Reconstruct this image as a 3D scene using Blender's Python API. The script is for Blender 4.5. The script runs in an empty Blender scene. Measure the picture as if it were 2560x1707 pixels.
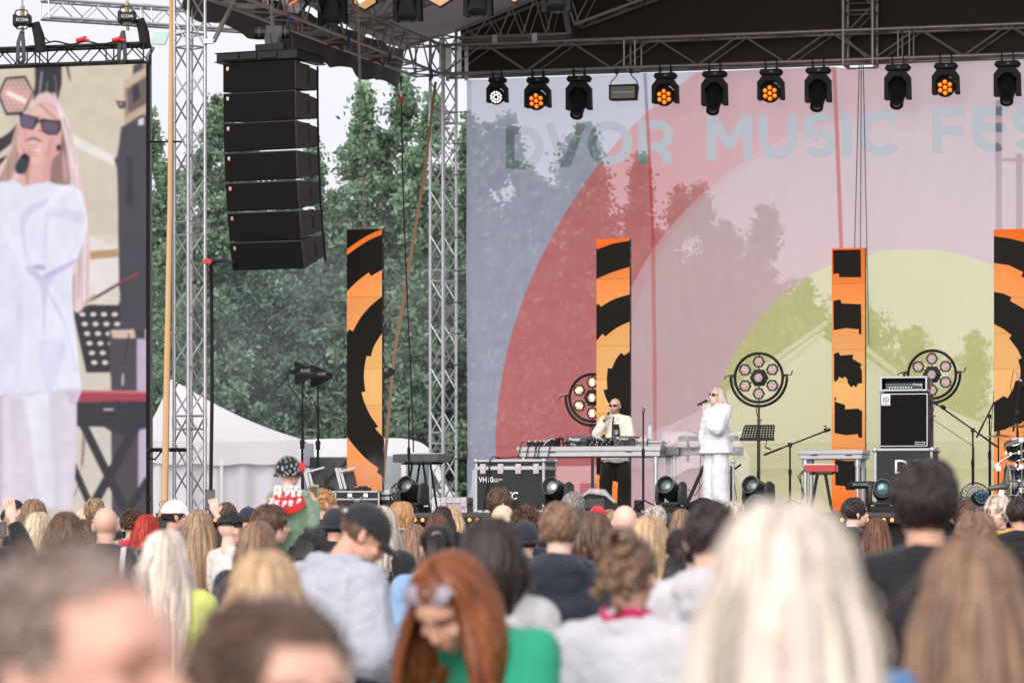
import bpy, bmesh, math, random
import numpy as np
from mathutils import Vector, Matrix, noise
random.seed(7); rng = np.random.default_rng(7)
SC = bpy.context.scene; COL = SC.collection
# ------------------------------------------------------------------ camera, world, sun, exposure
F = 8500.0; CX = 1280.0; HY = 1300.0; ZC = 1.6          # focal length and horizon of the photograph, in its own pixels
cam_d = bpy.data.cameras.new('camera'); cam = bpy.data.objects.new('camera', cam_d); COL.objects.link(cam)
cam.location = (0, 0, ZC); cam.rotation_euler = (math.radians(90), 0, 0)
cam_d.sensor_width = 36; cam_d.lens = F * 36 / 2560; cam_d.shift_y = (HY - 853.5) / 2560
cam_d.clip_start = 0.3; cam_d.clip_end = 2500
cam_d.dof.use_dof = True; cam_d.dof.focus_distance = 40; cam_d.dof.aperture_fstop = 4.2
SC.camera = cam
SUN_EL, SUN_ROT = 26, 198
wd = bpy.data.worlds.new('World'); SC.world = wd; wd.use_nodes = True
nt = wd.node_tree; bg = nt.nodes['Background']
sky = nt.nodes.new('ShaderNodeTexSky'); sky.sky_type = 'NISHITA'; sky.sun_disc = False
sky.sun_elevation = math.radians(SUN_EL); sky.sun_rotation = math.radians(SUN_ROT); sky.dust_density = 4
hs = nt.nodes.new('ShaderNodeHueSaturation'); hs.inputs['Saturation'].default_value = 0.35
cl = nt.nodes.new('ShaderNodeMix'); cl.data_type = 'RGBA'; cl.inputs[0].default_value = 0.88
cl.inputs[7].default_value = (5.1, 5.05, 5.55, 1)                # the even overcast layer over the blue
nt.links.new(sky.outputs[0], hs.inputs['Color']); nt.links.new(hs.outputs[0], cl.inputs[6]); nt.links.new(cl.outputs[2], bg.inputs['Color'])
bg.inputs['Strength'].default_value = 0.1
sl = bpy.data.lights.new('sun', 'SUN'); sl.energy = 1.5; sl.angle = math.radians(60); sl.color = (1, .93, .85)
so = bpy.data.objects.new('sun', sl); COL.objects.link(so)
az = math.radians(SUN_ROT)
sdir = Vector((math.sin(az) * math.cos(math.radians(SUN_EL)), math.cos(az) * math.cos(math.radians(SUN_EL)), math.sin(math.radians(SUN_EL))))
so.rotation_euler = sdir.to_track_quat('Z', 'Y').to_euler()
so.location = sdir * 60
vs = SC.view_settings; vs.view_transform = 'Standard'; vs.look = 'None'; vs.exposure = 0.92; vs.gamma = 1
SC.cycles.max_bounces = 8; SC.cycles.transparent_max_bounces = 24; SC.cycles.diffuse_bounces = 3
# ------------------------------------------------------------------ helpers
PI = math.pi; EXF = 2 ** 0.92
def W(px, py, Y): return Vector(((px - CX) * Y / F, Y, ZC + (HY - py) * Y / F))
def s2l(c):
    c = np.asarray(c, float) / 255.0
    return np.where(c <= .04045, c / 12.92, ((c + .055) / 1.055) ** 2.4)
def L(r, g, b): return tuple(float(x) for x in s2l((r, g, b)))
_M = {}
def M(name, col, rough=.6, metal=0, var=.12, scale=6, bump=0, bscale=60, attr=None, spec=.5, emit=None, es=1.0, sheen=0, alpha=None, transl=0, sx=(1, 1, 1)):
    if name in _M: return _M[name]
    m = bpy.data.materials.new(name); m.use_nodes = True; t = m.node_tree; b = t.nodes['Principled BSDF']
    tc = t.nodes.new('ShaderNodeTexCoord'); mp = t.nodes.new('ShaderNodeMapping'); mp.inputs['Scale'].default_value = sx
    t.links.new(tc.outputs['Object'], mp.inputs[0])
    n = t.nodes.new('ShaderNodeTexNoise'); n.inputs['Scale'].default_value = scale; n.inputs['Detail'].default_value = 5
    t.links.new(mp.outputs[0], n.inputs['Vector'])
    mx = t.nodes.new('ShaderNodeMix'); mx.data_type = 'RGBA'
    mx.inputs[6].default_value = (*[c * (1 - var) for c in col], 1); mx.inputs[7].default_value = (*[min(1, c * (1 + var)) for c in col], 1)
    t.links.new(n.outputs[0], mx.inputs[0]); out = mx.outputs[2]
    if attr:
        a = t.nodes.new('ShaderNodeAttribute'); a.attribute_name = attr
        mu = t.nodes.new('ShaderNodeMix'); mu.data_type = 'RGBA'; mu.blend_type = 'MULTIPLY'; mu.inputs[0].default_value = 1
        t.links.new(out, mu.inputs[6]); t.links.new(a.outputs['Color'], mu.inputs[7]); out = mu.outputs[2]
    t.links.new(out, b.inputs['Base Color'])
    rr = t.nodes.new('ShaderNodeMapRange'); rr.inputs[3].default_value = max(0, rough - .08); rr.inputs[4].default_value = min(1, rough + .08)
    t.links.new(n.outputs[0], rr.inputs[0]); t.links.new(rr.outputs[0], b.inputs['Roughness'])
    b.inputs['Metallic'].default_value = metal; b.inputs['Specular IOR Level'].default_value = spec
    if sheen: b.inputs['Sheen Weight'].default_value = sheen
    if bump:
        n2 = t.nodes.new('ShaderNodeTexNoise'); n2.inputs['Scale'].default_value = bscale; n2.inputs['Detail'].default_value = 3
        t.links.new(mp.outputs[0], n2.inputs['Vector'])
        bp = t.nodes.new('ShaderNodeBump'); bp.inputs['Strength'].default_value = bump; bp.inputs['Distance'].default_value = .02
        t.links.new(n2.outputs[0], bp.inputs['Height']); t.links.new(bp.outputs[0], b.inputs['Normal'])
    if emit: b.inputs['Emission Color'].default_value = (*emit, 1); b.inputs['Emission Strength'].default_value = es / EXF
    if alpha is not None: b.inputs['Alpha'].default_value = alpha
    if transl:
        tr = t.nodes.new('ShaderNodeBsdfTranslucent'); t.links.new(out, tr.inputs['Color'])
        ms = t.nodes.new('ShaderNodeMixShader'); ms.inputs[0].default_value = transl
        t.links.new(b.outputs[0], ms.inputs[1]); t.links.new(tr.outputs[0], ms.inputs[2])
        t.links.new(ms.outputs[0], t.nodes['Material Output'].inputs['Surface'])
    _M[name] = m; return m
def M_screen(name, strength=1.0, rough=.5):
    m = bpy.data.materials.new(name); m.use_nodes = True; t = m.node_tree; b = t.nodes['Principled BSDF']
    a = t.nodes.new('ShaderNodeAttribute'); a.attribute_name = 'Col'
    b.inputs['Base Color'].default_value = (.002, .002, .002, 1); b.inputs['Specular IOR Level'].default_value = .1; b.inputs['Roughness'].default_value = rough
    t.links.new(a.outputs['Color'], b.inputs['Emission Color']); b.inputs['Emission Strength'].default_value = strength / EXF
    return m
class MB:
    def __init__(s): s.v = []; s.f = []; s.m = []; s.mi = 0; s.X = None; s.c = []; s.cc = (1, 1, 1, 1)
    def add(s, vs, fs):
        n = len(s.v)
        if s.X is not None: vs = [s.X @ Vector(v) for v in vs]
        s.v += [tuple(v) for v in vs]; s.f += [tuple(i + n for i in f) for f in fs]; s.m += [s.mi] * len(fs); s.c += [s.cc] * len(vs)
        return s
    def box(s, c, sz, R=None):
        c = Vector(c); hx, hy, hz = sz[0] / 2, sz[1] / 2, sz[2] / 2; vs = []
        for z in (-hz, hz):
            for x, y in ((-hx, -hy), (hx, -hy), (hx, hy), (-hx, hy)):
                p = Vector((x, y, z)); vs.append(c + (R @ p if R else p))
        return s.add(vs, [(0, 3, 2, 1), (4, 5, 6, 7), (0, 1, 5, 4), (1, 2, 6, 5), (2, 3, 7, 6), (3, 0, 4, 7)])
    def bar(s, p0, p1, w, h, up=(0, 0, 1)):
        p0 = Vector(p0); p1 = Vector(p1); a = (p1 - p0); ln = a.length; a.normalize(); up = Vector(up)
        if abs(a.dot(up)) > .98: up = Vector((0, 1, 0))
        x = a.cross(up).normalized(); z = x.cross(a)
        R = Matrix((x, a, z)).transposed()
        return s.box((p0 + p1) / 2, (w, ln, h), R)
    def tube(s, p0, p1, r0, r1=None, n=8, cap=True):
        return s.path([p0, p1], [r0, r0 if r1 is None else r1], n, cap=cap)
    def path(s, pts, r, n=6, closed=False, cap=True, flat=1.0, up=(0, 0, 1)):
        pts = [Vector(p) for p in pts]; k = len(pts)
        rs = r if isinstance(r, (list, tuple)) else [r] * k
        vs = []; prevx = None
        for i, p in enumerate(pts):
            a = (pts[(i + 1) % k] - pts[i - 1]) if closed else (pts[min(i + 1, k - 1)] - pts[max(i - 1, 0)])
            if a.length < 1e-9: a = Vector((0, 0, 1))
            a.normalize()
            if prevx is None:
                u = Vector(up)
                if abs(a.dot(u)) > .95: u = Vector((0, 1, 0))
                x = a.cross(u).normalized()
            else:
                x = (prevx - a * prevx.dot(a))
                x = x.normalized() if x.length > 1e-6 else a.orthogonal().normalized()
            prevx = x; y = x.cross(a)
            for j in range(n):
                t = 2 * PI * j / n
                vs.append(p + x * (math.cos(t) * rs[i]) + y * (math.sin(t) * rs[i] * flat))
        fs = []
        for i in range(k if closed else k - 1):
            i2 = (i + 1) % k
            for j in range(n):
                j2 = (j + 1) % n; fs.append((i * n + j, i * n + j2, i2 * n + j2, i2 * n + j))
        if cap and not closed:
            fs.append(tuple(range(n - 1, -1, -1))); fs.append(tuple((k - 1) * n + j for j in range(n)))
        return s.add(vs, fs)
    def ring(s, c, R, r, ax=(0, 1, 0), a0=0, a1=2 * PI, n=40, m=8, flat=1.0):
        c = Vector(c); q = Vector((0, 1, 0)).rotation_difference(Vector(ax)); full = abs(a1 - a0 - 2 * PI) < 1e-6
        pts = [c + q @ Vector((math.cos(a0 + (a1 - a0) * i / n) * R, 0, math.sin(a0 + (a1 - a0) * i / n) * R)) for i in range(n if full else n + 1)]
        return s.path(pts, r, m, closed=full, flat=flat, up=ax)
    def lathe(s, prof, o=(0, 0, 0), ax=(0, 0, 1), n=20):
        o = Vector(o); q = Vector((0, 0, 1)).rotation_difference(Vector(ax)); vs = []; k = len(prof)
        for r, z in prof:
            for j in range(n):
                t = 2 * PI * j / n; vs.append(o + q @ Vector((r * math.cos(t), r * math.sin(t), z)))
        fs = [(i * n + j, i * n + (j + 1) % n, (i + 1) * n + (j + 1) % n, (i + 1) * n + j) for i in range(k - 1) for j in range(n)]
        if prof[0][0] > 1e-5: fs.append(tuple(range(n - 1, -1, -1)))
        if prof[-1][0] > 1e-5: fs.append(tuple((k - 1) * n + j for j in range(n)))
        return s.add(vs, fs)
    def ell(s, c, r, R=None, nu=16, nv=10):
        c = Vector(c)
        if isinstance(r, (int, float)): r = (r, r, r)
        vs = [];
        for i in range(nv + 1):
            ph = PI * i / nv
            for j in range(nu):
                t = 2 * PI * j / nu; p = Vector((r[0] * math.sin(ph) * math.cos(t), r[1] * math.sin(ph) * math.sin(t), r[2] * math.cos(ph)))
                vs.append(c + (R @ p if R else p))
        fs = [(i * nu + j, (i + 1) * nu + j, (i + 1) * nu + (j + 1) % nu, i * nu + (j + 1) % nu) for i in range(nv) for j in range(nu)]
        return s.add(vs, fs)
    def prism(s, poly, h, o=(0, 0, 0), ux=(1, 0, 0), uy=(0, 0, 1)):
        o = Vector(o); ux = Vector(ux); uy = Vector(uy); uz = ux.cross(uy).normalized(); n = len(poly)
        a = [o + ux * x + uy * y - uz * (h / 2) for x, y in poly]; b = [p + uz * h for p in a]
        return s.add(a + b, [tuple(range(n - 1, -1, -1)), tuple(range(n, 2 * n))] + [(i, (i + 1) % n, n + (i + 1) % n, n + i) for i in range(n)])
    def build(s, name, mats, parent=None, world=False, bev=0, label=None, kind=None, col=False, ang=40, smooth=True):
        off = parent.location if (world and parent is not None) else Vector((0, 0, 0))
        me = bpy.data.meshes.new(name)
        me.from_pydata([tuple(Vector(v) - off) for v in s.v] if world else s.v, [], s.f); me.validate()
        if not isinstance(mats, (list, tuple)): mats = [mats]
        for m in mats: me.materials.append(m)
        if len(mats) > 1 and len(me.polygons) == len(s.m): me.polygons.foreach_set('material_index', s.m)
        if col:
            ca = me.color_attributes.new('Col', 'FLOAT_COLOR', 'POINT'); ca.data.foreach_set('color', np.array(s.c, np.float32).ravel())
        if smooth:
            me.polygons.foreach_set('use_smooth', [True] * len(me.polygons)); me.set_sharp_from_angle(angle=math.radians(ang))
        me.update()
        o = bpy.data.objects.new(name, me); COL.objects.link(o)
        if parent is not None: o.parent = parent
        if bev:
            b = o.modifiers.new('bevel', 'BEVEL'); b.width = bev; b.segments = 2; b.limit_method = 'ANGLE'
        if label: o['label'] = label
        if kind: o['kind'] = kind
        return o
def thing(name, label, cat, loc=(0, 0, 0), rz=0, group=None):
    o = bpy.data.objects.new(name, None); COL.objects.link(o); o.empty_display_size = .2
    o.location = loc; o.rotation_euler = (0, 0, rz); o['label'] = label; o['category'] = cat
    if group: o['group'] = group
    return o
def tag(o, label=None, cat=None, group=None, kind=None):
    if label: o['label'] = label
    if cat: o['category'] = cat
    if group: o['group'] = group
    if kind: o['kind'] = kind
    return o
def dup(root, loc, rz=None, label=None, group=None, scale=None):
    r = root.copy(); COL.objects.link(r); r.location = loc
    if rz is not None: r.rotation_euler = (0, 0, rz)
    if label: r['label'] = label
    if group: r['group'] = group
    if scale: r.scale = (scale,) * 3
    for ch in list(root.children):
        c = ch.copy(); COL.objects.link(c); c.parent = r
        for g in ch.children:
            d = g.copy(); COL.objects.link(d); d.parent = c
    return r
def text(name, s, size, mat, parent, loc, rz=0, rx=90, thick=.001, bold=0, shear=0, xscale=1, align='LEFT', label=None):
    cu = bpy.data.curves.new(name, 'FONT'); cu.body = s; cu.size = size; cu.extrude = thick; cu.offset = bold; cu.shear = shear; cu.align_x = align
    t = bpy.data.objects.new(name, cu); COL.objects.link(t); bpy.context.view_layer.update()
    me = bpy.data.meshes.new_from_object(t.evaluated_get(bpy.context.evaluated_depsgraph_get()))
    bpy.data.objects.remove(t); me.name = name; me.materials.clear(); me.materials.append(mat)
    o = bpy.data.objects.new(name, me); COL.objects.link(o); o.parent = parent
    o.location = loc; o.rotation_euler = (math.radians(rx), 0, rz); o.scale = (xscale, 1, 1)
    if label: o['label'] = label
    return o
def grid_mesh(name, P, C, mat, parent, thick=None):
    ny, nx = P.shape[:2]; me = bpy.data.meshes.new(name)
    idx = np.arange(nx * ny).reshape(ny, nx)
    q = np.stack([idx[:-1, :-1], idx[:-1, 1:], idx[1:, 1:], idx[1:, :-1]], -1).reshape(-1, 4)
    me.vertices.add(nx * ny); me.vertices.foreach_set('co', P.astype(np.float32).ravel())
    me.loops.add(q.size); me.loops.foreach_set('vertex_index', q.ravel().astype(np.int32))
    me.polygons.add(len(q)); me.polygons.foreach_set('loop_start', (np.arange(len(q)) * 4).astype(np.int32))
    me.update(calc_edges=True)
    ca = me.color_attributes.new('Col', 'FLOAT_COLOR', 'POINT'); ca.data.foreach_set('color', C.astype(np.float32).ravel())
    me.polygons.foreach_set('use_smooth', [True] * len(q)); me.materials.append(mat); me.validate()
    o = bpy.data.objects.new(name, me); COL.objects.link(o); o.parent = parent
    return o
# soft polygon / stroke rasteriser used for the pictures printed on the banner and shown on the LED panels
def inpoly(X, Y, poly):
    c = np.zeros(X.shape, bool); n = len(poly)
    for i in range(n):
        x0, y0 = poly[i]; x1, y1 = poly[i - 1]
        with np.errstate(divide='ignore', invalid='ignore'):
            k = ((y0 > Y) != (y1 > Y)) & (X < (x1 - x0) * (Y - y0) / ((y1 - y0) if y1 != y0 else 1e-9) + x0)
        c ^= k
    return c
def segdist(X, Y, a, b):
    ax, ay = a; bx, by = b; dx, dy = bx - ax, by - ay; t = np.clip(((X - ax) * dx + (Y - ay) * dy) / (dx * dx + dy * dy + 1e-9), 0, 1)
    return np.hypot(X - ax - t * dx, Y - ay - t * dy)
def polymask(X, Y, poly, f=1.2):
    d = np.full(X.shape, 1e9)
    for i in range(len(poly)): d = np.minimum(d, segdist(X, Y, poly[i - 1], poly[i]))
    sd = np.where(inpoly(X, Y, poly), d, -d)
    return np.clip(sd / f + .5, 0, 1)
def smoothpoly(pts, k=6, closed=True):
    n = len(pts); out = []
    for i in range(n if closed else n - 1):
        p0, p1, p2, p3 = (np.array(pts[(i + j - 1) % n] if closed else pts[min(max(i + j - 1, 0), n - 1)], float) for j in range(4))
        for t in np.arange(k) / k:
            out.append(tuple(.5 * ((2 * p1) + (-p0 + p2) * t + (2 * p0 - 5 * p1 + 4 * p2 - p3) * t * t + (-p0 + 3 * p1 - 3 * p2 + p3) * t ** 3)))
    if not closed: out.append(tuple(pts[-1]))
    return out
# ------------------------------------------------------------------ common materials
ALU = M('aluminium', (.58, .58, .61), .42, .72, .15, 5)
ALUD = M('aged_aluminium', (.36, .33, .32), .45, .7, .2, 5)
BLK = M('black_plastic', (.009, .0085, .009), .55, 0, .25, 10, spec=.3)
BLKM = M('black_metal', (.012, .0115, .012), .42, .2, .2, 10, spec=.3)
BLKC = M('black_fabric', (.010, .0095, .010), .9, 0, .3, 8)
GRY = M('grey_metal', (.13, .13, .14), .45, .4)
WHT = M('white_print', (.8, .8, .8), .6)
YAW = math.radians(-15); RV = Vector((math.cos(YAW), math.sin(YAW), 0)); DV = Vector((-math.sin(YAW), math.cos(YAW), 0))
C0 = Vector(((1108 - CX) * 56 / F, 56, 0))
def ST(u, v, z): return C0 + RV * u + DV * v + Vector((0, 0, z))
ZS = 1.70                                                        # stage floor
# ------------------------------------------------------------------ setting
g = MB(); g.add([(-900, -60, 0), (900, -60, 0), (900, 1500, 0), (-900, 1500, 0)], [(0, 1, 2, 3)])
tag(g.build('ground', M('trodden_grass', (.10, .11, .06), .95, 0, .4, .6)), kind='structure')
g = MB(); g.add([ST(-8, -16, .004), ST(22, -16, .004), ST(22, 14, .004), ST(-8, 14, .004)], [(0, 1, 2, 3)])
g.add([(-14, -3, .004), (14, -3, .004), (14, 38, .004), (-14, 38, .004)], [(0, 1, 2, 3)])
tag(g.build('paving', M('grey_paving', (.18, .175, .17), .9, 0, .25, 2)), kind='structure')
# ------------------------------------------------------------------ trusses
def truss(root, A, B, w, h, up, bay, rc, rd, mat, secs=(), skip=()):
    A = Vector(A); B = Vector(B); a = (B - A); ln = a.length; a.normalize(); up = Vector(up); e1 = a.cross(up).normalized(); e2 = e1.cross(a).normalized()
    cs = [(-1, -1), (1, -1), (1, 1), (-1, 1)]
    off = [e1 * (w / 2 * i) + e2 * (h / 2 * j) for i, j in cs]
    for o in off:
        m = MB(); m.tube(A + o, B + o, rc, n=10)
        for t in secs:
            for d in (-.035, .035): m.tube(A + a * (t + d) + o - a * .03, A + a * (t + d) + o + a * .03, rc * 1.25, n=10)
        m.build('chord', mat, root, world=True)
    b = MB(); nb = max(2, int(round(ln / bay)))
    for k in range(4):
        p, q = off[k], off[(k + 1) % 4]
        for i in range(nb):
            t0, t1 = ln * i / nb, ln * (i + 1) / nb; s0 = p if (i + k // 2) % 2 == 0 else q; s1 = q if s0 is p else p
            b.tube(A + a * t0 + s0, A + a * t1 + s1, rd, n=6)
        for t in [0, ln]: b.tube(A + a * t + p, A + a * t + q, rd * 1.2, n=6)
        for t in secs:
            for d in (-.09, .09): b.tube(A + a * (t + d) + p, A + a * (t + d) + q, rd * 1.1, n=6)
    b.build('bracing', mat, root, world=True)
# towers
def tower(px, Y, top, label, mat):
    P = W(px, 0, Y); t = thing('truss_tower', label, 'truss tower', (P.x, Y, 0))
    truss(t, (P.x, Y, .12), (P.x, Y, top), .30, .30, (DV * .86 + RV * .5).normalized(), .36, .026, .0125, mat, secs=[x for x in (2.83, 5.5, 8.1) if x < top - .3])
    m = MB(); m.box((0, 0, .06), (.7, .7, .10)); m.build('base_plate', GRY, t, bev=.01)
    return t
tower(474, 47, 9.6, 'silver truss tower standing between the big LED screen and the hanging speaker column', ALU)
tower(1108, 56, 9.55, 'silver truss tower at the left edge of the printed backdrop', ALU)
# side truss of the roof (left), back truss, king post
t = thing('roof_truss', 'grey box truss running overhead from the backdrop corner towards the viewer, above the speaker column', 'truss', ST(0, 0, 8.9))
truss(t, ST(-.25, .1, 9.17), ST(-.25, -12.6, 8.93), .5, .48, (0, 0, 1), .46, .026, .013, ALUD, secs=(3, 6, 9))
m = MB()
for v in (-2.5, -4.6, -7.2):
    z = 9.17 - .019 * -v - .28
    pts = [ST(-.5 + .5 * k / 6, v + .25 * math.sin(k), z + .05 * math.sin(k * 2.1)) for k in range(7)]
    m.path(pts, .018, 5)
m.build('strap', M('orange_strap', L(120, 75, 40), .8), t, world=True)
for v in (-.8, -3.1, -5.2, -8.0): p = ST(0.02, v, 9.17 - .019 * -v - .22); m = MB(); m.path([p, p + Vector((.02, 0, -.10)), p + Vector((-.02, 0, -.2))], .022, 5, flat=.5); m.build('blue_tie', M('blue_tape', L(35, 55, 120), .6), t, world=True)
t = thing('roof_truss', 'long grey box truss across the top of the backdrop carrying the row of moving lights', 'truss', ST(0, 0, 8.9))
truss(t, ST(.05, 0, 9.145), ST(15, 0, 9.145), .47, .47, (0, 0, 1), .72, .028, .014, ALUD, secs=(3.15, 7.6, 12))
m = MB()
for u, w_ in ((.02, .06), (.34, .05)):
    for dv in (-.2, .2): m.bar(ST(u, dv, 8.85), ST(u, dv, 9.45), .06, .05)
m.bar(ST(.12, -.1, 8.9), ST(.12, -.1, 9.42), .1, .04); m.build('corner_plate', ALU, t, world=True)
t = thing('roof_truss', 'upright truss post rising from the middle of the back truss into the dark gable', 'truss', ST(6.92, 0, 8.8))
truss(t, ST(6.92, 0, 8.83), ST(6.92, 0, 11.6), .47, .47, DV, .5, .03, .013, ALUD, secs=(.95,))
# corner wedge and rafters
def wedge(sg, name, label):
    U = (lambda u: u) if sg > 0 else (lambda u: 13.84 - u)
    t = thing(name, label, 'truss', ST(U(.5), 0, 9.4)); m = MB()
    for dv in (-.2, .2):
        A, B = ST(U(.28), dv, 9.50), ST(U(2.15), dv, 9.50); A2, B2 = ST(U(.28), dv, 9.61), ST(U(2.15), dv, 10.28)
        m.tube(A, B, .026); m.tube(A2, B2, .026); m.tube(A, A2, .026)
        for i in range(4):
            t0 = .35 + .4 * i; pa = ST(U(t0 + .25), dv, 9.50); pb = ST(U(t0 + .45), dv, 9.61 + .358 * (t0 + .17)); pc = ST(U(t0 + .05 + .02), dv, 9.61 + .358 * (t0 - .2))
            m.tube(pa, pb, .013); m.tube(pa, pc, .013)
    for u in (.28, 1.0, 1.8): m.tube(ST(U(u), -.2, 9.5), ST(U(u), .2, 9.5), .013)
    m.build('frame', ALUD, t, world=True)
    for u in (.95, 1.62): m = MB(); m.box(ST(U(u), -.235, 9.44), (.09, .05, .16), Matrix.Rotation(YAW, 3, 'Z')); m.build('clamp', ALU, t, world=True)
    m = MB(); m.bar(ST(U(2.2), 0, 9.48), ST(U(2.0), 0, 10.5), .09, .5, up=DV); m.build('plate', GRY, t, world=True)
    t = thing('roof_rafter', label.replace('wedge shaped corner frame', 'sloping rafter truss'), 'truss', ST(U(2.2), 0, 9.7))
    truss(t, ST(U(2.2), 0, 9.88), ST(U(6.7), 0, 11.33), .42, .5, (0, 0, 1), .55, .028, .013, ALUD)
wedge(1, 'roof_truss', 'wedge shaped corner frame clamped on the left end of the back truss')
wedge(-1, 'roof_truss', 'wedge shaped corner frame at the far right end of the back truss')
# white overhead truss top left with its brace
t = thing('overhead_truss', 'bright silver box truss crossing the sky at the top left above the LED screen', 'truss', W(110, 30, 49))
A = W(112, 24, 49.5); B = W(632, 58, 51.5); truss(t, A, B, .26, .26, (0, 0, 1), .3, .024, .010, ALU, secs=(1.6,))
t = thing('brace', 'silver diagonal strut joining the tower to the overhead truss', 'strut', W(530, 105, 47))
m = MB(); m.tube(W(535, 103, 46.9), W(598, -25, 47.6), .033, n=10); m.build('tube', ALUD, t, world=True)
m = MB(); m.box(W(521, 104, 46.9), (.13, .08, .06)); m.tube(W(525, 104, 46.9), W(537, 102, 46.9), .025); m.build('clamp', ALU, t, world=True)
# front lighting truss above the frame's top
t = thing('lighting_truss', 'grey box truss high above the stage carrying the hexagonal lamps', 'truss', W(700, -70, 50))
UF = [ST(.3, -6.2, 9.62), ST(13.5, -6.2, 9.62)]
truss(t, UF[0], UF[1], .4, .4, (0, 0, 1), .45, .026, .012, ALUD, secs=(3, 6, 9))
# rafter seen under the left roof plane
t = thing('roof_rafter', 'thin grey truss under the left slope of the roof fabric near the top edge', 'truss', ST(.2, -3, 9.4))
truss(t, ST(-.1, -3.6, 9.45), ST(6.9, -3.6, 11.45), .3, .3, (0, 0, 1), .42, .022, .011, ALUD)
# canopy
def roofz(u): return 9.42 + .325 * min(u + .8, 14.6 - (u - .02)) if True else 0
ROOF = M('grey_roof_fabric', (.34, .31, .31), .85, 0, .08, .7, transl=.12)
GAB = M('dark_gable_fabric', (.045, .032, .024), .9, 0, .25, .8)
t = thing('stage_roof', 'dark fabric canopy stretched over the whole stage with a drooping hem on the left', 'stage roof', ST(0, 0, 9.3))
nu, nv = 60, 60
def sheet(fn, nu, nv):
    m = MB(); vs = [fn(i / (nu - 1), j / (nv - 1)) for j in range(nv) for i in range(nu)]
    return m.add(vs, [(j * nu + i, j * nu + i + 1, (j + 1) * nu + i + 1, (j + 1) * nu + i) for j in range(nv - 1) for i in range(nu - 1)])
def rf(a, b):
    u = -.8 + 15.4 * a; v = -9.9 + 10.25 * b; sag = -.05 * abs(math.sin(v * 2.1)) - .04 * noise.noise(Vector((u * 1.1, v * .8, 0)))
    return ST(u, v, roofz(u) + sag)
m = sheet(rf, nu, nv); m.build('canopy', ROOF, t, world=True)
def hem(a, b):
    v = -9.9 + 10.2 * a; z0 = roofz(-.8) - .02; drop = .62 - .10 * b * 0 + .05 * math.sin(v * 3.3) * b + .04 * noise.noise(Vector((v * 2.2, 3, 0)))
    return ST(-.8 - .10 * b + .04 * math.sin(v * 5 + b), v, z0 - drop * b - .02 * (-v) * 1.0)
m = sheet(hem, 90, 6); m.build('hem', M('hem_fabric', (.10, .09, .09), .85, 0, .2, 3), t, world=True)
def gab(a, b):
    u = .2 + 14.6 * a; z0 = 8.94; z1 = roofz(u) - .03
    return ST(u, .33 + .05 * math.sin(u * 1.7 + b * 3) + .05 * noise.noise(Vector((u, b * 2, 5))), z0 + (z1 - z0) * b)
m = sheet(gab, 80, 16); m.build('gable', GAB, t, world=True)
# ------------------------------------------------------------------ stage
t = thing('stage', 'black raised stage platform the performers stand on', 'stage', ST(6, -6, 0))
m = MB(); R = Matrix.Rotation(YAW, 3, 'Z'); m.box(ST(7.0, -5.4, ZS - .06), (15.2, 12.4, .12), R); m.build('deck', M('stage_deck', (.06, .055, .05), .7, 0, .3, 3), t, world=True, bev=.01)
m = MB(); m.box(ST(7.0, -11.55, (ZS - .13) / 2), (15.1, .05, ZS - .14), R); m.box(ST(-.55, -5.4, (ZS - .13) / 2), (.05, 12.2, ZS - .14), R); m.build('skirt', BLKC, t, world=True)
m = MB()
for u in np.arange(-.4, 14.2, 2.1):
    for v in (-11.2, -8, -4.6, -1, .5): m.tube(ST(u, v, 0), ST(u, v, ZS - .13), .03)
m.build('legs', GRY, t, world=True)
# ------------------------------------------------------------------ printed backdrop
BV = .26
def SP0(px, v, z=0.0):
    k = (px - CX) / F; P = C0 + DV * v; u = (k * P.y - P.x) / (RV.x - k * RV.y); q = P + RV * u; q.z = z; return q
def plane_uv(px, py, base, v0):
    """picture position -> (u, z) on the vertical plane through base with direction RV"""
    k = (px - CX) / F; P = base + DV * v0
    u = (k * P.y - P.x) / (RV.x - k * RV.y); Y = P.y + RV.y * u
    return u, ZC + (HY - py) * Y / F
def plane_px(u, z, base, v0):
    P = base + DV * v0; X = P.x + RV.x * u; Y = P.y + RV.y * u
    return CX + X * F / Y, HY - (z - ZC) * F / Y
def circ(p, q, r):
    (x1, y1), (x2, y2), (x3, y3) = p, q, r; a = np.array([[x1, y1, 1], [x2, y2, 1], [x3, y3, 1]], float); b = -np.array([x1 * x1 + y1 * y1, x2 * x2 + y2 * y2, x3 * x3 + y3 * y3], float)
    D, E, G = np.linalg.solve(a, b); return -D / 2, -E / 2, math.sqrt(D * D / 4 + E * E / 4 - G)
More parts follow.
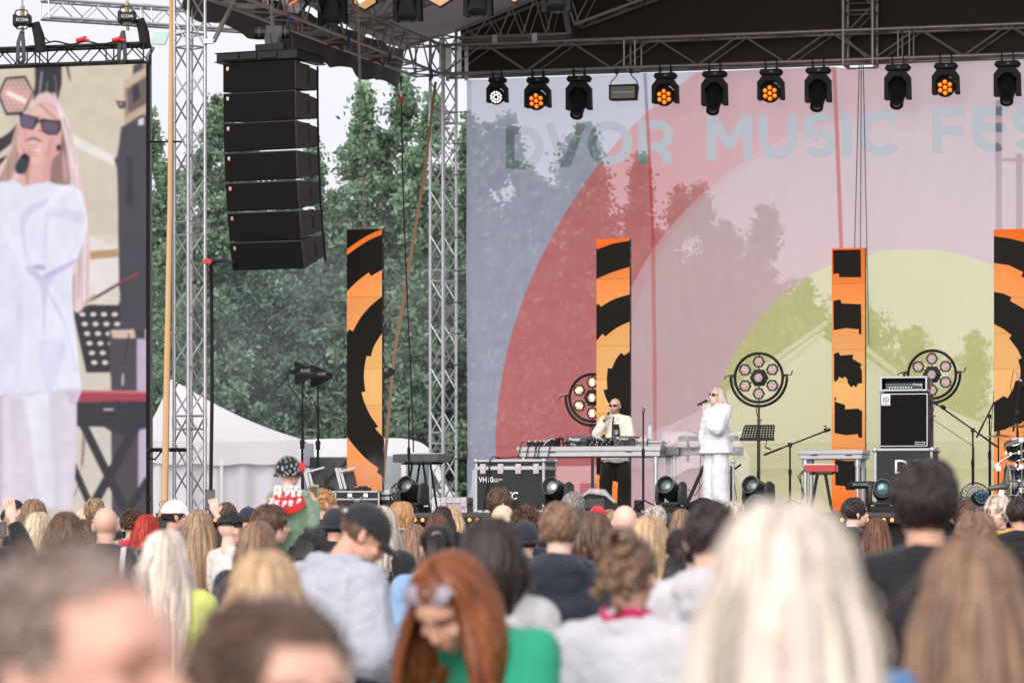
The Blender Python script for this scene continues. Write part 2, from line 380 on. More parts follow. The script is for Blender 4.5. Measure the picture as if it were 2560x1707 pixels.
def letters(X, Y):
    out = np.zeros(X.shape)
    def put(ch, x0, x1, y0, y1):
        nonlocal out
        w = x1 - x0; h = y1 - y0; sel = (X > x0 - 6) & (X < x1 + 6) & (Y > y0 - 6) & (Y < y1 + 6)
        if not sel.any(): return
        x = (X[sel] - x0) / h; y = 1 - (Y[sel] - y0) / h; a = w / h; t = .20; th = t / 2
        def seg(p, q, k=th):
            (ax, ay), (bx, by) = p, q; dx, dy = bx - ax, by - ay; l = math.hypot(dx, dy); ux, uy = dx / l, dy / l
            s = (x - ax) * ux + (y - ay) * uy; d = np.abs(-(x - ax) * uy + (y - ay) * ux); return np.minimum(k - d, np.minimum(s, l - s))
        def arc(cx, cy, rx, ry, a0=None, a1=None):
            r = np.hypot((x - cx) / rx, (y - cy) / ry); ro = 1 + th / max(rx, ry); sd = th - np.abs(r - 1) * (rx + ry) / 2
            if a0 is not None:
                an = (np.degrees(np.arctan2((y - cy) / ry, (x - cx) / rx)) - a0) % 360; sd = np.where(an <= (a1 - a0), sd, -1)
            return sd
        S = []
        if ch == 'D':
            r = .5 - th; bx = a - .5
            S = [seg((th, 0), (th, 1)), seg((th, th), (bx, th)), seg((th, 1 - th), (bx, 1 - th)), arc(bx, .5, r, r, -90, 90)]
        elif ch == 'V': S = [seg((th, 1), (a / 2, -.02)), seg((a - th, 1), (a / 2, -.02))]; S = [np.minimum(s, y) for s in [np.minimum(q_, y + 1e9) for q_ in S]]
        elif ch == 'O': S = [arc(a / 2, .5, a / 2 - th, .5 - th)]
        elif ch == 'R':
            bx = a - .36
            S = [seg((th, 0), (th, 1)), seg((th, 1 - th), (bx, 1 - th)), seg((th, .40), (bx, .40)), arc(bx, .65, .26, .25, -90, 90), seg((bx - .02, .42), (bx + .22, .18)), seg((bx + .2, .22), (a - th, -.0))]
        elif ch == 'M': S = [seg((th, 0), (th, 1)), seg((a - th, 0), (a - th, 1)), seg((th, 1.0), (a / 2, .30)), seg((a - th, 1.0), (a / 2, .30))]
        elif ch == 'U':
            r = a / 2 - th; S = [seg((th, r + th), (th, 1)), seg((a - th, r + th), (a - th, 1)), arc(a / 2, r + th, r, r, 180, 360)]
        elif ch == 'S':
            r = .2225; rx = a / 2 - th
            S = [arc(a / 2, 1 - th - r * .98, rx, r * .98, 35, 272), arc(a / 2, th + r * 1.02 + .005, rx, r * 1.02, 212, 452)]
        elif ch == 'I': S = [seg((a / 2, 0), (a / 2, 1), a / 2)]
        elif ch == 'C': S = [arc(.5, .5, .5 - th, .5 - th, 42, 318)]
        elif ch == 'F': S = [seg((th, 0), (th, 1)), seg((0, 1 - th), (a, 1 - th)), seg((0, .5), (a * .93, .5))]
        elif ch == 'E': S = [seg((th, .42), (th, 1)), seg((0, 1 - th), (a * .97, 1 - th)), seg((.1, .54), (a * .92, .54)), arc(.44, .42, .34, .32, 180, 300)]
        elif ch == 'T': S = [seg((a / 2, 0), (a / 2, 1)), seg((0, 1 - th), (a, 1 - th))]
        sd = S[0]
        for q in S[1:]: sd = np.maximum(sd, q)
        out[sel] = np.maximum(out[sel], np.clip(sd * h / 2.0 + .5, 0, 1))
    for c in (('D', 1263, 1357, 314, 422), ('V', 1360, 1465, 308, 418), ('O', 1468, 1581, 303, 414), ('R', 1596, 1682, 300, 410), ('M', 1767, 1882, 289, 402),
              ('U', 1899, 1994, 287, 399), ('S', 2008, 2089, 282, 396), ('I', 2104, 2128, 281, 391.6), ('C', 2144, 2255, 275, 391), ('F', 2332, 2413, 270, 384),
              ('E', 2431, 2520, 266, 381), ('S', 2531, 2613, 262, 377), ('T', 2625, 2710, 258, 372)): put(*c)
    return out
BB = C0.copy()
u0, _ = plane_uv(1167, 600, BB, BV); u1, _ = plane_uv(2740, 600, BB, BV)
NX, NY = 700, 560
uu = np.linspace(u0, u1, NX); PX0, _ = plane_px(uu, 5.0, BB, BV)
topy = np.interp(PX0, [1167, 1620, 1840, 1990, 2075, 2155, 2212, 2400, 2560, 2740], [200, 183, 178, 171, 167, 175, 157, 147, 141, 132])
tz = np.array([plane_uv(p, y, BB, BV)[1] for p, y in zip(PX0, topy)])
bz = 1.55
tt = np.linspace(0, 1, NY)[:, None]; ZZ = tz[None, :] * (1 - tt) + bz * tt; UU = np.repeat(uu[None, :], NY, 0)
PXg, PYg = plane_px(UU, ZZ, BB, BV)
def art():
    X, Y = PXg, PYg; f = lambda sd: np.clip(sd / 2.2 + .5, 0, 1)
    col = np.zeros(X.shape + (3,)); 
    base = np.array(BAN['blue']); col[:] = base; A = np.full(X.shape, BAN['Tb'])
    def lay(mask, c, a):
        nonlocal col, A
        col = col * (1 - mask[..., None]) + np.array(c) * mask[..., None]; A = A * (1 - mask) + a * mask
    c1 = circ((1730, 190), (1404, 544), (1241, 1050)); lay(f(c1[2] - np.hypot(X - c1[0], Y - c1[1])), BAN['red'], BAN['Tr'])
    c2 = circ((1683, 560), (1578, 720), (1530, 860)); c2 = circ((1690, 552), (1578, 722), (1500, 1010)); lay(f(c2[2] - np.hypot(X - c2[0], Y - c2[1])), BAN['pink'], BAN['Tp'])
    c3 = (2195, 955, 632); lay(f(c3[2] - np.hypot(X - c3[0], Y - c3[1])) * .0, BAN['pink'], BAN['Tp'])
    lay(np.clip((X - 1600) / 1000, 0, 1) * np.clip((900 - Y) / 600, 0, 1) * .8, BAN['pale'], BAN['Tp'])
    lay(f(c3[2] - np.hypot(X - c3[0], Y - c3[1])) * .25, BAN['white'], BAN['Tp'])
    c4 = circ((2210, 627), (1912, 780), (1794, 985)); lay(f(c4[2] - np.hypot(X - c4[0], Y - c4[1])), BAN['yellow'], BAN['Ty'])
    lay(letters(X, Y), BAN['letter'], BAN['Tl'])
    # seams and hems
    for xa, ya, xb, yb, w, a_ in ((1612, 180, 1634, 600, 4, .85), (1634, 600, 1640, 1300, 5, .55), (2085, 170, 2104, 620, 5, .8), (2104, 620, 2110, 1300, 4, .25)):
        d = segdist(X, Y, (xa, ya), (xb, yb)); cc = np.where((Y < 268)[..., None] & (X < 1700)[..., None], np.array((.30, .31, .40)), np.array((.85, .10, .09)))
        m_ = np.clip((w - d) / 2 + .5, 0, 1) * a_; col = col * (1 - m_[..., None]) + cc * m_[..., None]; A = A * (1 - m_) + .12 * m_
    m_ = np.clip((13 - (X - 1167)) / 2, 0, 1) * .8; lay(m_, np.array(BAN['blue']) * .8, .22)
    d = np.abs(Y - (1117 - (X - 1167) * .008)); m_ = np.clip((4 - d) / 2, 0, 1) * .35; col *= (1 - m_[..., None] * .5); A = A * (1 - m_ * .7)
    n = rng.normal(0, .022, X.shape)[..., None] + rng.normal(0, .005, (1, X.shape[1], 1)) + rng.normal(0, .005, (X.shape[0], 1, 1))
    return np.concatenate([np.clip(col * (1 + n), 0, 1), A[..., None]], -1)
BAN = dict(blue=(.74, .77, .98), red=(1, .31, .32), pink=(1, .60, .62), pale=(1, .90, .92), white=(1, .96, .98), yellow=(1, .97, .46), letter=(.35, .43, .48),
           Tb=.36, Tr=.27, Tp=.19, Ty=.29, Tl=.40)
bm_ = bpy.data.materials.new('printed_mesh_fabric'); bm_.use_nodes = True; t_ = bm_.node_tree; t_.nodes.remove(t_.nodes['Principled BSDF'])
at = t_.nodes.new('ShaderNodeAttribute'); at.attribute_name = 'Col'
df = t_.nodes.new('ShaderNodeBsdfDiffuse'); tl = t_.nodes.new('ShaderNodeBsdfTranslucent'); tp = t_.nodes.new('ShaderNodeBsdfTransparent')
for n_ in (df, tl): t_.links.new(at.outputs['Color'], n_.inputs['Color'])
m1 = t_.nodes.new('ShaderNodeMixShader'); m1.inputs[0].default_value = .60; t_.links.new(df.outputs[0], m1.inputs[1]); t_.links.new(tl.outputs[0], m1.inputs[2])
m2 = t_.nodes.new('ShaderNodeMixShader'); t_.links.new(at.outputs['Alpha'], m2.inputs[0]); t_.links.new(m1.outputs[0], m2.inputs[1]); t_.links.new(tp.outputs[0], m2.inputs[2])
t_.links.new(m2.outputs[0], t_.nodes['Material Output'].inputs['Surface'])
t = thing('backdrop_banner', 'huge printed mesh backdrop with coloured circles and the words DVOR MUSIC FES behind the stage', 'banner', ST(7, BV, 0))
wv = .03 * np.sin(UU * 2.3 + ZZ * .6) + .022 * np.sin(UU * 6.1 - ZZ * 1.7) * (.4 + .6 * np.sin(ZZ * .8 + UU * .5) ** 2) + .03 * np.sin(UU * .9) + .008 * np.sin(UU * 17 + 3 * np.sin(ZZ * 1.3)) + .05 * np.exp(-((ZZ - 2.7) / .12) ** 2)
P3 = np.stack([BB.x + DV.x * (BV + wv) + RV.x * UU - t.location.x, BB.y + DV.y * (BV + wv) + RV.y * UU - t.location.y, ZZ], -1)
grid_mesh('printed_cloth', P3, art(), bm_, t)
m = MB()
for py in (277, 355, 433, 512, 590, 672, 752, 830, 908, 987, 1065, 1143, 1222):
    a = W(1136, py + 4, 55.9); b = W(1176, py, 56.4); m.path([a, (a + b) / 2 + Vector((0, 0, -.012)), b], .008, 4)
m.tube(W(1169, 420, 56.4), W(1170, 1290, 56.4), .012, n=5)
m.build('lacing', BLK, t, world=True)
# ------------------------------------------------------------------ chains, straps, cables hanging at the left
t = thing('chain', 'thin steel chain hanging down to the LED pillar left of the tower', 'chain', W(895, 300, 50)); m = MB()
pa, pb = W(893, -20, 48.5), W(912, 572, 48.5); n = 150
for i in range(n):
    c = pa.lerp(pb, (i + .5) / n); m.ring(c, .019, .0045, ax=(0, 1, 0) if i % 2 else (1, 0, 0), n=8, m=4)
m.build('links', ALUD, t, world=True)
for k, (x0, x1) in enumerate(((2148, 2130), (2153, 2150), (2158, 2172))):
    t = thing('rope', 'thin grey rope hanging down the backdrop right of the second red seam', 'rope', SP0(x0, .12), group='ropes hanging by the second seam'); m = MB(); m.path([SP0(x0, .12, 8.86), SP0((x0 + x1) / 2, .12, 6.6), SP0(x1, .12, 4.4)], .009, 5); m.build('strand', GRY, t, world=True)
for px, lb in ((2497, 'grey steel post standing behind the backdrop at the letter E of FES'), (2548, 'grey steel post standing behind the backdrop at the letter S of FES')):
    t = thing('steel_post', lb, 'post', W(px, 1300, 57.6)); m = MB(); m.tube((0, 0, -1.6), (0, 0, 7.1 if px < 2540 else 6.2), .055, n=10); m.build('shaft', GRY, t); m = MB(); m.box((.12, 0, 6.1), (.4, .05, .05)); m.build('bracket', GRY, t)
t = thing('power_cable', 'black cable with a red and white plug hanging left of the backdrop tower', 'cable', W(1004, 250, 54)); m = MB()
pts = [W(1002, 190, 54), W(1004, 260, 54), W(1006, 420, 54), W(1016, 700, 54), W(1028, 950, 54), W(1034, 1130, 54)]; m.path(pts, .011, 6); m.build('cord', BLK, t, world=True)
m = MB(); m.tube(W(1003, 228, 53.9), W(1003, 244, 53.9), .022, n=10); m.build('socket', M('white_plastic', (.8, .8, .8), .4), t, world=True)
m = MB(); m.tube(W(1003, 243, 53.9), W(1003, 257, 53.9), .032, .02, n=10); m.tube(W(994, 238, 53.9), W(1001, 246, 53.9), .02, n=6); m.build('plug', M('red_plastic', L(200, 40, 40), .4), t, world=True)
t = thing('ratchet_strap', 'brown strap slanting down from the roof corner past the right LED pillar edge', 'strap', W(1000, 700, 54.5)); m = MB()
m.bar(W(1089, 205, 55.3), W(1062, 430, 55), .045, .008, up=(0, 1, 0)); m.bar(W(1062, 430, 55), W(985, 890, 54), .05, .008, up=(0, 1, 0)); m.bar(W(985, 890, 54), W(958, 1200, 53.5), .05, .008, up=(0, 1, 0))
m.build('webbing', M('brown_strap', L(152, 116, 90), .8, 0, .2), t, world=True)
t = thing('wooden_pole', 'tall pale wooden pole standing in front of the silver tower', 'pole', W(415, 1290, 45)); m = MB()
m.path([W(411, 1300, 45), W(418, 900, 45), W(425, 500, 45), W(429, -40, 45)], [.045, .042, .034, .028], 8); m.build('shaft', M('pale_wood', L(205, 165, 120), .7, 0, .2, 3, sx=(1, 1, .1)), t, world=True)
m = MB(); m.ring(W(407, 1260, 44.9), .05, .009, n=14, m=5); m.tube(W(405, 1275, 44.9), W(401, 1300, 44.9), .04); m.build('strap_loop', M('tan_leather', L(190, 135, 85), .7), t, world=True)
def SP(px, v, z=0.0):
    k = (px - CX) / F; P = C0 + DV * v; u = (k * P.y - P.x) / (RV.x - k * RV.y); q = P + RV * u; q.z = z; return q
def zat(py, Y): return ZC + (HY - py) * Y / F
# ------------------------------------------------------------------ LED screen with its truss and hoists
SCRM = M_screen('led_screen_picture', 1.0)
SB = Vector(((365 - CX) * 46 / F, 46, 0))
t = thing('led_screen', 'tall LED video wall at the left edge showing a blonde singer in white and sunglasses', 'LED screen', (SB.x - 1.7, 46.4, 1.2))
us = np.linspace(-3.4, 0, 300); zs = np.linspace(zat(160, 46), 1.45, 640)
U_, Z_ = np.meshgrid(us, zs); X_, Y_ = plane_px(U_, Z_, SB, 0)
def screen_art(X, Y):
    q = lambda c: np.array(s2l(c)); C = np.zeros(X.shape + (3,)); C[:] = q((213, 200, 181))
    g_ = np.clip((Y - 200) / 900, 0, 1)[..., None]; C = C * (1 - g_) + q((214, 203, 194)) * g_
    z1 = lambda P: [(x / 2.851, 150 + y / 2.851) for x, y in P]
    z5 = lambda P: [(x / 2.45, 600 + y / 2.45) for x, y in P]
    def lay(P, c, f=1.5, a=1.0, sm=0):
        nonlocal C
        if sm: P = smoothpoly(P, sm)
        xs = [p[0] for p in P]; ys = [p[1] for p in P]
        s = (X > min(xs) - f * 2) & (X < max(xs) + f * 2) & (Y > min(ys) - f * 2) & (Y < max(ys) + f * 2)
        if not s.any(): return
        m = polymask(X[s], Y[s], P, f) * a; C[s] = C[s] * (1 - m[:, None]) + q(c) * m[:, None]
    def line(a, b, w, c, f=1.5, al=1.0):
        nonlocal C
        m = np.clip((w - segdist(X, Y, a, b)) / f + .5, 0, 1)[..., None] * al; C = C * (1 - m) + q(c) * m
    # lower background
    lay(z5([(540, -30), (760, -30), (725, 400), (540, 400)]), (224, 212, 202))
    lay(z1([(500, 520), (815, 690), (815, 755), (500, 600)]), (231, 226, 222), 4)
    lay(z1([(640, 1255), (842, 1345), (640, 1362)]), (232, 224, 220)); lay(z1([(640, 1365), (842, 1345), (842, 1405), (640, 1422)]), (188, 152, 116))
    lay(z1([(640, 1422), (842, 1406), (848, 1620), (640, 1700)]), (233, 223, 223))
    # record, sticks, hexagonal lamp
    lay(z1([(245, 40), (440, 40), (440, 180), (415, 290), (235, 290), (250, 150)]), (60, 57, 64), sm=0)
    line((105, 180), (98, 240), 1.2, (190, 185, 190)); line((138, 190), (142, 240), .8, (150, 145, 150)); line((118, 205), (116, 245), .8, (170, 165, 170))
    lay(z1([(468, 45), (488, 42), (506, 150), (492, 142)]), (80, 66, 70))
    lay(z1([(-60, 600), (60, 520), (150, 430), (170, 470), (90, 590), (-60, 690)]), (64, 58, 64), 2, sm=4); lay(z1([(-40, 720), (60, 675), (40, 745), (-40, 790)]), (60, 54, 58), 2)
    hx = z1([(-20, 250), (38, 125), (182, 112), (242, 230), (172, 392), (42, 397)]); lay(hx, (48, 42, 50))
    hi = z1([(0, 250), (48, 142), (172, 133), (232, 236), (165, 368), (50, 375)]); lay(hi, (222, 190, 190))
    ins = polymask(X, Y, hi, 1.5); a_ = 11.5
    d1 = np.full(X.shape, 9e9)
    for oy in (0, 1):
        rx = ((X + oy * a_ / 2) / a_); ry = (Y + oy * a_ * .866) / (a_ * 1.732); d1 = np.minimum(d1, np.hypot((rx - np.round(rx)) * a_, (ry - np.round(ry)) * a_ * 1.732))
    hm = np.clip((d1 - 4.2) / 1.2, 0, 1) * ins; hot = np.exp(-(segdist(X, Y, (18, 232), (62, 250)) / 17) ** 2)
    hc = q((120, 62, 60)) * (1 - hot[..., None]) + q((250, 110, 70)) * hot[..., None]; C = C * (1 - hm[..., None] * .8) + hc * hm[..., None] * .8
    line((20, 233), (60, 252), 5.5, (255, 240, 225), 5)
    # amplifier and dark loudspeaker at the right
    lay(z1([(885, 160), (945, 110), (945, 40), (1040, 20), (1060, 460), (890, 470)]), (168, 140, 128)); lay(z1([(948, 40), (1010, 20), (1020, 60), (948, 105)]), (84, 76, 84))
    lay(z1([(905, 215), (1060, 110), (1060, 300), (915, 380)]), (112, 98, 100), 3); lay(z1([(940, 190), (985, 160), (1000, 270), (950, 310)]), (66, 58, 66), 4)
    lay(z1([(878, 150), (1040, 60), (1040, 110), (895, 205)]), (205, 180, 160), 3); lay(z1([(890, 410), (1040, 320), (1040, 372), (900, 465)]), (196, 170, 152), 3)
    lay(z1([(822, 290), (850, 292), (895, 295), (898, 345), (850, 350)]), (84, 72, 76)); lay(z1([(845, 305), (870, 308), (865, 330)]), (200, 180, 170))
    lay(z1([(862, 480), (900, 460), (1000, 395), (1060, 400), (1060, 1640), (848, 1640), (838, 900), (832, 770), (812, 706), (832, 690), (848, 600)]), (79, 76, 85))
    lay(z1([(900, 690), (945, 690), (950, 1060), (900, 1060)]), (64, 61, 70), 4)
    for x, y in ((915, 665), (945, 655), (898, 800), (950, 780), (902, 928), (952, 910), (903, 1050), (930, 1042), (955, 1032)): line((x / 2.851, 150 + y / 2.851), (x / 2.851 + .5, 150 + y / 2.851), 1.0, (160, 110, 110))
    lay(z1([(985, 430), (1022, 410), (1025, 460), (988, 468)]), (225, 222, 232)); lay(z5([(728, 380), (900, 380), (900, 560), (700, 560)]), (76, 74, 84))
    lay(z5([(725, -40), (910, -40), (910, 560), (735, 400)]), (77, 75, 84))
    line((228, 750), (343, 683), 3.6, (74, 60, 68)); line((290, 710), (345, 683), 1.2, (190, 95, 95)); line((190, 775), (236, 740), 4, (185, 150, 140), 3)
    # perforated music stand
    lay(z5([(442, 425), (555, 395), (728, 398), (735, 410), (735, 810), (528, 812)]), (60, 57, 66))
    for r_ in range(6):
        for c_ in range(4):
            x, y = 505 + 14.5 * r_ + 66 * c_, 455 + 59 * r_
            lay(z5([(x + 18 * math.cos(k), y + 13 * math.sin(k)) for k in np.arange(0, 6.2, .6)]), (226, 214, 208), 1.2)
    # case, keyboard, crossed stand
    lay(z5([(668, 555), (700, 540), (905, 540), (905, 925), (680, 925)]), (84, 76, 84)); lay(z5([(680, 552), (905, 545), (905, 600), (690, 600)]), (214, 190, 172), 2)
    lay(z5([(838, 605), (905, 605), (905, 925), (840, 925)]), (196, 178, 204)); lay(z5([(680, 1150), (905, 1150), (905, 1700), (684, 1700)]), (84, 76, 84)); lay(z5([(848, 1150), (905, 1150), (905, 1460), (846, 1560)]), (192, 176, 204))
    lay(z5([(820, 545), (890, 545), (888, 605), (830, 600)]), (70, 66, 72), 3); line((322, 836), (312, 905), 2, (60, 54, 60)); line((308, 935), (306, 962), 1.5, (225, 218, 225))
    lay(z5([(495, 918), (905, 926), (905, 990), (468, 990)]), (168, 72, 88)); lay(z5([(500, 918), (905, 926), (905, 938), (500, 932)]), (214, 120, 130), 2)
    lay(z5([(468, 990), (905, 985), (905, 1155), (810, 1160), (770, 1190), (690, 1180), (640, 1145), (470, 1140)]), (64, 60, 69)); lay(z5([(635, 1032), (695, 1032), (695, 1042), (635, 1042)]), (200, 190, 200))
    for a, b, w in (((510, 1130), (760, 1640), 11), ((830, 1150), (560, 1640), 12), ((430, 1340), (560, 1640), 9), ((900, 1470), (800, 1640), 9)): line((a[0] / 2.45, 600 + a[1] / 2.45), (b[0] / 2.45, 600 + b[1] / 2.45), w, (64, 60, 68))
    for a, b in (((510, 1170), (500, 1400)), ((524, 1180), (505, 1370)), ((480, 1490), (455, 1570))): line((a[0] / 2.45, 600 + a[1] / 2.45), (b[0] / 2.45, 600 + b[1] / 2.45), 1.3, (110, 70, 78))
    # hair, face
    H = (222, 196, 188)
    lay(z1([(345, 232), (400, 278), (455, 400), (510, 520), (565, 760), (600, 960), (640, 1280), (640, 1440), (620, 1700), (545, 1800), (470, 1640), (540, 1440), (590, 1100), (500, 870), (150, 880), (-60, 900), (-60, 800), (20, 730), (70, 640), (110, 500), (150, 400), (215, 330), (260, 262), (310, 235)]), (228, 200, 202), 4, sm=4)
    for k, (a, b, w, c) in enumerate([((60, 350), (20, 440), 5, (170, 132, 118)), ((45, 370), (10, 445), 3, (235, 215, 215)), ((155, 300), (160, 430), 7, (150, 110, 104)), ((165, 340), (170, 445), 4, (226, 200, 196)),
                                        ((145, 260), (190, 440), 3, (246, 226, 232)), ((135, 235), (175, 320), 3, (240, 218, 222)), ((200, 620), (196, 745), 3, (190, 160, 155)), ((215, 600), (212, 750), 3, (238, 214, 216)), ((185, 690), (184, 765), 4, (208, 172, 166)), ((75, 270), (45, 340), 3, (196, 160, 144)), ((30, 400), (0, 450), 4, (150, 118, 108))]): line(a, b, w, c, 4, .75)
    lay(z1([(118, 500), (140, 570), (128, 700), (80, 860), (10, 860), (40, 740), (80, 640)]), (178, 140, 128), 7, .8, sm=3); lay(z1([(428, 540), (462, 580), (484, 720), (500, 880), (430, 885), (352, 868), (366, 720), (420, 650)]), (136, 100, 96), 6, .85, sm=3); lay(z1([(450, 640), (478, 760), (480, 860), (455, 860), (440, 740)]), (206, 172, 166), 5, .7, sm=3)
    lay(z1([(240, 335), (300, 305), (360, 312), (410, 360), (428, 450), (438, 540), (420, 660), (372, 690), (350, 760), (345, 880), (200, 895), (110, 865), (180, 780), (140, 660), (118, 590), (132, 480), (185, 400)]), (226, 176, 170), 3, sm=4)
    lay(z1([(240, 350), (320, 318), (400, 365), (410, 430), (300, 415), (215, 385)]), (236, 192, 182), 6, .8, sm=3); lay(z1([(180, 800), (215, 740), (200, 890), (188, 890)]), (176, 122, 116), 6, .7); lay(z1([(300, 760), (380, 650), (350, 870), (290, 880)]), (216, 160, 156), 8, .7)
    lay(z1([(300, 470), (250, 510), (235, 495), (265, 450)]), (240, 200, 190), 4)
    line((100, 262), (148, 305), 3, (120, 84, 70), 5, .5)
    lay(z1([(138, 378), (268, 408), (282, 428), (300, 418), (438, 436), (432, 500), (408, 538), (345, 538), (298, 512), (290, 450), (270, 450), (240, 500), (165, 490), (142, 465)]), (46, 38, 46), 1.2)
    lay(z1([(152, 392), (256, 418), (236, 488), (172, 480), (150, 455)]), (112, 97, 122), 1.2); lay(z1([(304, 436), (424, 452), (404, 528), (348, 528), (306, 502)]), (108, 92, 116), 1.2)
    lay(z1([(180, 580), (225, 548), (275, 560), (298, 590), (240, 600)]), (150, 120, 130), 2, sm=3); lay(z1([(190, 580), (240, 570), (285, 592), (240, 600)]), (226, 190, 190), 2)
    lay(z1([(390, 640), (425, 650), (420, 672), (385, 668)]), (230, 160, 140), 3); lay(z1([(400, 610), (430, 600), (432, 645), (405, 650)]), (56, 46, 52), 3)
    lay(z1([(128, 640), (170, 598), (250, 580), (300, 600), (300, 660), (285, 720), (235, 745), (200, 700), (140, 665)]), (232, 186, 180), 3, sm=4)
    for y in (606, 630, 655, 680): line((58 - (y - 612) * .08, 150 + y / 2.851), (92, 150 + (y + 6) / 2.851), .9, (168, 104, 102), 2)
    line((97, 290), (99, 322), 1.6, (196, 136, 128), 4, .8); line((93, 326), (101, 327), 1.6, (170, 108, 106), 3); line((66, 322), (62, 352), 2.5, (206, 150, 144), 5, .7); line((128, 352), (118, 390), 4, (196, 138, 134), 7, .7); line((74, 380), (66, 440), 4, (190, 132, 126), 7, .7)
    for i in range(5): line((50 + 3 * i, 363 + 5 * i), (54 + 3 * i, 366 + 5 * i), 1.6, (214, 110, 112), 2, .7)
    line((90, 376), (98, 377), 1.5, (250, 245, 250)); lay(z1([(112, 745), (160, 672), (215, 700), (190, 790), (170, 812), (130, 815), (108, 790)]), (62, 66, 76), 2, sm=3); lay(z1([(150, 690), (175, 660), (210, 690), (185, 720)]), (44, 36, 40), 2)
    # white top and trousers
    lay(z1([(-60, 890), (60, 862), (112, 862), (170, 905), (260, 880), (352, 868), (430, 900), (515, 890), (585, 950), (622, 1140), (600, 1290), (548, 1425), (520, 1480), (515, 1640), (520, 1760)]) + z5([(470, 640), (500, 912), (385, 908), (250, 930), (0, 945), (-60, 945)]), (230, 230, 247), 2)
    for P, c, a in ((z1([(150, 1100), (330, 985), (330, 1030), (200, 1130), (180, 1300), (200, 1500), (170, 1350)]), (206, 200, 224), .7), (z1([(320, 1090), (420, 1060), (610, 1100), (590, 1180), (360, 1130), (330, 1500), (310, 1560)]), (214, 208, 232), .6),
                    (z1([(330, 1520), (560, 1415), (545, 1440), (340, 1560)]), (194, 182, 220), .9), (z1([(180, 1480), (250, 1560), (320, 1568), (260, 1500), (315, 1465), (250, 1465)]), (200, 190, 222), .8), (z1([(430, 900), (530, 905), (500, 935), (380, 1000)]), (240, 240, 252), .9),
                    (z5([(270, 280), (380, 460), (470, 800), (410, 560), (330, 400)]), (198, 186, 226), .8), (z5([(150, 40), (250, 250), (460, 120), (440, 150), (300, 280), (270, 600), (250, 300)]), (204, 194, 226), .7), (z5([(0, 60), (130, 200), (110, 900), (0, 900)]), (222, 220, 242), .8),
                    (z5([(215, 155), (272, 158), (270, 180), (215, 175)]), (180, 168, 206), .9), (z5([(240, 620), (380, 630), (390, 700), (330, 905), (280, 905)]), (214, 208, 238), .6)): lay(P, c, 7, a, sm=3)
    lay(z5([(-60, 950), (135, 940), (385, 912), (500, 920), (468, 1000), (462, 1400), (440, 1640), (-60, 1640)]), (220, 210, 224), 2)
    lay(z5([(140, 960), (300, 930), (330, 1640), (240, 1640), (205, 1300)]), (236, 233, 246), 10, .9); lay(z5([(-60, 950), (18, 950), (10, 1640), (-60, 1640)]), (200, 184, 200), 5, .7); lay(z5([(400, 930), (480, 930), (460, 1010), (430, 1000)]), (196, 180, 214), 6, .7)
    def blur(A, k):
        for _ in range(k):
            A = (np.concatenate([A[:1], A[:-1]]) + 2 * A + np.concatenate([A[1:], A[-1:]])) / 4; A = (np.concatenate([A[:, :1], A[:, :-1]], 1) + 2 * A + np.concatenate([A[:, 1:], A[:, -1:]], 1)) / 4
        return A
    def vn(sx_, sy_, seed):
        r = np.random.default_rng(seed); gx, gy = int(700 / sx_) + 3, int(1500 / sy_) + 3; G = r.random((gy, gx)); fx = np.clip((X + 320) / sx_, 0, gx - 2.01); fy = np.clip((Y - 100) / sy_, 0, gy - 2.01); ix, iy = fx.astype(int), fy.astype(int); tx, ty = fx - ix, fy - iy; tx = tx * tx * (3 - 2 * tx); ty = ty * ty * (3 - 2 * ty)
        return (G[iy, ix] * (1 - tx) + G[iy, ix + 1] * tx) * (1 - ty) + (G[iy + 1, ix] * (1 - tx) + G[iy + 1, ix + 1] * tx) * ty
    C = blur(C, 3)
    hairz = polymask(X, Y, z1([(345, 235), (455, 400), (510, 520), (565, 760), (600, 960), (640, 1280), (640, 1440), (620, 1700), (545, 1800), (480, 1640), (560, 1440), (600, 1100), (510, 870), (470, 640), (440, 480), (400, 330)]), 5) + polymask(X, Y, z1([(250, 265), (150, 390), (110, 500), (70, 640), (0, 760), (-40, 880), (110, 880), (150, 700), (115, 590), (150, 420)]), 5)
    shirt = polymask(X, Y, z1([(-60, 890), (60, 862), (352, 868), (515, 890), (585, 950), (622, 1140), (600, 1290), (548, 1425), (520, 1640)]) + z5([(470, 640), (500, 912), (0, 945), (-60, 945)]), 5)
    C *= (1 + hairz * (vn(5, 110, 1) - .5) * .22 + hairz * (vn(11, 200, 2) - .5) * .22)[..., None]
    fold = (vn(34, 70, 3) - .5) * .14 + (vn(16, 34, 4) - .5) * .08; C *= (1 + shirt * fold)[..., None] * np.array([1, 1, 1]); C *= (1 + (vn(22, 26, 6) - .5) * .10 * (1 - shirt))[..., None]
    C *= (1 + np.clip((Y - 985) / 20, 0, 1) * (X < 195) * (vn(20, 260, 7) - .5) * .16)[..., None]
    n = 1 + rng.normal(0, .02, X.shape)[..., None] + .022 * np.sin(Y * 2.6)[..., None]
    return np.clip(C * n, 0, 1)
C_ = screen_art(X_, Y_); o_ = t.location
P3 = np.stack([SB.x + RV.x * U_ - o_.x, SB.y + RV.y * U_ - o_.y, Z_ - o_.z], -1)
grid_mesh('display', P3, np.concatenate([C_, np.ones(C_.shape[:2] + (1,))], -1), SCRM, t)
R15 = Matrix.Rotation(YAW, 3, 'Z')
m = MB(); m.box(SB + RV * -1.7 + DV * .062 + Vector((0, 0, (zs[0] + 1.45) / 2)), (3.42, .1, zs[0] - 1.45), R15); m.build('cabinet', BLK, t, world=True)
m = MB()
for z in np.arange(1.9, 7.4, .62): m.box(SB + RV * .025 + DV * .06 + Vector((0, 0, z)), (.025, .05, .05), R15)
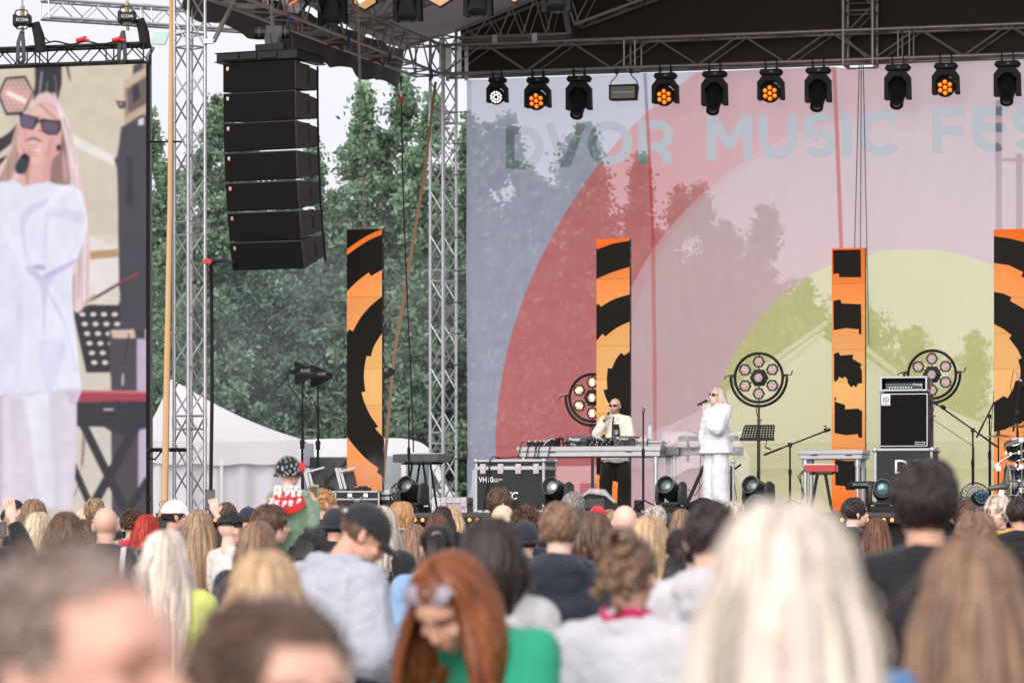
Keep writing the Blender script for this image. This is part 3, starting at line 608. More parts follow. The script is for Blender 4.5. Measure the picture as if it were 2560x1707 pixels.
m.tube(SB + RV * .03 + Vector((0, 0, 1.3)) + DV * .05, SB + RV * .03 + DV * .05 + Vector((0, 0, 7.9)), .009); m.build('edge_fitting', BLKM, t, world=True)
m = MB(); a = W(372, 356, 46); b = W(460, 354, 47); m.tube(a, b, .012); m.tube(W(372, 353, 46), W(440, 356, 46.8), .01); m.build('upper_stay', BLK, t, world=True)
m = MB(); m.tube(W(369, 1124, 46), W(462, 1124, 47), .028); m.path([W(372, 1145, 46), W(388, 1148, 46.1), W(402, 1130, 46.3), W(408, 1124, 46.4)], .012); m.build('lower_stay', BLK, t, world=True)
t = thing('screen_truss', 'black truss the LED screen hangs from, with cables and red connectors on it', 'truss', W(180, 130, 46.2))
A = W(368, 134, 46.1) ; B = A - RV * 3.8; truss(t, A, B, .28, .24, (0, 0, 1), .24, .024, .009, BLKM, secs=(.45, 1.6))
m = MB(); m.path([W(x, 108 + 4 * math.sin(x * .08), 45.95) for x in range(100, 368, 12)], .012, 5); m.path([W(100, 75, 46), W(112, 96, 46), W(126, 108, 46)], .008, 4); m.build('cable', BLK, t, world=True)
m = MB()
for x in (190, 280): m.tube(W(x, 102, 45.9), W(x + 20, 97, 45.9), .03); m.path([W(x + 20, 97, 45.9), W(x + 27, 94, 45.9), W(x + 18, 92, 45.9)], .012); m.tube(W(x + 20, 99, 45.9), W(x + 33, 103, 45.9), .022)
m.build('connector', M('red_plastic', L(200, 40, 40), .4), t, world=True)
m = MB()
for x in (52, 305): 
    m = MB()
    for s_ in (-1, 1): m.path([W(x + 3, 78, 46.1), W(x + s_ * 6, 105, 46.1 - .16), W(x + s_ * 8, 150, 46.1 - .16), W(x + s_ * 2, 160, 46)], .028, 6, flat=.35)
    m.build('sling', M('charcoal_sling', (.06, .06, .07), .8), t, world=True)
def hoist(px, py, Y, label, group=None):
    t = thing('chain_hoist', label, 'chain hoist', W(px, py, Y), group=group)
    m = MB(); m.box((0, 0, 0), (.20, .2, .12)); m.box((-.09, 0, 0), (.06, .22, .16)); m.box((.09, 0, 0), (.06, .22, .16)); m.build('motor_body', BLKM, t, bev=.02)
    m = MB()
    for s_ in (-1, 1): m.path([(s_ * .1, -.08, .06), (s_ * .07, -.08, .13), (-s_ * .0, -.08, .14)], .010, 5); m.path([(s_ * .1, -.08, -.06), (s_ * .06, -.08, -.12), (0, -.08, -.12)], .010, 5)
    m.build('carry_handle', BLKM, t)
    m = MB(); m.tube((0, 0, .07), (0, 0, .2), .03); m.build('hook_collar', M('brass', (.5, .38, .15), .4, .8), t)
    m = MB()
    for i in range(40): m.ring((0, 0, .2 + i * .028), .016, .004, ax=(0, 1, 0) if i % 2 else (1, 0, 0), n=8, m=4)
    m.build('chain', GRY, t)
    m = MB(); m.tube((0, 0, -.08), (.01, 0, -.18), .022); m.build('lower_hook', ALUD, t)
    m = MB(); m.path([(.17, .02, -.02), (.22, .02, -.2), (.25, .02, -.42)], [.06, .075, .075], 12, flat=.8); m.build('chain_bag', BLKC, t)
    text('label', 'ECOlift', .055, WHT, t, (-.07, -.125, -.02))
    return t
hoist(56, 53, 46.1, 'black chain hoist above the left part of the screen truss', 'chain hoists above the LED screen'); hoist(318, 44, 46.1, 'black chain hoist above the right end of the screen truss', 'chain hoists above the LED screen')
# ------------------------------------------------------------------ line array
ROOT = Vector(((557 - CX) * 45.5 / F, 45.5, zat(160, 45.5))); AY = math.radians(-23); ar = Vector((math.cos(AY), math.sin(AY), 0)); ad = Vector((-math.sin(AY), math.cos(AY), 0))
t = thing('line_array', 'column of seven black loudspeaker cabinets hanging in a curve from the roof', 'loudspeaker column', ROOT)
MESH = M('black_grille', (.006, .0055, .0055), .8, 0, .2, 30, bump=.4, bscale=300, spec=.15); CABM = M('speaker_cabinet_paint', (.035, .028, .028), .7, 0, .2, 20)
wd_, hh, dp = 1.09, .386, .68; fp = Vector((0, 0, -.0)); th = 0
for i, tl_ in enumerate((0, 1.5, 3, 5, 7, 10, 14)):
    a_ = math.radians(tl_); dn = Vector((0, math.sin(a_), -math.cos(a_))); bk = Vector((0, math.cos(a_), math.sin(a_)))
    X4 = Matrix(((ar.x, ad.x, 0, 0), (ar.y, ad.y, 0, 0), (0, 0, 1, 0), (0, 0, 0, 1)))
    c = MB(); c.X = X4; p0 = fp; p1 = fp + dn * hh; q0 = p0 + bk * dp + dn * .055; q1 = p1 + bk * dp - dn * .055
    vs = []
    for x in (0, wd_): vs += [p0 + Vector((x, 0, 0)), p1 + Vector((x, 0, 0)), q1 + Vector((x * .96 + .02, 0, 0)), q0 + Vector((x * .96 + .02, 0, 0))]
    c.add(vs, [(0, 1, 2, 3), (7, 6, 5, 4), (0, 4, 5, 1), (1, 5, 6, 2), (2, 6, 7, 3), (3, 7, 4, 0)]); cab = c.build('speaker_cabinet', CABM, t, bev=.012)
    gmb = MB(); gmb.X = X4; cc_ = (p0 + p1) / 2 - bk * .012 + Vector((wd_ / 2, 0, 0)); Rt = Matrix((Vector((1, 0, 0)), bk, -dn)).transposed(); gmb.box(cc_, (wd_ - .03, .016, hh - .03), Rt); gmb.build('grille', MESH, cab, bev=.004)
    lg = MB(); lg.X = X4; lc = p0 + dn * .07 - bk * .024 + Vector((.085, 0, 0)); lg.box(lc, (.036, .004, .036), Rt); lg.build('badge', ALU, cab)
    lg = MB(); lg.X = X4; lg.box(lc + dn * .026, (.036, .004, .012), Rt); lg.build('badge_stripe', M('orange_badge', L(235, 120, 40), .5, emit=None), cab)
    for s_, (bx, w2) in enumerate(((.17, .10), (.40, .055))):
        hd = MB(); hd.X = X4; hc = (p0 + p1) / 2 + bk * bx + Vector((wd_ * .985 + .004, 0, 0)); hd.box(hc, (.014, w2, hh * .44), Rt); hd.build('side_recess', BLK, cab)
    hd = MB(); hd.X = X4
    hd.box((p0 + p1) / 2 + bk * .17 + Vector((wd_ * .985 + .012, 0, 0)), (.012, .016, hh * .44), Rt); hd.box((p0 + p1) / 2 + bk * .17 + Vector((wd_ * .985 + .014, 0, 0)), (.012, .10, .014), Rt)
    for zz in (-.42, .42): hd.box((p0 + p1) / 2 + bk * .30 - dn * (hh * zz) + Vector((wd_ * .98 + .008, 0, 0)), (.016, .26, .016), Rt)
    hd.build('side_rail', M('worn_black_metal', (.06, .05, .05), .5, .3), cab)
    pn = MB(); pn.X = X4
    pn.bar(q0 + Vector((wd_ * .97 + .01, .02, .05)), q1 + Vector((wd_ * .97 + .01, .02, -.08)), .022, .022); pn.build('link_bar', BLKM, cab)
    fp = p1 + dn * .012
m = MB(); m.X = X4
m.box((.53, .12, .075), (1.2, .34, .11)); m.box((.53, .12, .135), (1.26, .36, .012)); m.box((.53, .12, .016), (1.26, .36, .012))
for x in (.15, .42, .72): m.box((x, -.06, .075), (.24, .03, .09))
m.build('flying_frame', BLKM, t, bev=.008)
m = MB(); m.X = X4; m.box((1.05, .45, .085), (.10, .75, .10)); m.box((1.05, .45, .14), (.15, .78, .012)); m.box((1.05, .45, .03), (.15, .78, .012)); m.build('rear_beam', BLKM, t)
m = MB(); m.X = X4; m.box((.62, .2, .2), (.42, .12, .11)); m.build('bracket', BLK, t, bev=.01)
tm = thing('chain_hoist', 'black chain hoist wrapped in a dark cloth above the hanging speaker column', 'chain hoist', W(682, 84, 45.6))
m = MB(); m.tube((-.24, 0, 0), (-.08, 0, 0), .085, n=20); m.tube((.08, 0, 0), (.23, 0, 0), .085, n=20); m.tube((-.1, 0, 0), (.1, 0, 0), .075, n=16); m.build('motor_body', BLKM, tm, bev=.008)
for x in (-.18, .17): m = MB(); m.ring((x, 0, 0), .088, .006, ax=(1, 0, 0), n=20, m=5); m.build('band', GRY, tm)
def drape(a, b):
    an = -.3 + 3.8 * a; w = .12 - .02 * math.sin(a * 3); x = (b - .5) * 2 * (w if a < .5 else w * (1 - .25 * (a - .5))) + .02 * math.sin(a * 9 + b * 5) + .03 * a
    if a < .35: return Vector((x, -.10 * math.cos(PI * .5 * (1 - a / .35)) - .02, .105 * math.sin(PI * .5 * (1 - a / .35)) + .0))
    k = (a - .35) / .65; return Vector((x + .05 * k * math.sin(b * 9), -.13 + .02 * math.sin(b * 14 + k * 6) - .03 * math.sin(k * 3), -.01 - .36 * k))
m = sheet(drape, 24, 24); m.build('cloth_cover', M('charcoal_cloth', (.05, .05, .055), .7, 0, .2), tm, ang=80)
m = MB()
for i in range(34): m.ring((-.01, .0, .09 + i * .04), .021, .006, ax=(0, 1, 0) if i % 2 else (1, 0, 0), n=8, m=4)
m.build('chain', ALUD, tm)
m = MB(); m.path([(.24, 0, .02), (.27, 0, -.1), (.26, 0, -.34)], .012); m.build('cable', BLK, tm)
t = thing('speaker_cable', 'bundle of black cables running from the lowest speaker down the silver tower', 'cable', W(526, 700, 46.6)); m = MB()
m.path([W(584, 655, 45.6), W(560, 650, 46), W(540, 652, 46.4), W(527, 664, 46.6), W(529, 760, 46.7), W(530, 1000, 46.7), W(526, 1295, 46.7)], .026, 7); m.path([W(582, 656, 45.6), W(555, 668, 46), W(535, 662, 46.4), W(523, 655, 46.5)], .008, 5); m.path([W(578, 664, 45.6), W(540, 672, 46.2), W(520, 690, 46.6), W(517, 660, 46.6)], .006, 5)
m.build('cord', BLK, t, world=True)
m = MB(); m.box(W(519, 655, 46.5), (.10, .1, .05)); m.box(W(518, 650, 46.5), (.07, .07, .03)); m.build('red_tape', M('red_tape', L(205, 40, 38), .5), t, world=True)
# ------------------------------------------------------------------ orange and black LED pillars
LEDM = M_screen('led_pillar_picture', 1.0, .6)
def pillar(px, Y, top, label, sc, org, art, cen, ramp, border=False, base_col=None):
    wv_ = .51; base = Vector(((px - CX) * Y / F, Y, 0)) - RV * (wv_ / 2) ; t = thing('led_pillar', label, 'LED pillar', base + RV * (wv_ / 2) + DV * .05 + Vector((0, 0, ZS)), group='orange and black LED pillars along the stage')
    zt = zat(top, Y); us = np.linspace(0, wv_, 110); zs_ = np.linspace(zt, ZS + .02, 760); U, Z = np.meshgrid(us, zs_); X, Yp = plane_px(U, Z, base, 0); X = (X - org[0]) * sc; Yp = (Yp - org[1]) * sc
    r = np.hypot(X - cen[0], Yp - cen[1]); rr = np.clip((r - ramp[0]) / (ramp[1] - ramp[0]), 0, 1)[..., None]
    og = s2l((247, 186, 116)) * (1 - rr) + s2l((250, 112, 26)) * rr; rg = (np.abs((r / 21.0) % 1 - .5) > .455)[..., None] * .38; og = og * (1 - rg) + s2l((225, 110, 40)) * rg
    bk = s2l((24, 20, 17)); m_ = np.zeros(X.shape)
    for mode, P in art: m_ = np.maximum(m_, polymask(X, Yp, P, 2.0)) if mode else m_ * (1 - polymask(X, Yp, P, 2.0))
    C = bk * (1 - m_[..., None]) + og * m_[..., None]; jn = np.minimum(np.abs((Z - ZS) % .5 - .25 - .25 + .25), 1); C = C * (1 - .30 * (np.abs(((Z - ZS + .25) % .5) - .25) < .005)[..., None]) * (1 + .05 * np.sign(np.sin(np.floor((Z - ZS) / .5) * 2.4)))[..., None]; C = C * (1 + rng.normal(0, .012, C.shape[:2])[..., None])
    o = t.location; P3 = np.stack([base.x + RV.x * U - o.x, base.y + RV.y * U - o.y, Z - o.z], -1)
    grid_mesh('display', P3, np.concatenate([np.clip(C, 0, 1), np.ones(C.shape[:2] + (1,))], -1), LEDM, t)
    m = MB(); m.box(base + RV * (wv_ / 2) + DV * .055 + Vector((0, 0, (zt + ZS) / 2)), (wv_ + .004, .1, zt - ZS - .005), R15); m.build('cabinet', BLK, t, world=True)
    m = MB(); k = 0
    z = ZS + .3
    while z < zt - .1:
        m.box(base + RV * (wv_ + .007) + DV * .05 + Vector((0, 0, z)), (.012, .035, .06), R15); k += 1; z += .16 if k % 2 else .42
    m.build('latch', GRY, t, world=True)
    m = MB(); m.box(base + RV * (wv_ / 2) + DV * .3 + Vector((0, 0, ZS + .03)), (.5, .6, .05), R15); m.bar(base + RV * .25 + DV * .55 + Vector((0, 0, ZS + .05)), base + RV * .25 + DV * .12 + Vector((0, 0, ZS + 1.2)), .05, .05); m.build('support', BLKM, t, world=True)
    return t
pillar(911, 47.2, 573, 'orange and black LED pillar left of the backdrop, in front of the trees', 2.24, (840, 560), [
    (1, smoothpoly([(40, 157), (120, 100), (190, 58), (270, 24)], 5, False) + smoothpoly([(270, 54), (190, 88), (120, 132), (40, 190)], 5, False)),
    (1, smoothpoly([(40, 400), (120, 320), (184, 272)], 4, False) + [(196, 292), (270, 250), (270, 398)] + smoothpoly([(255, 408), (200, 452), (140, 520), (95, 600)], 4, False) + [(73, 590), (40, 645)]),
    (1, smoothpoly([(262, 605), (215, 680), (195, 742)], 4, False) + [(172, 738)] + smoothpoly([(172, 738), (160, 800), (157, 870), (165, 938)], 4, False) + smoothpoly([(143, 942), (160, 1000), (195, 1075), (236, 1133)], 4, False) + [(219, 1145), (270, 1200)]),
    (1, [(40, 1115), (60, 1136), (40, 1150)]), (1, smoothpoly([(40, 1160), (100, 1240), (170, 1315), (238, 1366)], 4, False) + [(228, 1390), (270, 1420), (270, 1560), (160, 1560), (40, 1395)])], (480, 870), (300, 900))
pillar(1532.5, 50.8, 597, 'orange and black LED pillar directly behind the bald DJ', 2.24, (1460, 580), [
    (1, [(50, 20), (280, 20), (280, 42), (257, 48), (160, 65), (75, 97), (66, 75), (50, 80)]),
    (1, smoothpoly([(50, 272), (160, 225), (275, 190)], 4, False) + smoothpoly([(275, 344), (170, 375), (95, 418)], 4, False) + [(80, 402), (50, 420)]),
    (1, [(50, 632), (104, 570), (120, 585)] + smoothpoly([(120, 585), (185, 535), (275, 494)], 4, False) + [(275, 655), (225, 690), (208, 675)] + smoothpoly([(208, 675), (180, 710), (155, 765)], 3, False) + [(133, 760), (127, 820), (130, 880), (108, 883)] + smoothpoly([(108, 883), (125, 935), (150, 975), (200, 1040), (275, 1098)], 4, False) + [(275, 1195), (150, 1160), (50, 1090)]),
    (1, [(50, 1346), (160, 1392), (275, 1424), (275, 1560), (50, 1560)])], (300, 850), (200, 820))
pillar(2121, 51.8, 620, 'orange framed LED pillar standing between the singer and the bass amplifier', 2.306, (2050, 600), [
    (1, [(0, 0), (400, 0), (400, 1700), (0, 1700)]), (0, [(75, 58), (235, 55), (237, 215), (112, 215), (108, 192), (76, 197)]),
    (0, [(77, 350), (118, 342), (124, 365), (237, 370), (239, 545), (222, 540), (225, 515), (150, 508), (78, 520)]),
    (0, [(80, 655), (108, 645), (116, 665), (192, 660), (188, 685), (241, 715), (232, 735), (242, 750), (243, 825), (218, 828), (210, 850), (192, 838), (180, 850), (160, 825), (158, 805), (145, 787), (130, 798), (110, 788), (100, 812), (80, 812)]),
    (0, [(83, 900), (95, 915), (85, 930), (145, 950), (145, 975), (222, 970), (235, 985), (243, 978), (243, 1140), (222, 1137), (218, 1118), (150, 1125), (84, 1112)]), (0, [(86, 1265), (160, 1272), (238, 1268), (240, 1440), (150, 1440), (145, 1418), (88, 1412)])], (150, 820), (40, 760))
pillar(2531, 47.2, 573, 'orange and black LED pillar at the right edge behind the drum kit', 2.178, (2440, 560), [
    (1, [(0, 0), (500, 0), (500, 1700), (0, 1700)]), (0, [(90, 66), (180, 78), (261, 98), (320, 120), (320, 330), (247, 285), (256, 262), (180, 225), (90, 212)]),
    (0, [(90, 368), (150, 378), (193, 398), (186, 418), (261, 462), (400, 560), (400, 1000), (300, 1040), (235, 1092), (227, 1083), (160, 1118), (90, 1133), (90, 975), (150, 935), (172, 947), (200, 900), (215, 852), (240, 850), (242, 790), (230, 740), (248, 728), (225, 680), (180, 622), (193, 605), (150, 572), (90, 540)])], (60, 780), (150, 760))
# ------------------------------------------------------------------ fixtures on the back truss
def emis(name, c, s=1.0):
    if name in _M: return _M[name]
    return M(name, tuple(min(1, x) for x in c), .3, emit=c, es=s)
OR_L = emis('orange_lamp_glow', L(250, 125, 15), 1.0); OR_H = emis('orange_lamp_core', L(255, 190, 90), 1.0); WH_L = emis('white_lamp_glow', L(255, 250, 250), 1.1)
def fixture_top(t, w=.33):
    m = MB(); m.box((0, 0, -.13), (w, .2, .10)); m.box((0, 0, -.13), (w * 1.14, .12, .05)); m.build('base', BLK, t, bev=.02)
    for x in (-.09, .09): m = MB(); m.box((x, 0, -.04), (.035, .05, .10)); m.ring((x, 0, .03), .034, .012, ax=(1, 0, 0), n=12, m=5); m.build('clamp', BLKM, t)
    m = MB(); m.box((.02, -.103, -.13), (.045, .004, .03)); m.build('readout', GRY, t)
def yoke(t, w, h, z0, th_=.05, dpt=.14, cut=.1):
    m = MB(); p = [(-w / 2, z0 - cut * .0 - .09), (-w / 2 + .07, z0), (w / 2 - .07, z0), (w / 2, z0 - .09), (w / 2, z0 - h), (w / 2 - th_, z0 - h), (w / 2 - th_, z0 - .17), (w / 2 - th_ - .09, z0 - .075), (-w / 2 + th_ + .09, z0 - .075), (-w / 2 + th_, z0 - .17), (-w / 2 + th_, z0 - h), (-w / 2, z0 - h)]
    n = len(p); a = [(x, -dpt / 2, z) for x, z in p]; b = [(x, dpt / 2, z) for x, z in p]; fs = []
    idx = [(0, 1, 8 + 1, 10 - 1)]
    q = [(0, 1, 9, 10 + 0)]
    strips = [(0, 9, 10, 11), (0, 1, 8, 9), (1, 2, 7, 8), (2, 3, 6, 7), (3, 4, 5, 6)]
    strips = [(11, 10, 9, 0), (0, 9, 8, 1), (1, 8, 7, 2), (2, 7, 6, 3), (3, 6, 5, 4)]
    fs = [tuple(reversed(s)) for s in strips] + [tuple(i + n for i in s) for s in strips] + [(i, (i + 1) % n, n + (i + 1) % n, n + i) for i in range(n)]
    m.add(a + b, fs); return m.build('yoke', BLK, t, bev=.012)
def wash(P, label, white=False, rz=YAW, s=1.0):
    t = thing('moving_head_light', label, 'stage light', P, rz, group='moving lights hanging under the back truss'); t.scale = (s,) * 3
    fixture_top(t); yoke(t, .41, .36, -.20)
    hd = Vector((0, -.06, -.46)); ax = Vector((0, -1, -.28)).normalized(); m = MB()
    m.lathe([(.05, -.2), (.12, -.17), (.155, -.06), (.158, .05), (.150, .07), (.140, .075), (.135, .055), (0, .055)], hd, ax, 28); h = m.build('head', BLK, t)
    q = Vector((0, 0, 1)).rotation_difference(ax); e1 = Vector((1, 0, 0)); e2 = ax.cross(e1).normalized()
    if white: pos = [(0.0, 0)] + [(.052, k * 60) for k in range(6)] + [(.102, 15 + k * 30) for k in range(12)]; rl = .021
    else: pos = [(0, 0)] + [(.088, 90 + k * 60) for k in range(6)]; rl = .036
    for i, (r_, a_) in enumerate(pos):
        if white and i == 0: continue
        c = hd + ax * .060 + e1 * (r_ * math.cos(math.radians(a_))) + e2 * (r_ * math.sin(math.radians(a_)))
        l = MB(); l.lathe([(rl, 0), (rl * .9, .012), (rl * .5, .022), (0, .025)], c, ax, 12); lo = l.build('lens', WH_L if white else OR_L, h)
        if not white: l = MB(); l.ell(c + ax * .018 + Vector((0, 0, rl * .3)), (rl * .55, rl * .4, rl * .4), nu=10, nv=6); l.build('glint', OR_H, h)
    return t
def beam(P, label, rz=YAW, s=1.0, tilt=.0):
    t = thing('moving_head_light', label, 'stage light', P, rz, group='moving lights hanging under the back truss'); t.scale = (s,) * 3
    fixture_top(t, .36); yoke(t, .40, .42, -.20, .06)
    ax = Vector((.04, -.75, -1)).normalized(); m = MB(); m.lathe([(.06, -.17), (.12, -.14), (.145, -.05), (.145, .08), (.125, .16), (.108, .28), (.105, .36), (.09, .365), (.085, .34), (0, .34)], (0, -.02, -.46), ax, 28); m.build('head', BLK, t)
    m = MB(); m.lathe([(.084, 0), (.05, .018), (0, .024)], Vector((0, -.02, -.46)) + ax * .341, ax, 20); m.build('lens', M('dark_lens', (.02, .03, .03), .08, 0, spec=.9), t)
    return t
def hang(px, py=None, v=-.235): p = SP(px, v); p.z = 8.88; return p
ws = [(1345, 'orange lit moving head, leftmost orange one under the truss, beside the white lit one'), (1664, 'orange lit moving head hanging just right of the rectangular strobe'), (1928, 'orange lit moving head hanging above the letter M U gap of the word MUSIC'), (2365, 'orange lit moving head hanging above the letter F')]
wash(hang(1244), 'small moving head with white lit diodes, first in the row under the truss', True, s=.82)
for px, lb in ws: wash(hang(px), lb)
for px, lb in [(1448, 'dark unlit moving head pointing down above the letter O of DVOR'), (1787, 'dark unlit moving head hanging between two orange lit ones, right of the first red seam'), (2046, 'dark unlit moving head hanging just left of the second red seam'), (2245, 'dark unlit moving head hanging right of the upright truss post'), (2519, 'dark unlit moving head nearest the right edge of the picture')]: beam(hang(px), lb)
t = thing('strobe_light', 'rectangular strobe with a glass front hanging in the row of moving heads', 'stage light', hang(1560), YAW); m = MB()
m.prism([(-.235, -.25), (-.235, -.28), (-.21, -.50), (.21, -.50), (.235, -.28), (.235, -.25)], .16); m.box((0, -.085, -.265), (.47, .02, .03)); m.box((0, -.085, -.49), (.44, .02, .03)); m.box((-.215, -.085, -.38), (.03, .02, .22)); m.box((.215, -.085, -.38), (.03, .02, .22)); m.build('housing', BLK, t, bev=.004)
m = MB(); m.box((0, -.083, -.38), (.40, .006, .2)); m.build('glass', M('strobe_reflector', (.10, .098, .09), .2, .6, .3, 3), t)
m = MB(); m.tube((-.18, -.09, -.38), (.18, -.09, -.38), .012); m.build('lamp_tube', M('frosted_tube', (.75, .74, .7), .2), t)
m = MB()
for x in (-.12, .12): m.path([(x, 0, .02), (x, 0, -.1), (x * 1.8, 0, -.2), (x * 1.9, 0, -.3)], .009); m.box((x, 0, -.02), (.05, .05, .1))
m.build('bracket', BLKM, t)
# hexagonal lamps
def honey(name, c, e=None, es=1.0, sc=60):
    if name in _M: return _M[name]
    m = M(name, c, .2, .2, .1, 8, emit=e, es=es); t = m.node_tree; b = t.nodes['Principled BSDF']
    vo = t.nodes.new('ShaderNodeTexVoronoi'); vo.feature = 'DISTANCE_TO_EDGE'; vo.inputs['Scale'].default_value = sc; vo.inputs['Randomness'].default_value = .1
    tc = [n for n in t.nodes if n.type == 'TEX_COORD'][0]; t.links.new(tc.outputs['Object'], vo.inputs['Vector'])
    rp = t.nodes.new('ShaderNodeMapRange'); rp.inputs[1].default_value = .06; rp.inputs[2].default_value = .16; t.links.new(vo.outputs['Distance'], rp.inputs[0])
    mx = t.nodes.new('ShaderNodeMix'); mx.data_type = 'RGBA'; mx.inputs[6].default_value = (.05, .04, .045, 1); mx.inputs[7].default_value = (*c, 1); t.links.new(rp.outputs[0], mx.inputs[0]); t.links.new(mx.outputs[2], b.inputs['Base Color'])
    if e:
        mu = t.nodes.new('ShaderNodeMath'); mu.operation = 'MULTIPLY_ADD'; mu.inputs[1].default_value = es * .6 / EXF; mu.inputs[2].default_value = es * .4 / EXF; t.links.new(rp.outputs[0], mu.inputs[0]); t.links.new(mu.outputs[0], b.inputs['Emission Strength'])
    return m
H_OFF = honey('honeycomb_lens', (.30, .27, .31)); H_ON = honey('honeycomb_lens_lit', (.16, .10, .05), L(255, 186, 112), .8); FIL = emis('filament_glow', L(255, 120, 50), 1.3); FIL_ON = emis('filament_bright', L(255, 246, 225), 3.5)
def hexa(par, c, R, lit, fa, name='hex_lamp', rot=0, bright=1):
    hp = [(R * math.cos(rot + k * PI / 3), R * math.sin(rot + k * PI / 3)) for k in range(6)]; m = MB(); c = Vector(c)
    m.prism(hp, .05, c + Vector((0, .02, 0))); o = m.build(name, BLK, par, bev=.004)
    m = MB()
    for k in range(6): a, b = hp[k], hp[(k + 1) % 6]; m.bar(c + Vector((a[0] * .94, -.01, a[1] * .94)), c + Vector((b[0] * .94, -.01, b[1] * .94)), .022, .022)
    m.build('rim', BLK, o)
    m = MB(); m.prism([(x * .88, y * .88) for x, y in hp], .006, c + Vector((0, -.012, 0))); m.build('lens', H_ON if lit else H_OFF, o)
    m = MB(); d = Vector((math.cos(fa), 0, math.sin(fa))) * (R * .55); m.tube(c - d + Vector((0, -.02, 0)), c + d + Vector((0, -.02, 0)), R * (.22 if lit else .055)); m.build('filament', FIL_ON if lit else FIL, o)
    return o
for px, py, lit, lb in ((735, 6, 0, 'big hexagonal lamp, the dim leftmost one at the top edge'), (913, -8, 1, 'big hexagonal lamp glowing warm, second from the left at the top edge'), (1101, -16, 1, 'big hexagonal lamp glowing warm above the roof corner, third from the left'), (1287, -27, 1, 'big hexagonal lamp glowing warm, rightmost at the top edge')):
    P = SP(px, -6.5); P.z = zat(py, P.y); t = thing('hexagonal_lamp', lb, 'stage light', P, YAW, group='hexagonal lamps under the lighting truss')
    hexa(t, (0, 0, 0), .215, lit, .5, 'housing', rot=PI / 6 if px > 800 else .9); m = MB(); m.path([(-.24, .03, .0), (-.24, .03, .2), (.24, .03, .2), (.24, .03, 0)], .014); m.tube((0, .03, .2), (0, .05, .42), .02); m.build('bracket', BLKM, t)
for px, py, lb in ((832, 24, 'dark moving head at the top edge between the two leftmost hexagonal lamps'), (1020, 18, 'dark moving head at the top edge above the left roof truss'), (1196, 5, 'dark moving head at the top edge against the grey roof fabric'), (1392, -6, 'dark moving head at the top edge next to the sloping rafter')):
    P = SP(px, -6.4); P.z = zat(py, P.y) + .42; t = thing('moving_head_light', lb, 'stage light', P, YAW, group='moving lights under the lighting truss')
    fixture_top(t, .34); y_ = yoke(t, .40, .42, -.20, .055); m = MB(); m.lathe([(.10, -.15), (.145, -.13), (.15, .06), (.155, .07), (.155, .12), (.13, .13), (.12, .10), (0, .10)], (0, 0, -.47), (.05, -.35, -1), 26); m.build('head', M('dark_green_grey', (.03, .035, .033), .5), t)
# round seven-lamp blinders
def wheel(px, py, v, lit, label, fa):
    P = SP(px, v); Y = P.y; P.z = ZS; t = thing('round_blinder', label, 'stage light', P, YAW, group='round seven lamp blinders on stands'); zc = zat(py, Y) - ZS
    m = MB(); m.ring((0, 0, zc), .357, .022, n=56, m=8); m.build('ring', BLKM, t)
    m = MB(); m.ring((0, 0, zc), .418, .022, a0=PI * 1.0, a1=PI * 2.0, n=40, m=8); m.path([(-.418, 0, zc), (-.418, 0, zc + .03), (-.36, 0, zc + .03)], .02); m.path([(.418, 0, zc), (.418, 0, zc + .03), (.36, 0, zc + .03)], .02); m.build('yoke_arc', BLKM, t)
    m = MB(); m.path([(-.43, 0, zc + .03), (-.50, 0, zc + .02), (-.515, 0, zc - .02)], .009); m.path([(.43, 0, zc + .03), (.48, 0, zc + .04), (.505, 0, zc + .10)], .009); m.build('lever', BLKM, t)
    m = MB()
    for k in range(6): a_ = math.radians(90 + 60 * k); m.bar((.1 * math.cos(a_), .01, zc + .1 * math.sin(a_)), (.35 * math.cos(a_), .01, zc + .35 * math.sin(a_)), .018, .022, up=(0, 1, 0))
    m.build('spoke', BLKM, t)
    m = MB(); m.prism([(.14 * math.cos(k * PI / 3), .14 * math.sin(k * PI / 3)) for k in range(6)], .05, (0, .03, zc)); m.build('hub', BLK, t, bev=.006)
    hexa(t, (0, -.02, zc), .085, lit, PI / 2)
    for k in range(6): a_ = math.radians(90 + 60 * k); hexa(t, (.235 * math.cos(a_), 0, zc + .235 * math.sin(a_)), .088, lit, fa[k])
    m = MB(); m.tube((0, 0, .04), (0, 0, zc - .62), .024, n=12); m.tube((0, 0, .3), (0, 0, zc - .42), .018, n=12); m.tube((-.03, 0, zc - .62), (.05, 0, zc - .62), .01); m.build('mast', M('mast_grey', (.07, .065, .07), .5, .4), t)
    m = MB(); m.path([(.03, -.02, zc - .36), (-.03, -.03, zc - .42), (-.03, -.03, zc - .52), (.0, -.03, zc - .6)], .007); m.build('cable', BLK, t)
    for k in range(3):
        a_ = k * 2.094 + .4; m = MB(); m.bar((0, 0, .22), (.5 * math.cos(a_), .5 * math.sin(a_), .02), .03, .02); m.build('leg', BLKM, t)
    return t
A6 = [PI / 2, -.5, .6, PI / 2, -.45, .55]
wheel(1481, 994, -3.6, 1, 'round lamp wheel glowing warm, partly hidden behind the DJ pillar', [PI / 2, .5, -.5, PI / 2, .5, -.5]); wheel(1897, 944, -4.6, 0, 'round lamp wheel with dim filaments right behind the singer', A6); wheel(2330, 936, -3.2, 0, 'round lamp wheel with dim filaments behind the bass amplifier', A6)
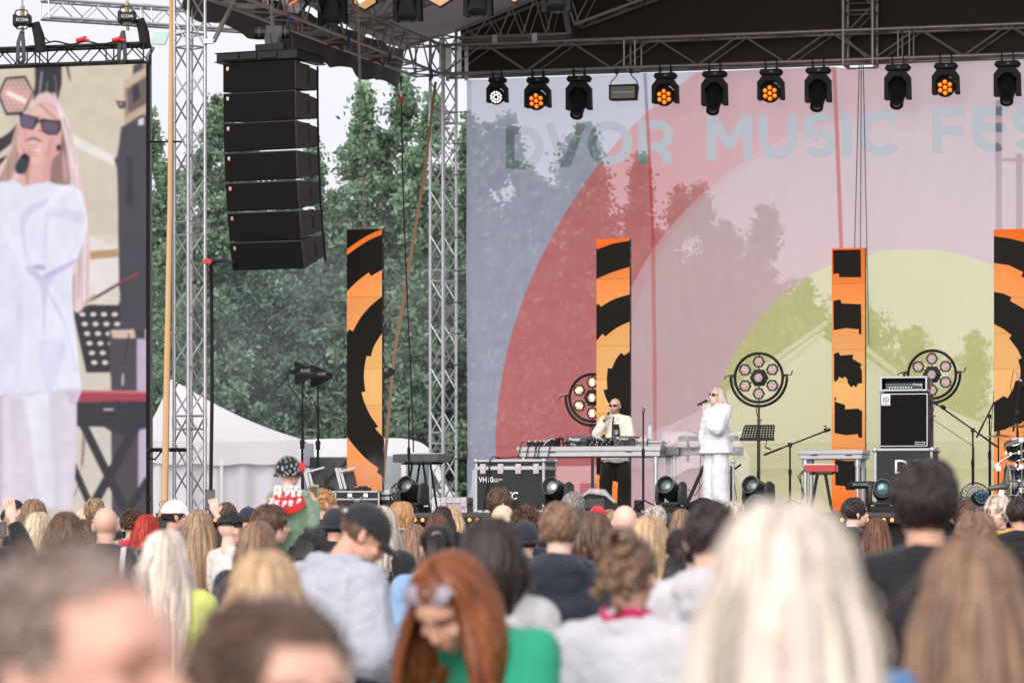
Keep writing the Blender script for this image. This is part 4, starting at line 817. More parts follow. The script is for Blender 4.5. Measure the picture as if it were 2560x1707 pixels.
# ------------------------------------------------------------------ floor moving heads and lamp strips at the stage edge
LENS = M('green_glass_lens', (.10, .14, .13), .05, .3, .3, 12, spec=1); LENS2 = M('grey_glass_lens', (.32, .34, .36), .05, .5, .3, 12, spec=1)
def floor_head(px, v, rz, label, lens=LENS, tilt=.35):
    P = SP(px, v, ZS); t = thing('floor_moving_head', label, 'stage light', P, rz, group='moving heads standing along the stage edge')
    m = MB(); m.box((0, 0, .04), (.32, .28, .08)); m.box((0, 0, .09), (.2, .2, .03)); m.build('base', BLK, t, bev=.012)
    m = MB()
    for s_ in (-1, 1): m.prism([(-.10, .10), (-.13, .18), (-.11, .36), (.0, .40), (.10, .36), (.12, .18), (.09, .10)], .055, (s_ * .155, 0, 0), (0, 1, 0), (0, 0, 1))
    m.box((0, 0, .115), (.34, .16, .04)); m.build('yoke', M('fixture_charcoal', (.03, .03, .034), .45), t, bev=.012)
    ax = Vector((-.0, -1, tilt)).normalized(); m = MB(); m.lathe([(.07, -.26), (.115, -.22), (.125, -.1), (.122, .1), (.118, .16), (.12, .17), (.12, .24), (.108, .245), (.098, .22), (.09, .17)], (0, 0, .28), ax, 28); h = m.build('head', M('fixture_black', (.022, .023, .026), .38), t)
    m = MB(); m.lathe([(.094, .0), (.08, .02), (.05, .035), (0, .042)], Vector((0, 0, .28)) + ax * .175, ax, 24); m.build('lens', lens, h)
    m = MB(); m.ring(Vector((0, 0, .28)) + ax * .243, .113, .006, ax=ax, n=28, m=5); m.build('lens_rim', M('fixture_rim', (.09, .09, .10), .4), h)
floor_head(1034, -10.6, -.55, 'floor moving head with a green glass lens below the keyboard beside the left fan', tilt=.45)
floor_head(1396, -10.9, -.5, 'floor moving head with a grey lens just right of the black flight case', LENS2, .3)
floor_head(1678, -10.9, -.4, 'floor moving head with a green lens to the left of the singer')
floor_head(1897, -10.9, -.6, 'floor moving head behind the teal beanie right of the singer')
floor_head(2206, -10.9, -.1, 'floor moving head under the black lounge ring near the right pillar', M('teal_lens', (.12, .22, .23), .05, .3, spec=1), .1)
t = thing('stage_lamp', 'black lamp hood lying on its side at the DJ end of the stage edge', 'stage light', SP(1500, -10.6, ZS), -.3); m = MB()
m.prism([(-.28, .02), (-.25, .17), (-.12, .25), (.08, .22), (.24, .08), (.30, .02)], .3, (0, 0, 0)); m.build('hood', BLK, t, bev=.02)
m = MB(); m.box((.33, 0, .03), (.14, .22, .06)); m.build('flap', M('fixture_charcoal', (.03, .03, .034), .45), t, bev=.01); m = MB(); m.box((-.02, -.155, .12), (.25, .01, .12)); m.build('front_panel', M('fixture_charcoal', (.03, .03, .034), .45), t, bev=.003)
m = MB(); m.path([(-.26, 0, .19), (-.12, 0, .275), (.05, 0, .26), (.2, 0, .13)], [.03, .05, .05, .02], 8); m.build('plastic_cover', M('clear_film', (.8, .8, .82), .2, alpha=.35), t)
LB = M('amber_diode', (.3, .12, .03), .3, emit=L(255, 165, 85), es=1.6)
for i in range(13):
    u = .6 + i * 1.05; P = ST(u, -11.68, 1.60); lbl = 'strip of small amber lamps along the front lip of the stage'
    t = thing('lamp_strip', lbl, 'stage light', P, YAW, group='amber lamp strips along the stage lip'); m = MB(); m.box((0, 0, 0), (.98, .09, .08)); m.build('housing', BLK, t, bev=.006)
    for k in range(9): m = MB(); m.lathe([(.026, 0), (.02, .008), (0, .01)], (-.42 + .105 * k, -.046, .005), (0, -1, 0), 10); m.build('lamp', LB, t)
# ------------------------------------------------------------------ cases and stage gear
CASE = M('black_laminate', (.012, .013, .015), .5, 0, .2, 6, spec=.3); EDGE = M('case_aluminium', (.38, .38, .41), .45, .6, .2, 8)
def flight_case(P, w, d, h, label, name='flight_case', lid=None, latches=4, side_l=2, rz=YAW, corner=.035, mat=None):
    t = thing(name, label, 'flight case', P, rz); m = MB(); m.box((0, d / 2, h / 2), (w - .02, d - .02, h - .02)); m.build('panels', mat or CASE, t)
    m = MB(); e = .034
    for z in (e / 2, h - e / 2):
        for y in (e / 2, d - e / 2): m.box((0, y, z), (w, e, e))
        for x in (-w / 2 + e / 2, w / 2 - e / 2): m.box((x, d / 2, z), (e, d - 2 * e, e))
    for x in (-w / 2 + e / 2, w / 2 - e / 2):
        for y in (e / 2, d - e / 2): m.box((x, y, h / 2), (e, e, h - 2 * e))
    if lid: m.box((0, -.001, lid), (w - 2 * e, .014, .05)); m.box((w / 2 + .001, d / 2, lid), (.014, d - 2 * e, .05))
    m.build('edging', EDGE, t, bev=.004)
    m = MB()
    for x in (-1, 1):
        for y in (0, d):
            for z in (.02, h - .02): m.ell((x * (w / 2 - .012), y + (.012 if y == 0 else -.012), z), corner, nu=10, nv=6)
    m.build('corner_ball', ALU, t)
    if lid:
        for i in range(latches):
            x = -w / 2 + w * (.12 + .76 * i / max(1, latches - 1)); m = MB(); m.box((x, -.012, lid - .01), (.08, .012, .13)); m.box((x, -.02, lid - .0), (.05, .012, .05)); m.box((x, -.02, lid - .05), (.06, .01, .012)); m.build('latch', M('nickel', (.36, .33, .34), .35, .8), t, bev=.003)
    for i in range(side_l):
        y = d * (.3 + .4 * i); m = MB(); m.box((w / 2 + .006, y, h * .42), (.012, .10, .15)); m.build('side_latch', M('nickel', (.36, .33, .34), .35, .8), t)
        m = MB(); m.box((w / 2 + .014, y, h * .42), (.008, .065, .11)); m.build('latch_recess', BLK, t)
    return t
P = SP(1274, -10.7, ZS); fc = flight_case(P, .95, .62, .70, 'black flight case with silver edges and white lettering at the left front of the stage', lid=.585)
text('lettering', 'VH10', .10, WHT, fc, (-.42, -.004, .40), bold=.001, xscale=.85); text('lettering', 'AURORA', .032, WHT, fc, (-.225, -.004, .425), xscale=1); text('lettering', 'INSERT', .026, WHT, fc, (-.225, -.004, .40))
text('lettering', 'EXC', .135, WHT, fc, (-.145, -.004, .175), bold=.003, shear=.25, xscale=.95); text('lettering', 'LIGHTING', .052, WHT, fc, (-.14, -.004, .105), bold=.001); text('lettering', 'www.exclighting.cn', .034, WHT, fc, (.12, -.004, .045), xscale=.9)
t = thing('cable', 'black cable trailing over the front of the silver edged flight case', 'cable', P); m = MB()
m.path([fc.matrix_basis @ Vector(p) for p in ((-.15, .1, .72), (-.22, -.0, .735), (-.26, -.03, .70), (-.28, -.03, .5), (-.32, -.03, .2), (-.36, -.03, .01))], .008); m.path([fc.matrix_basis @ Vector(p) for p in ((-.2, .1, .715), (0, .15, .73), (.08, .1, .74), (.14, .05, .72))], .007); m.build('cord', BLK, t, world=True)
P = SP(1135, -10.6, ZS); flight_case(P, .36, .3, .20, 'small pinkish tool case lying on the stage beside the big flight case', 'tool_case', lid=.15, latches=2, side_l=0, corner=.015, mat=M('dusty_pink', (.45, .33, .35), .6))
def open_case(px, lab, s=1.0, py=1240):
    P = SP(px, -9.6, ZS); t = thing('fog_machine_case', lab, 'flight case', P, YAW + .1)
    w, d, h = .46 * s, .4, .30
    m = MB(); m.box((0, d / 2, h / 2), (w - .02, d - .02, h - .02)); m.build('panels', CASE, t)
    m = MB(); e = .022
    for z in (e / 2, h - e / 2, h * .62):
        for y in (e / 2, d - e / 2): m.box((0, y, z), (w, e, e))
        for x in (-w / 2 + e / 2, w / 2 - e / 2): m.box((x, d / 2, z), (e, d, e))
    for x in (-w / 2, w / 2):
        for y in (0, d): m.box((x, y, h / 2), (e, e, h - 2 * e))
    m.build('edging', EDGE, t, bev=.003)
    m = MB(); m.ring((0, -.02, h * .72), .06, .010, n=16, m=5, a0=PI, a1=2 * PI); m.box((-.1, -.012, h * .8), (.06, .012, .05)); m.box((.12, -.012, h * .8), (.06, .012, .05)); m.build('handle', ALU, t)
    Rl = Matrix.Rotation(math.radians(-14), 3, 'Y'); m = MB(); c = Vector((-w / 2 + .09, d * .4, h + .17)); m.box(c, (.30, .26, .04), Matrix.Rotation(math.radians(74), 3, 'Y')); m.box(c + Vector((-.05, -.14, 0)), (.05, .015, .30), Rl); m.box(c + Vector((.07, -.14, .12)), (.26, .015, .03), Rl); m.build('open_lid', EDGE, t, bev=.004)
    m = MB(); m.box(c + Vector((.07, -.05, -.02)), (.19, .02, .22), Rl); m.build('foam_lining', M('foam', (.05, .045, .045), .95, 0, .3, 30), t)
    m = MB(); m.box((.04, .15, h + .02), (.22, .16, .05)); m.box((.06, .1, h + .05), (.12, .08, .03)); m.build('machine_top', BLK, t, bev=.006)
    return t
open_case(800, 'open silver edged case behind the ginger haired spectator'); open_case(893, 'open silver edged case at the foot of the left LED pillar', 1.3)
P = SP(962, -9.4, ZS); flight_case(P, .3, .3, .28, 'low grey case right of the foot of the left LED pillar', 'tool_case', lid=.2, latches=1, side_l=0, corner=.012)
t = thing('patch_rack', 'black rack with rows of silver sockets standing under the left LED pillar', 'rack', SP(880, -10.4, ZS - .28), YAW); m = MB(); m.box((0, .2, .18), (.72, .4, .34)); m.build('housing', BLK, t, bev=.006)
m = MB()
for r_ in range(4):
    for c_ in range(9): m.ring((-.1 + .045 * c_, -.003, .07 + r_ * .05), .015, .004, n=8, m=4)
m.build('sockets', ALU, t)
# antennas
def antenna(px, py, v, label, sx=1, half=False):
    P = SP(px, v, ZS); t = thing('antenna', label, 'antenna', P, YAW); zc = zat(py, P.y) - ZS
    m = MB(); m.prism([(x_ * .78, y_ * .78) for x_, y_ in ((-.21, .19), (-.19, .2), (.22, .03), (.235, 0), (.22, -.06), (-.15, -.23), (-.21, -.20))], .012, (0, 0, zc)); 
    if sx < 0: m.v = [(-x, y, z) for x, y, z in m.v]; m.f = [tuple(reversed(f)) for f in m.f]
    m.build('paddle', BLK, t); text('lettering', 'SHURE', .062, M('antenna_print', (.35, .35, .36), .6), t, (-.08, -.009, zc - .0), bold=.002, shear=.3, xscale=.8)
    m = MB(); m.box((0, -.008, zc - .02), (.28, .003, .005)); m.build('stripe', GRY, t)
    m = MB(); m.box((-.20 * sx, 0, zc), (.08, .05, .06)); m.tube((-.05 * sx, 0, zc - .1), (-.05 * sx, 0, zc - .4), .012); m.build('mount', BLKM, t)
    m = MB(); m.tube((-.05 * sx, 0, .1), (-.05 * sx, 0, zc - .25), .014); m.tube((-.05 * sx, 0, .1), (-.05 * sx, 0, 1.0), .020); m.tube((-.05 * sx, 0, .93), (-.05 * sx, 0, 1.06), .035); m.tube((-.09 * sx, 0, 1.02), (-.01, 0, 1.02), .012)
    for k in range(3): a_ = k * 2.09 + .5; m.tube((-.05 * sx, 0, .35), (-.05 * sx + .35 * math.cos(a_), .35 * math.sin(a_), .01), .010)
    m.build('stand', BLK, t)
    m = MB(); m.path([(-.28 * sx, .02, zc - .02), (-.27 * sx, .02, zc - .18), (-.1 * sx, .02, zc - .4), (-.03 * sx, .025, zc - .8), (-.06 * sx, .025, .9), (-.03, .02, .3)], .007); m.build('cable', BLK, t)
antenna(764, 930, -7.2, 'black paddle antenna on a stand, the nearer left one of the overlapping pair'); antenna(803, 938, -6.6, 'black paddle antenna on a stand, the right one of the overlapping pair'); antenna(958, 928, -6.4, 'black paddle antenna poking out from behind the left LED pillar')
t = thing('diagonal_bar', 'black diagonal support bar behind the left LED pillar', 'bar', SP(840, -8, ZS)); m = MB(); m.bar(SP(812, -8.6, zat(1210, 47.5)), SP(872, -8.2, zat(1148, 47.5)), .05, .05, up=(0, 1, 0)); m.build('bar', BLK, t, world=True)
# mic stands
MICB = M('mic_black', (.02, .02, .022), .4, .2)
def mic_stand(px, v, h, label, boom=None, clip=True, mic=None, base='tripod', r=.0125):
    P = SP(px, v, ZS); t = thing('microphone_stand', label, 'microphone stand', P, YAW); m = MB(); m.tube((0, 0, .03), (0, 0, h * .6), .017); m.tube((0, 0, h * .55), (0, 0, h), r); m.tube((0, 0, h * .56), (0, 0, h * .64), .024); m.build('pole', BLK, t)
    m = MB()
    if base == 'round': m.lathe([(.14, 0), (.14, .012), (.03, .03), (0, .03)]); m.build('base', BLK, t)
    else:
        for k in range(3): a_ = k * 2.09 + .3; m.tube((0, 0, .18), (.32 * math.cos(a_), .32 * math.sin(a_), .012), .010); m.build('leg', BLK, t) if k == 2 else None
    top = Vector((0, 0, h))
    if boom:
        a, b = Vector(boom[0]), Vector(boom[1]); m = MB(); m.tube(a, b, .011); m.tube(b, b + (b - a).normalized() * .08, .020); m.box(top, (.05, .05, .06)); m.tube(a, a + (b - a) * .3, .014); m.build('boom', BLK, t); top = b
    if clip:
        m = MB(); m.ring(top + Vector((0, 0, .05)), .022, .008, a0=-2.2, a1=2.2, n=14, m=5, ax=(.3, 1, 0)); m.tube(top, top + Vector((0, 0, .04)), .012); m.build('clip', BLKM, t)
    if mic:
        a, b = Vector(mic[0]), Vector(mic[1]); d = (b - a).normalized(); m = MB(); m.tube(a, b - d * .05, .014, .022, n=12); m.build('microphone', M('mic_body', mic[2], .35, .4), t); m = MB(); m.ell(b, (.03, .03, .042) if len(mic) < 4 else mic[3], Vector((0, 0, 1)).rotation_difference(d).to_matrix()); m.build('windscreen', BLKC, t)
        m = MB(); m.path([a, a + Vector((-.04, 0, .03)), a + Vector((-.08, 0, -.2)), Vector((.02, -.02, h * .8)), Vector((.02, -.02, .1))], .005); m.build('cable', BLK, t)
    return t
mic_stand(1608, -8.4, zat(1043, 48.3) - ZS, 'straight black microphone stand without microphone right of the bald DJ', r=.012)
mic_stand(1022, -6.6, zat(1030, 50) - ZS, 'small straight microphone stand behind the left keyboard')
def rel(P, px, py, dv=0):
    q = SP(px, dv, 0); return q
def boom_pts(px0, v, p1, p2, Yh=None):
    P = SP(px0, v, ZS); out = []
    for (x, y) in (p1, p2):
        q = SP(x, v, 0); out.append(((q - P).dot(RV), 0, zat(y, q.y) - ZS))
    return out
for px, v, hy, p1, p2, lab, mic, clip in (
    (1975, -9.0, 1112, (1910, 1137), (2062, 1078), 'boom microphone stand reaching right, between the music stand and the metal table', None, True),
    (2432, -7.6, 1075, (2494, 1117), (2345, 1012), 'boom microphone stand tilting up to the left beside the bass amplifier', ((2345, 1010), (2358, 1018), (.35, .3, .28)), False),
    (2474, -6.2, 1040, (2441, 1094), (2504, 968), 'boom microphone stand with a silver microphone hanging over the bass drum', ((2499, 944), (2513, 978), (.7, .7, .7)), False),
    (2543, -6.6, 1030, (2533, 1078), (2550, 955), 'boom microphone stand at the right edge of the drum kit', ((2541, 930), (2557, 962), (.05, .05, .05)), False)):
    b = boom_pts(px, v, p1, p2); P = SP(px, v, ZS); h = zat(hy, P.y) - ZS; mm = None
    if mic: q = boom_pts(px, v, mic[0], mic[1]); mm = (q[0], q[1], mic[2])
    mic_stand(px, v, h, lab, boom=b, clip=clip, mic=mm)
# keyboards
def keyboard(P, w, d, h, z, label, col, rz=YAW, xst=True, name='keyboard'):
    t = thing(name, label, 'keyboard', P, rz); m = MB(); m.box((0, d / 2, z + h / 2), (w, d, h)); b = m.build('body', col, t, bev=.012)
    m = MB(); m.box((0, d * .3, z + h + .006), (w * .9, d * .45, .012)); m.build('keys', WHT, t); m = MB()
    for k in range(8): m.lathe([(.012, 0), (.011, .02), (0, .02)], (-w * .4 + w * .1 * k, d * .8, z + h), n=8)
    m.build('knobs', BLK, t)
    for s_ in (-1, 1):
        for y in (.08, d - .08): m = MB(); m.bar((s_ * w * .12, y, z - .005), (s_ * w * .22 + (.05 * s_), y, .02), .025, .02, up=(0, 1, 0)); m.build('stand_leg', BLK, t)
        m = MB(); m.bar((s_ * w * .32 + .03, d * .2, z - .012), (s_ * w * .32 + .03, d * .9, z - .012), .03, .02); m.build('stand_arm', BLK, t)
    m = MB(); m.box((0, d * .5, z - .02), (w * .7, d * .7, .025)); m.build('tray', BLK, t)
    return t
P = SP(1036, -6.3, ZS); zk = zat(1155, P.y) - ZS
keyboard(P, .80, .34, .12, zk, 'grey keyboard on a stand between the left LED pillar and the silver tower', M('keyboard_grey', (.14, .14, .15), .4), rz=YAW - .35)
P = SP(2050, -8.8, ZS); zk = zat(1180, P.y) - ZS
kb = keyboard(P, .42, .3, .10, zk, 'small red keyboard on a folding stand beside the metal table', M('keyboard_red', L(178, 28, 32), .3), rz=YAW + .05)
m = MB()
for k in range(3): m.path([(-.2, .05, zk + .05), (-.26 - .02 * k, .0, zk - .05), (-.24 + .02 * k, 0, zk - .3), (-.28 - .03 * k, 0, .02)], .005)
m.build('cable', BLK, kb)
# metal table (right)
def mtable(px0, px1, v, py, d, label, thick=.13, legs=True, deck=EDGE):
    a, b = SP(px0, v), SP(px1, v); w = (b - a).length; P = (a + b) / 2; P.z = ZS; zt = zat(py, P.y) - ZS; t = thing('metal_table', label, 'table', P, YAW)
    m = MB(); m.box((0, d / 2, zt - thick * .25), (w, d, thick * .5)); m.box((0, d / 2, zt - thick * .75), (w - .03, d - .02, thick * .5)); m.build('table_top', deck, t, bev=.008)
    for x in (-w / 2 + .09, w / 2 - .09):
        for y in (.08, d - .08): m = MB(); m.tube((x, y, 0), (x, y, zt - thick), .032, n=12); m.tube((x, y, zt - thick - .1), (x, y, zt - thick), .045, n=12); m.build('leg', ALU, t)
    m = MB()
    for x in (-.25, .28): m.box((w * x, -.004, zt - thick * .55), (.09, .006, .012))
    m.build('slot', BLK, t)
    return t, w, zt
mtable(1995, 2158, -7.4, 1124, .62, 'bare aluminium table right of the music stand')
dj, wdj, zdj = mtable(1291, 1652, -6.5, 1115, 1.0, 'long aluminium table carrying the DJ equipment', .15)
# items on the DJ table: each rests on it
def on_dj(px, y=.1, dz=0): 
    q = SP(px, -6.5 + y); q.z = ZS + zdj + dz; return q
def deck(px, label):
    t = thing('dj_player', label, 'DJ player', on_dj(px, .2), YAW); m = MB(); m.box((0, .15, .045), (.32, .36, .09)); m.prism([(-.16, .09), (-.16, .15), (.15, .15), (.15, .09)], .05, (0, .3, 0)); m.box((0, .12, .10), (.30, .3, .02)); m.build('body', M('deck_black', (.03, .03, .033), .35), t, bev=.01)
    m = MB(); m.lathe([(.10, 0), (.10, .02), (.03, .024), (0, .024)], (0, .1, .11), n=24); m.build('jog_wheel', GRY, t)
    m = MB(); m.box((0, -.03, .105), (.30, .02, .085)); m.build('front_panel', M('deck_slate', (.05, .055, .065), .3), t, bev=.004)
    text('lettering', 'Pioneer', .062, WHT, t, (-.11, -.042, .085), bold=.0012, xscale=.9); return t
deck(1443, 'black DJ player with white lettering, left of the mixer'); deck(1561, 'black DJ player with white lettering, right of the mixer')
t = thing('dj_mixer', 'black mixer covered in knobs between the two DJ players', 'mixer', on_dj(1502, .2), YAW); m = MB(); m.box((0, .15, .05), (.33, .36, .10)); m.build('body', BLK, t, bev=.008); m = MB()
for i in range(9):
    for j in range(3): m.lathe([(.011, 0), (.010, .028), (0, .028)], (-.14 + .035 * i, .0 + .1 * j, .10), n=7)
m.build('knobs', GRY, t); m = MB()
for i in range(12): m.box((-.15 + .028 * i, -.035, .03 + .03 * (i % 3)), (.014, .012, .014))
m.build('sockets', ALU, t)
t = thing('dj_controller', 'low black box with cables at the left end of the DJ table', 'controller', on_dj(1349, .1), YAW); m = MB(); m.box((-.03, .15, .035), (.34, .25, .07)); m.box((.20, .12, .06), (.11, .2, .12)); m.build('body', BLK, t, bev=.008)
m = MB()
for x in (-.17, -.08, 0, .05): m.lathe([(.012, 0), (.01, .02), (0, .02)], (x, .06, .07), n=7)
m.build('knobs', ALU, t)
def case_on(px, w, label): 
    P = on_dj(px, .2); return flight_case(P, w, .3, .11, label, 'equipment_case', lid=.06, latches=2, side_l=0, corner=.012, mat=M('case_liner', (.12, .06, .06), .6))
case_on(1596, .22, 'small silver edged case right of the DJ players'); 
t = thing('equipment_case', 'flat grey case at the right end of the DJ table', 'case', on_dj(1637, .2), YAW); m = MB(); m.box((0, .15, .04), (.20, .3, .08)); m.build('shell', M('dusty_grey_case', (.42, .40, .40), .5), t, bev=.008); m = MB(); m.box((0, -.004, .04), (.19, .006, .012)); m.build('seam', BLK, t)
t = thing('water_bottle', 'clear plastic water bottle with a blue cap on the DJ table', 'bottle', on_dj(1625, .55, .08), 0); m = MB(); m.lathe([(.03, 0), (.033, .01), (.033, .1), (.030, .12), (.033, .14), (.033, .19), (.014, .235), (.013, .25)], n=16); m.build('bottle_body', M('clear_bottle', (.75, .78, .82), .1, alpha=.55), t)
m = MB(); m.lathe([(.016, .245), (.016, .268), (0, .268)], n=12); m.build('cap', M('blue_cap', L(90, 150, 215), .4), t); m = MB(); m.lathe([(.0345, .1), (.0345, .15)], n=16); m.build('wrapper', M('bottle_wrapper', L(200, 200, 225), .5), t)
t = thing('side_table', 'dark edged extension table at the right end of the DJ table', 'table', SP(1677, -6.2, ZS), YAW); m = MB(); m.box((0, .4, zat(1120, 49.5) - ZS - .06), (.24, .8, .12)); m.build('table_top', GRY, t, bev=.006); m = MB(); m.tube((.03, .1, 0), (.03, .1, zat(1120, 49.5) - ZS - .1), .03, n=12); m.build('leg', ALU, t)
t = thing('paper_cup', 'white paper cup with a dark diamond mark on the side table', 'cup', (SP(1667, -5.9) + Vector((0, 0, zat(1120, 49.5)))), YAW); m = MB(); m.lathe([(.03, 0), (.04, .10), (.042, .10), (.042, .105), (.036, .105)], n=18); m.build('cup_wall', M('paper_white', (.78, .77, .74), .7), t); m = MB(); m.prism([(-.016, 0), (0, .02), (.016, 0), (0, -.02)], .004, (0, -.038, .06)); m.build('mark', BLK, t)
t = thing('table_cables', 'tangle of black and white cables over the DJ equipment', 'cable', on_dj(1480)); rr = random.Random(3); m = MB(); m2 = MB()
for i in range(26):
    x0 = rr.uniform(1385, 1600); x1 = x0 + rr.uniform(-35, 35); a = on_dj(x0, rr.uniform(.05, .12), rr.uniform(.01, .09)); b = on_dj(x1, rr.uniform(.02, .12), .01); c = (a + b) / 2 + Vector((rr.uniform(-.08, .08), -.03, rr.uniform(-.02, .10)))
    (m2 if i % 9 == 0 else m).path([a, a.lerp(c, .5) + Vector((0, 0, .02)), c, c.lerp(b, .5) + Vector((0, 0, .02)), b], .006, 5)
for px, dz in ((1298, -.5), (1318, -.4), (1338, -.62), (1346, -.3), (1372, -.5)):
    a = on_dj(px + 14, .04, .06); m.path([a, on_dj(px + 8, -.03, .07), on_dj(px, -.03, -.05), on_dj(px - 4, -.03, -.25), on_dj(px + 2, -.02, dz)], .007, 5)
for k in range(3): m.ring(on_dj(1392 + 6 * k, .05, .045), .05 + .012 * k, .005, n=20, m=4)
m.build('black_cords', BLK, t, world=True); m2.build('white_cords', WHT, t, world=True)
m = MB(); a = on_dj(1338, -.03, -.05); m.tube(a, a + Vector((0, 0, .05)), .012); a = on_dj(1341, -.03, -.3); m.build('red_plug', M('red_plastic', L(200, 40, 40), .4), t, world=True)
# music stand
P = SP(1893, -9.4, ZS); t = thing('music_stand', 'black perforated music stand right of the singer', 'music stand', P, YAW); zc = zat(1095, P.y) - ZS
m = MB(); e1 = Vector((1, 0, 0)); e2 = Vector((0, .55, .83)).normalized(); rows, cols = 5, 11; wds = .40; hg = .20
bars = MB()
for r_ in range(rows + 1): 
    z = hg * r_ / rows; bars.bar(Vector((-.22 + .035 * z / hg, 0, zc)) + e2 * z, Vector((.22 - .01 * z / hg, 0, zc)) + e2 * z, .022 if 0 < r_ < rows else .03, .004, up=e1.cross(e2))
for c_ in range(cols + 1): x = -.215 + .43 * c_ / cols; bars.bar(Vector((x, 0, zc)), Vector((x * .93 + .01, 0, zc)) + e2 * hg, .019, .004, up=e1.cross(e2))
bars.build('perforated_desk', BLK, t)
m = MB(); m.box((0, -.02, zc - .015), (.46, .08, .04)); m.build('ledge', BLK, t, bev=.004)
m = MB(); m.tube((0, .04, .05), (0, .04, zc - .0), .010); m.tube((0, .04, .05), (0, .04, zc * .55), .015); m.tube((.13, .02, zc - .03), (.10, .02, zc - .12), .006); m.bar((.10, .02, zc - .12), (.18, .02, zc - .15), .02, .01, up=(0, 1, 0)); m.build('stand_pole', BLK, t)
m = MB()
for k in range(3): a_ = 2.09 * k; m.tube((0, .04, .2), (.3 * math.cos(a_), .04 + .3 * math.sin(a_), .01), .009)
m.build('legs', BLK, t)
# bass amplifier stack
P = SP(2258, -9.0, ZS); hc = zat(1120, P.y) - ZS; bc = flight_case(P, .78, .6, hc, 'big black flight case under the bass amplifier', corner=.04, side_l=0); text('lettering', 'DC', .26, WHT, bc, (-.13, -.004, .52), xscale=1.1); m = MB(); m.box((-.2, -.006, .09), (.24, .012, .10)); m.build('catch_plate', ALU, bc, bev=.004)
P2 = SP(2262, -9.0); P2.z = ZS + hc + .006; hs_ = zat(980, P2.y) - zat(1120, P2.y) - .01; t = thing('bass_cabinet', 'tall black bass speaker cabinet with white piping and a square badge', 'loudspeaker', P2 - RV * .015, YAW); w_ = .66
m = MB(); m.box((0, .24, hs_ / 2), (w_, .46, hs_)); m.build('cabinet', M('brown_black_vinyl', (.045, .03, .028), .6, 0, .2, 30), t, bev=.02)
m = MB(); m.box((0, .0, hs_ / 2), (w_ - .05, .03, hs_ - .05)); m.build('grille', MESH, t)
m = MB(); e = .008
for z in (.022, hs_ - .022): m.box((0, -.014, z), (w_ - .03, .012, e))
for x in (-w_ / 2 + .017, w_ / 2 - .017): m.box((x, -.014, hs_ / 2), (e, .012, hs_ - .04))
m.build('piping', WHT, t)
m = MB(); m.box((-w_ / 2 + .095, -.018, hs_ - .10), (.115, .006, .14)); bd = m.build('badge', ALU, t); m = MB(); m.ring((-w_ / 2 + .095, -.023, hs_ - .095), .036, .006, n=20, m=5); m.ring((-w_ / 2 + .095, -.023, hs_ - .095), .015, .005, n=12, m=5); m.box((-w_ / 2 + .095, -.023, hs_ - .155), (.09, .004, .01)); m.build('swirl', BLK, bd)
m = MB(); m.box((w_ / 2 - .11, -.017, .06), (.13, .004, .032)); m.build('name_plate', ALU, t); m = MB(); m.box((w_ / 2 - .11, -.02, .06), (.12, .004, .022)); m.build('name_plate_inner', BLK, t)
m = MB()
for z in (.45, .78): m.box((w_ / 2 + .004, .24, hs_ * z), (.012, .12, .13))
m.build('side_handle', BLK, t, bev=.006)
P3_ = P2 - RV * .0; P3_.z = P2.z + hs_; ha = zat(945, P2.y) - zat(980, P2.y); t = thing('amplifier_head', 'bass amplifier head in an open silver edged rack case', 'amplifier', P3_ - RV * .015, YAW); wa = .60
m = MB()
for z in (.03, ha + .015):
    for y in (.0, .40): m.box((0, y, z), (wa, .025, .022))
    for x in (-wa / 2, wa / 2): m.box((x, .2, z), (.022, .4, .022))
for x in (-wa / 2, wa / 2):
    for y in (.0, .4): m.box((x, y, .03 + ha / 2), (.022, .022, ha))
m.build('rack_edging', EDGE, t); m = MB(); m.box((0, .2, ha + .012), (wa - .02, .39, .02)); m.box((0, .2, .02), (wa - .02, .39, .02)); m.box((-wa / 2, .2, ha / 2 + .02), (.012, .38, ha)); m.box((wa / 2, .2, ha / 2 + .02), (.012, .38, ha)); m.box((0, .3, ha / 2), (wa, .02, ha)); m.build('rack_shell', CASE, t)
m = MB(); m.box((0, .16, ha * .42), (wa - .1, .22, ha * .5)); a_ = m.build('chassis', M('amp_teal_grey', (.05, .065, .065), .4, .4), t, bev=.004); m = MB()
for i in range(9): m.lathe([(.011, 0), (.009, .02), (0, .02)], (-wa * .32 + .036 * i, .05, ha * .36), (0, -1, 0), 8)
m.build('knobs', ALU, a_); text('lettering', 'Ampeg', .045, WHT, t, (wa * .18, .045, ha * .5), shear=.3); m = MB()
for i in range(10): m.box((.07 + .016 * i, .048, ha * .36), (.006, .004, .05))
m.build('vents', BLK, a_)
m = MB(); m.path([(.32, .1, -.02), (.36, .1, -.3), (.33, .1, -.75)], .006); m.build('cable', BLK, t)
# lounge ring
P = SP(2160, -10.3, ZS); t = thing('folded_stool', 'padded black oval ring with white lettering behind a floor light', 'stool', P, YAW); zc = zat(1212, P.y) - ZS
m = MB(); m.path([(.17 * math.cos(a) * (1 if abs(math.cos(a)) < .8 else 1), .08 * math.sin(a) + .05, zc) for a in np.linspace(0, 2 * PI, 24, endpoint=False)], .055, 10, closed=True, flat=.9); m.build('padding', BLKC, t); m = MB(); m.tube((.05, .05, 0), (.05, .05, zc), .03); m.lathe([(.16, 0), (.16, .02), (0, .03)], (.05, .05, 0)); m.build('pedestal', BLK, t); text('lettering', 'HI-CHAIR', .052, M('grey_print', (.4, .4, .4), .6), t, (-.13, -.098, zc - .01))
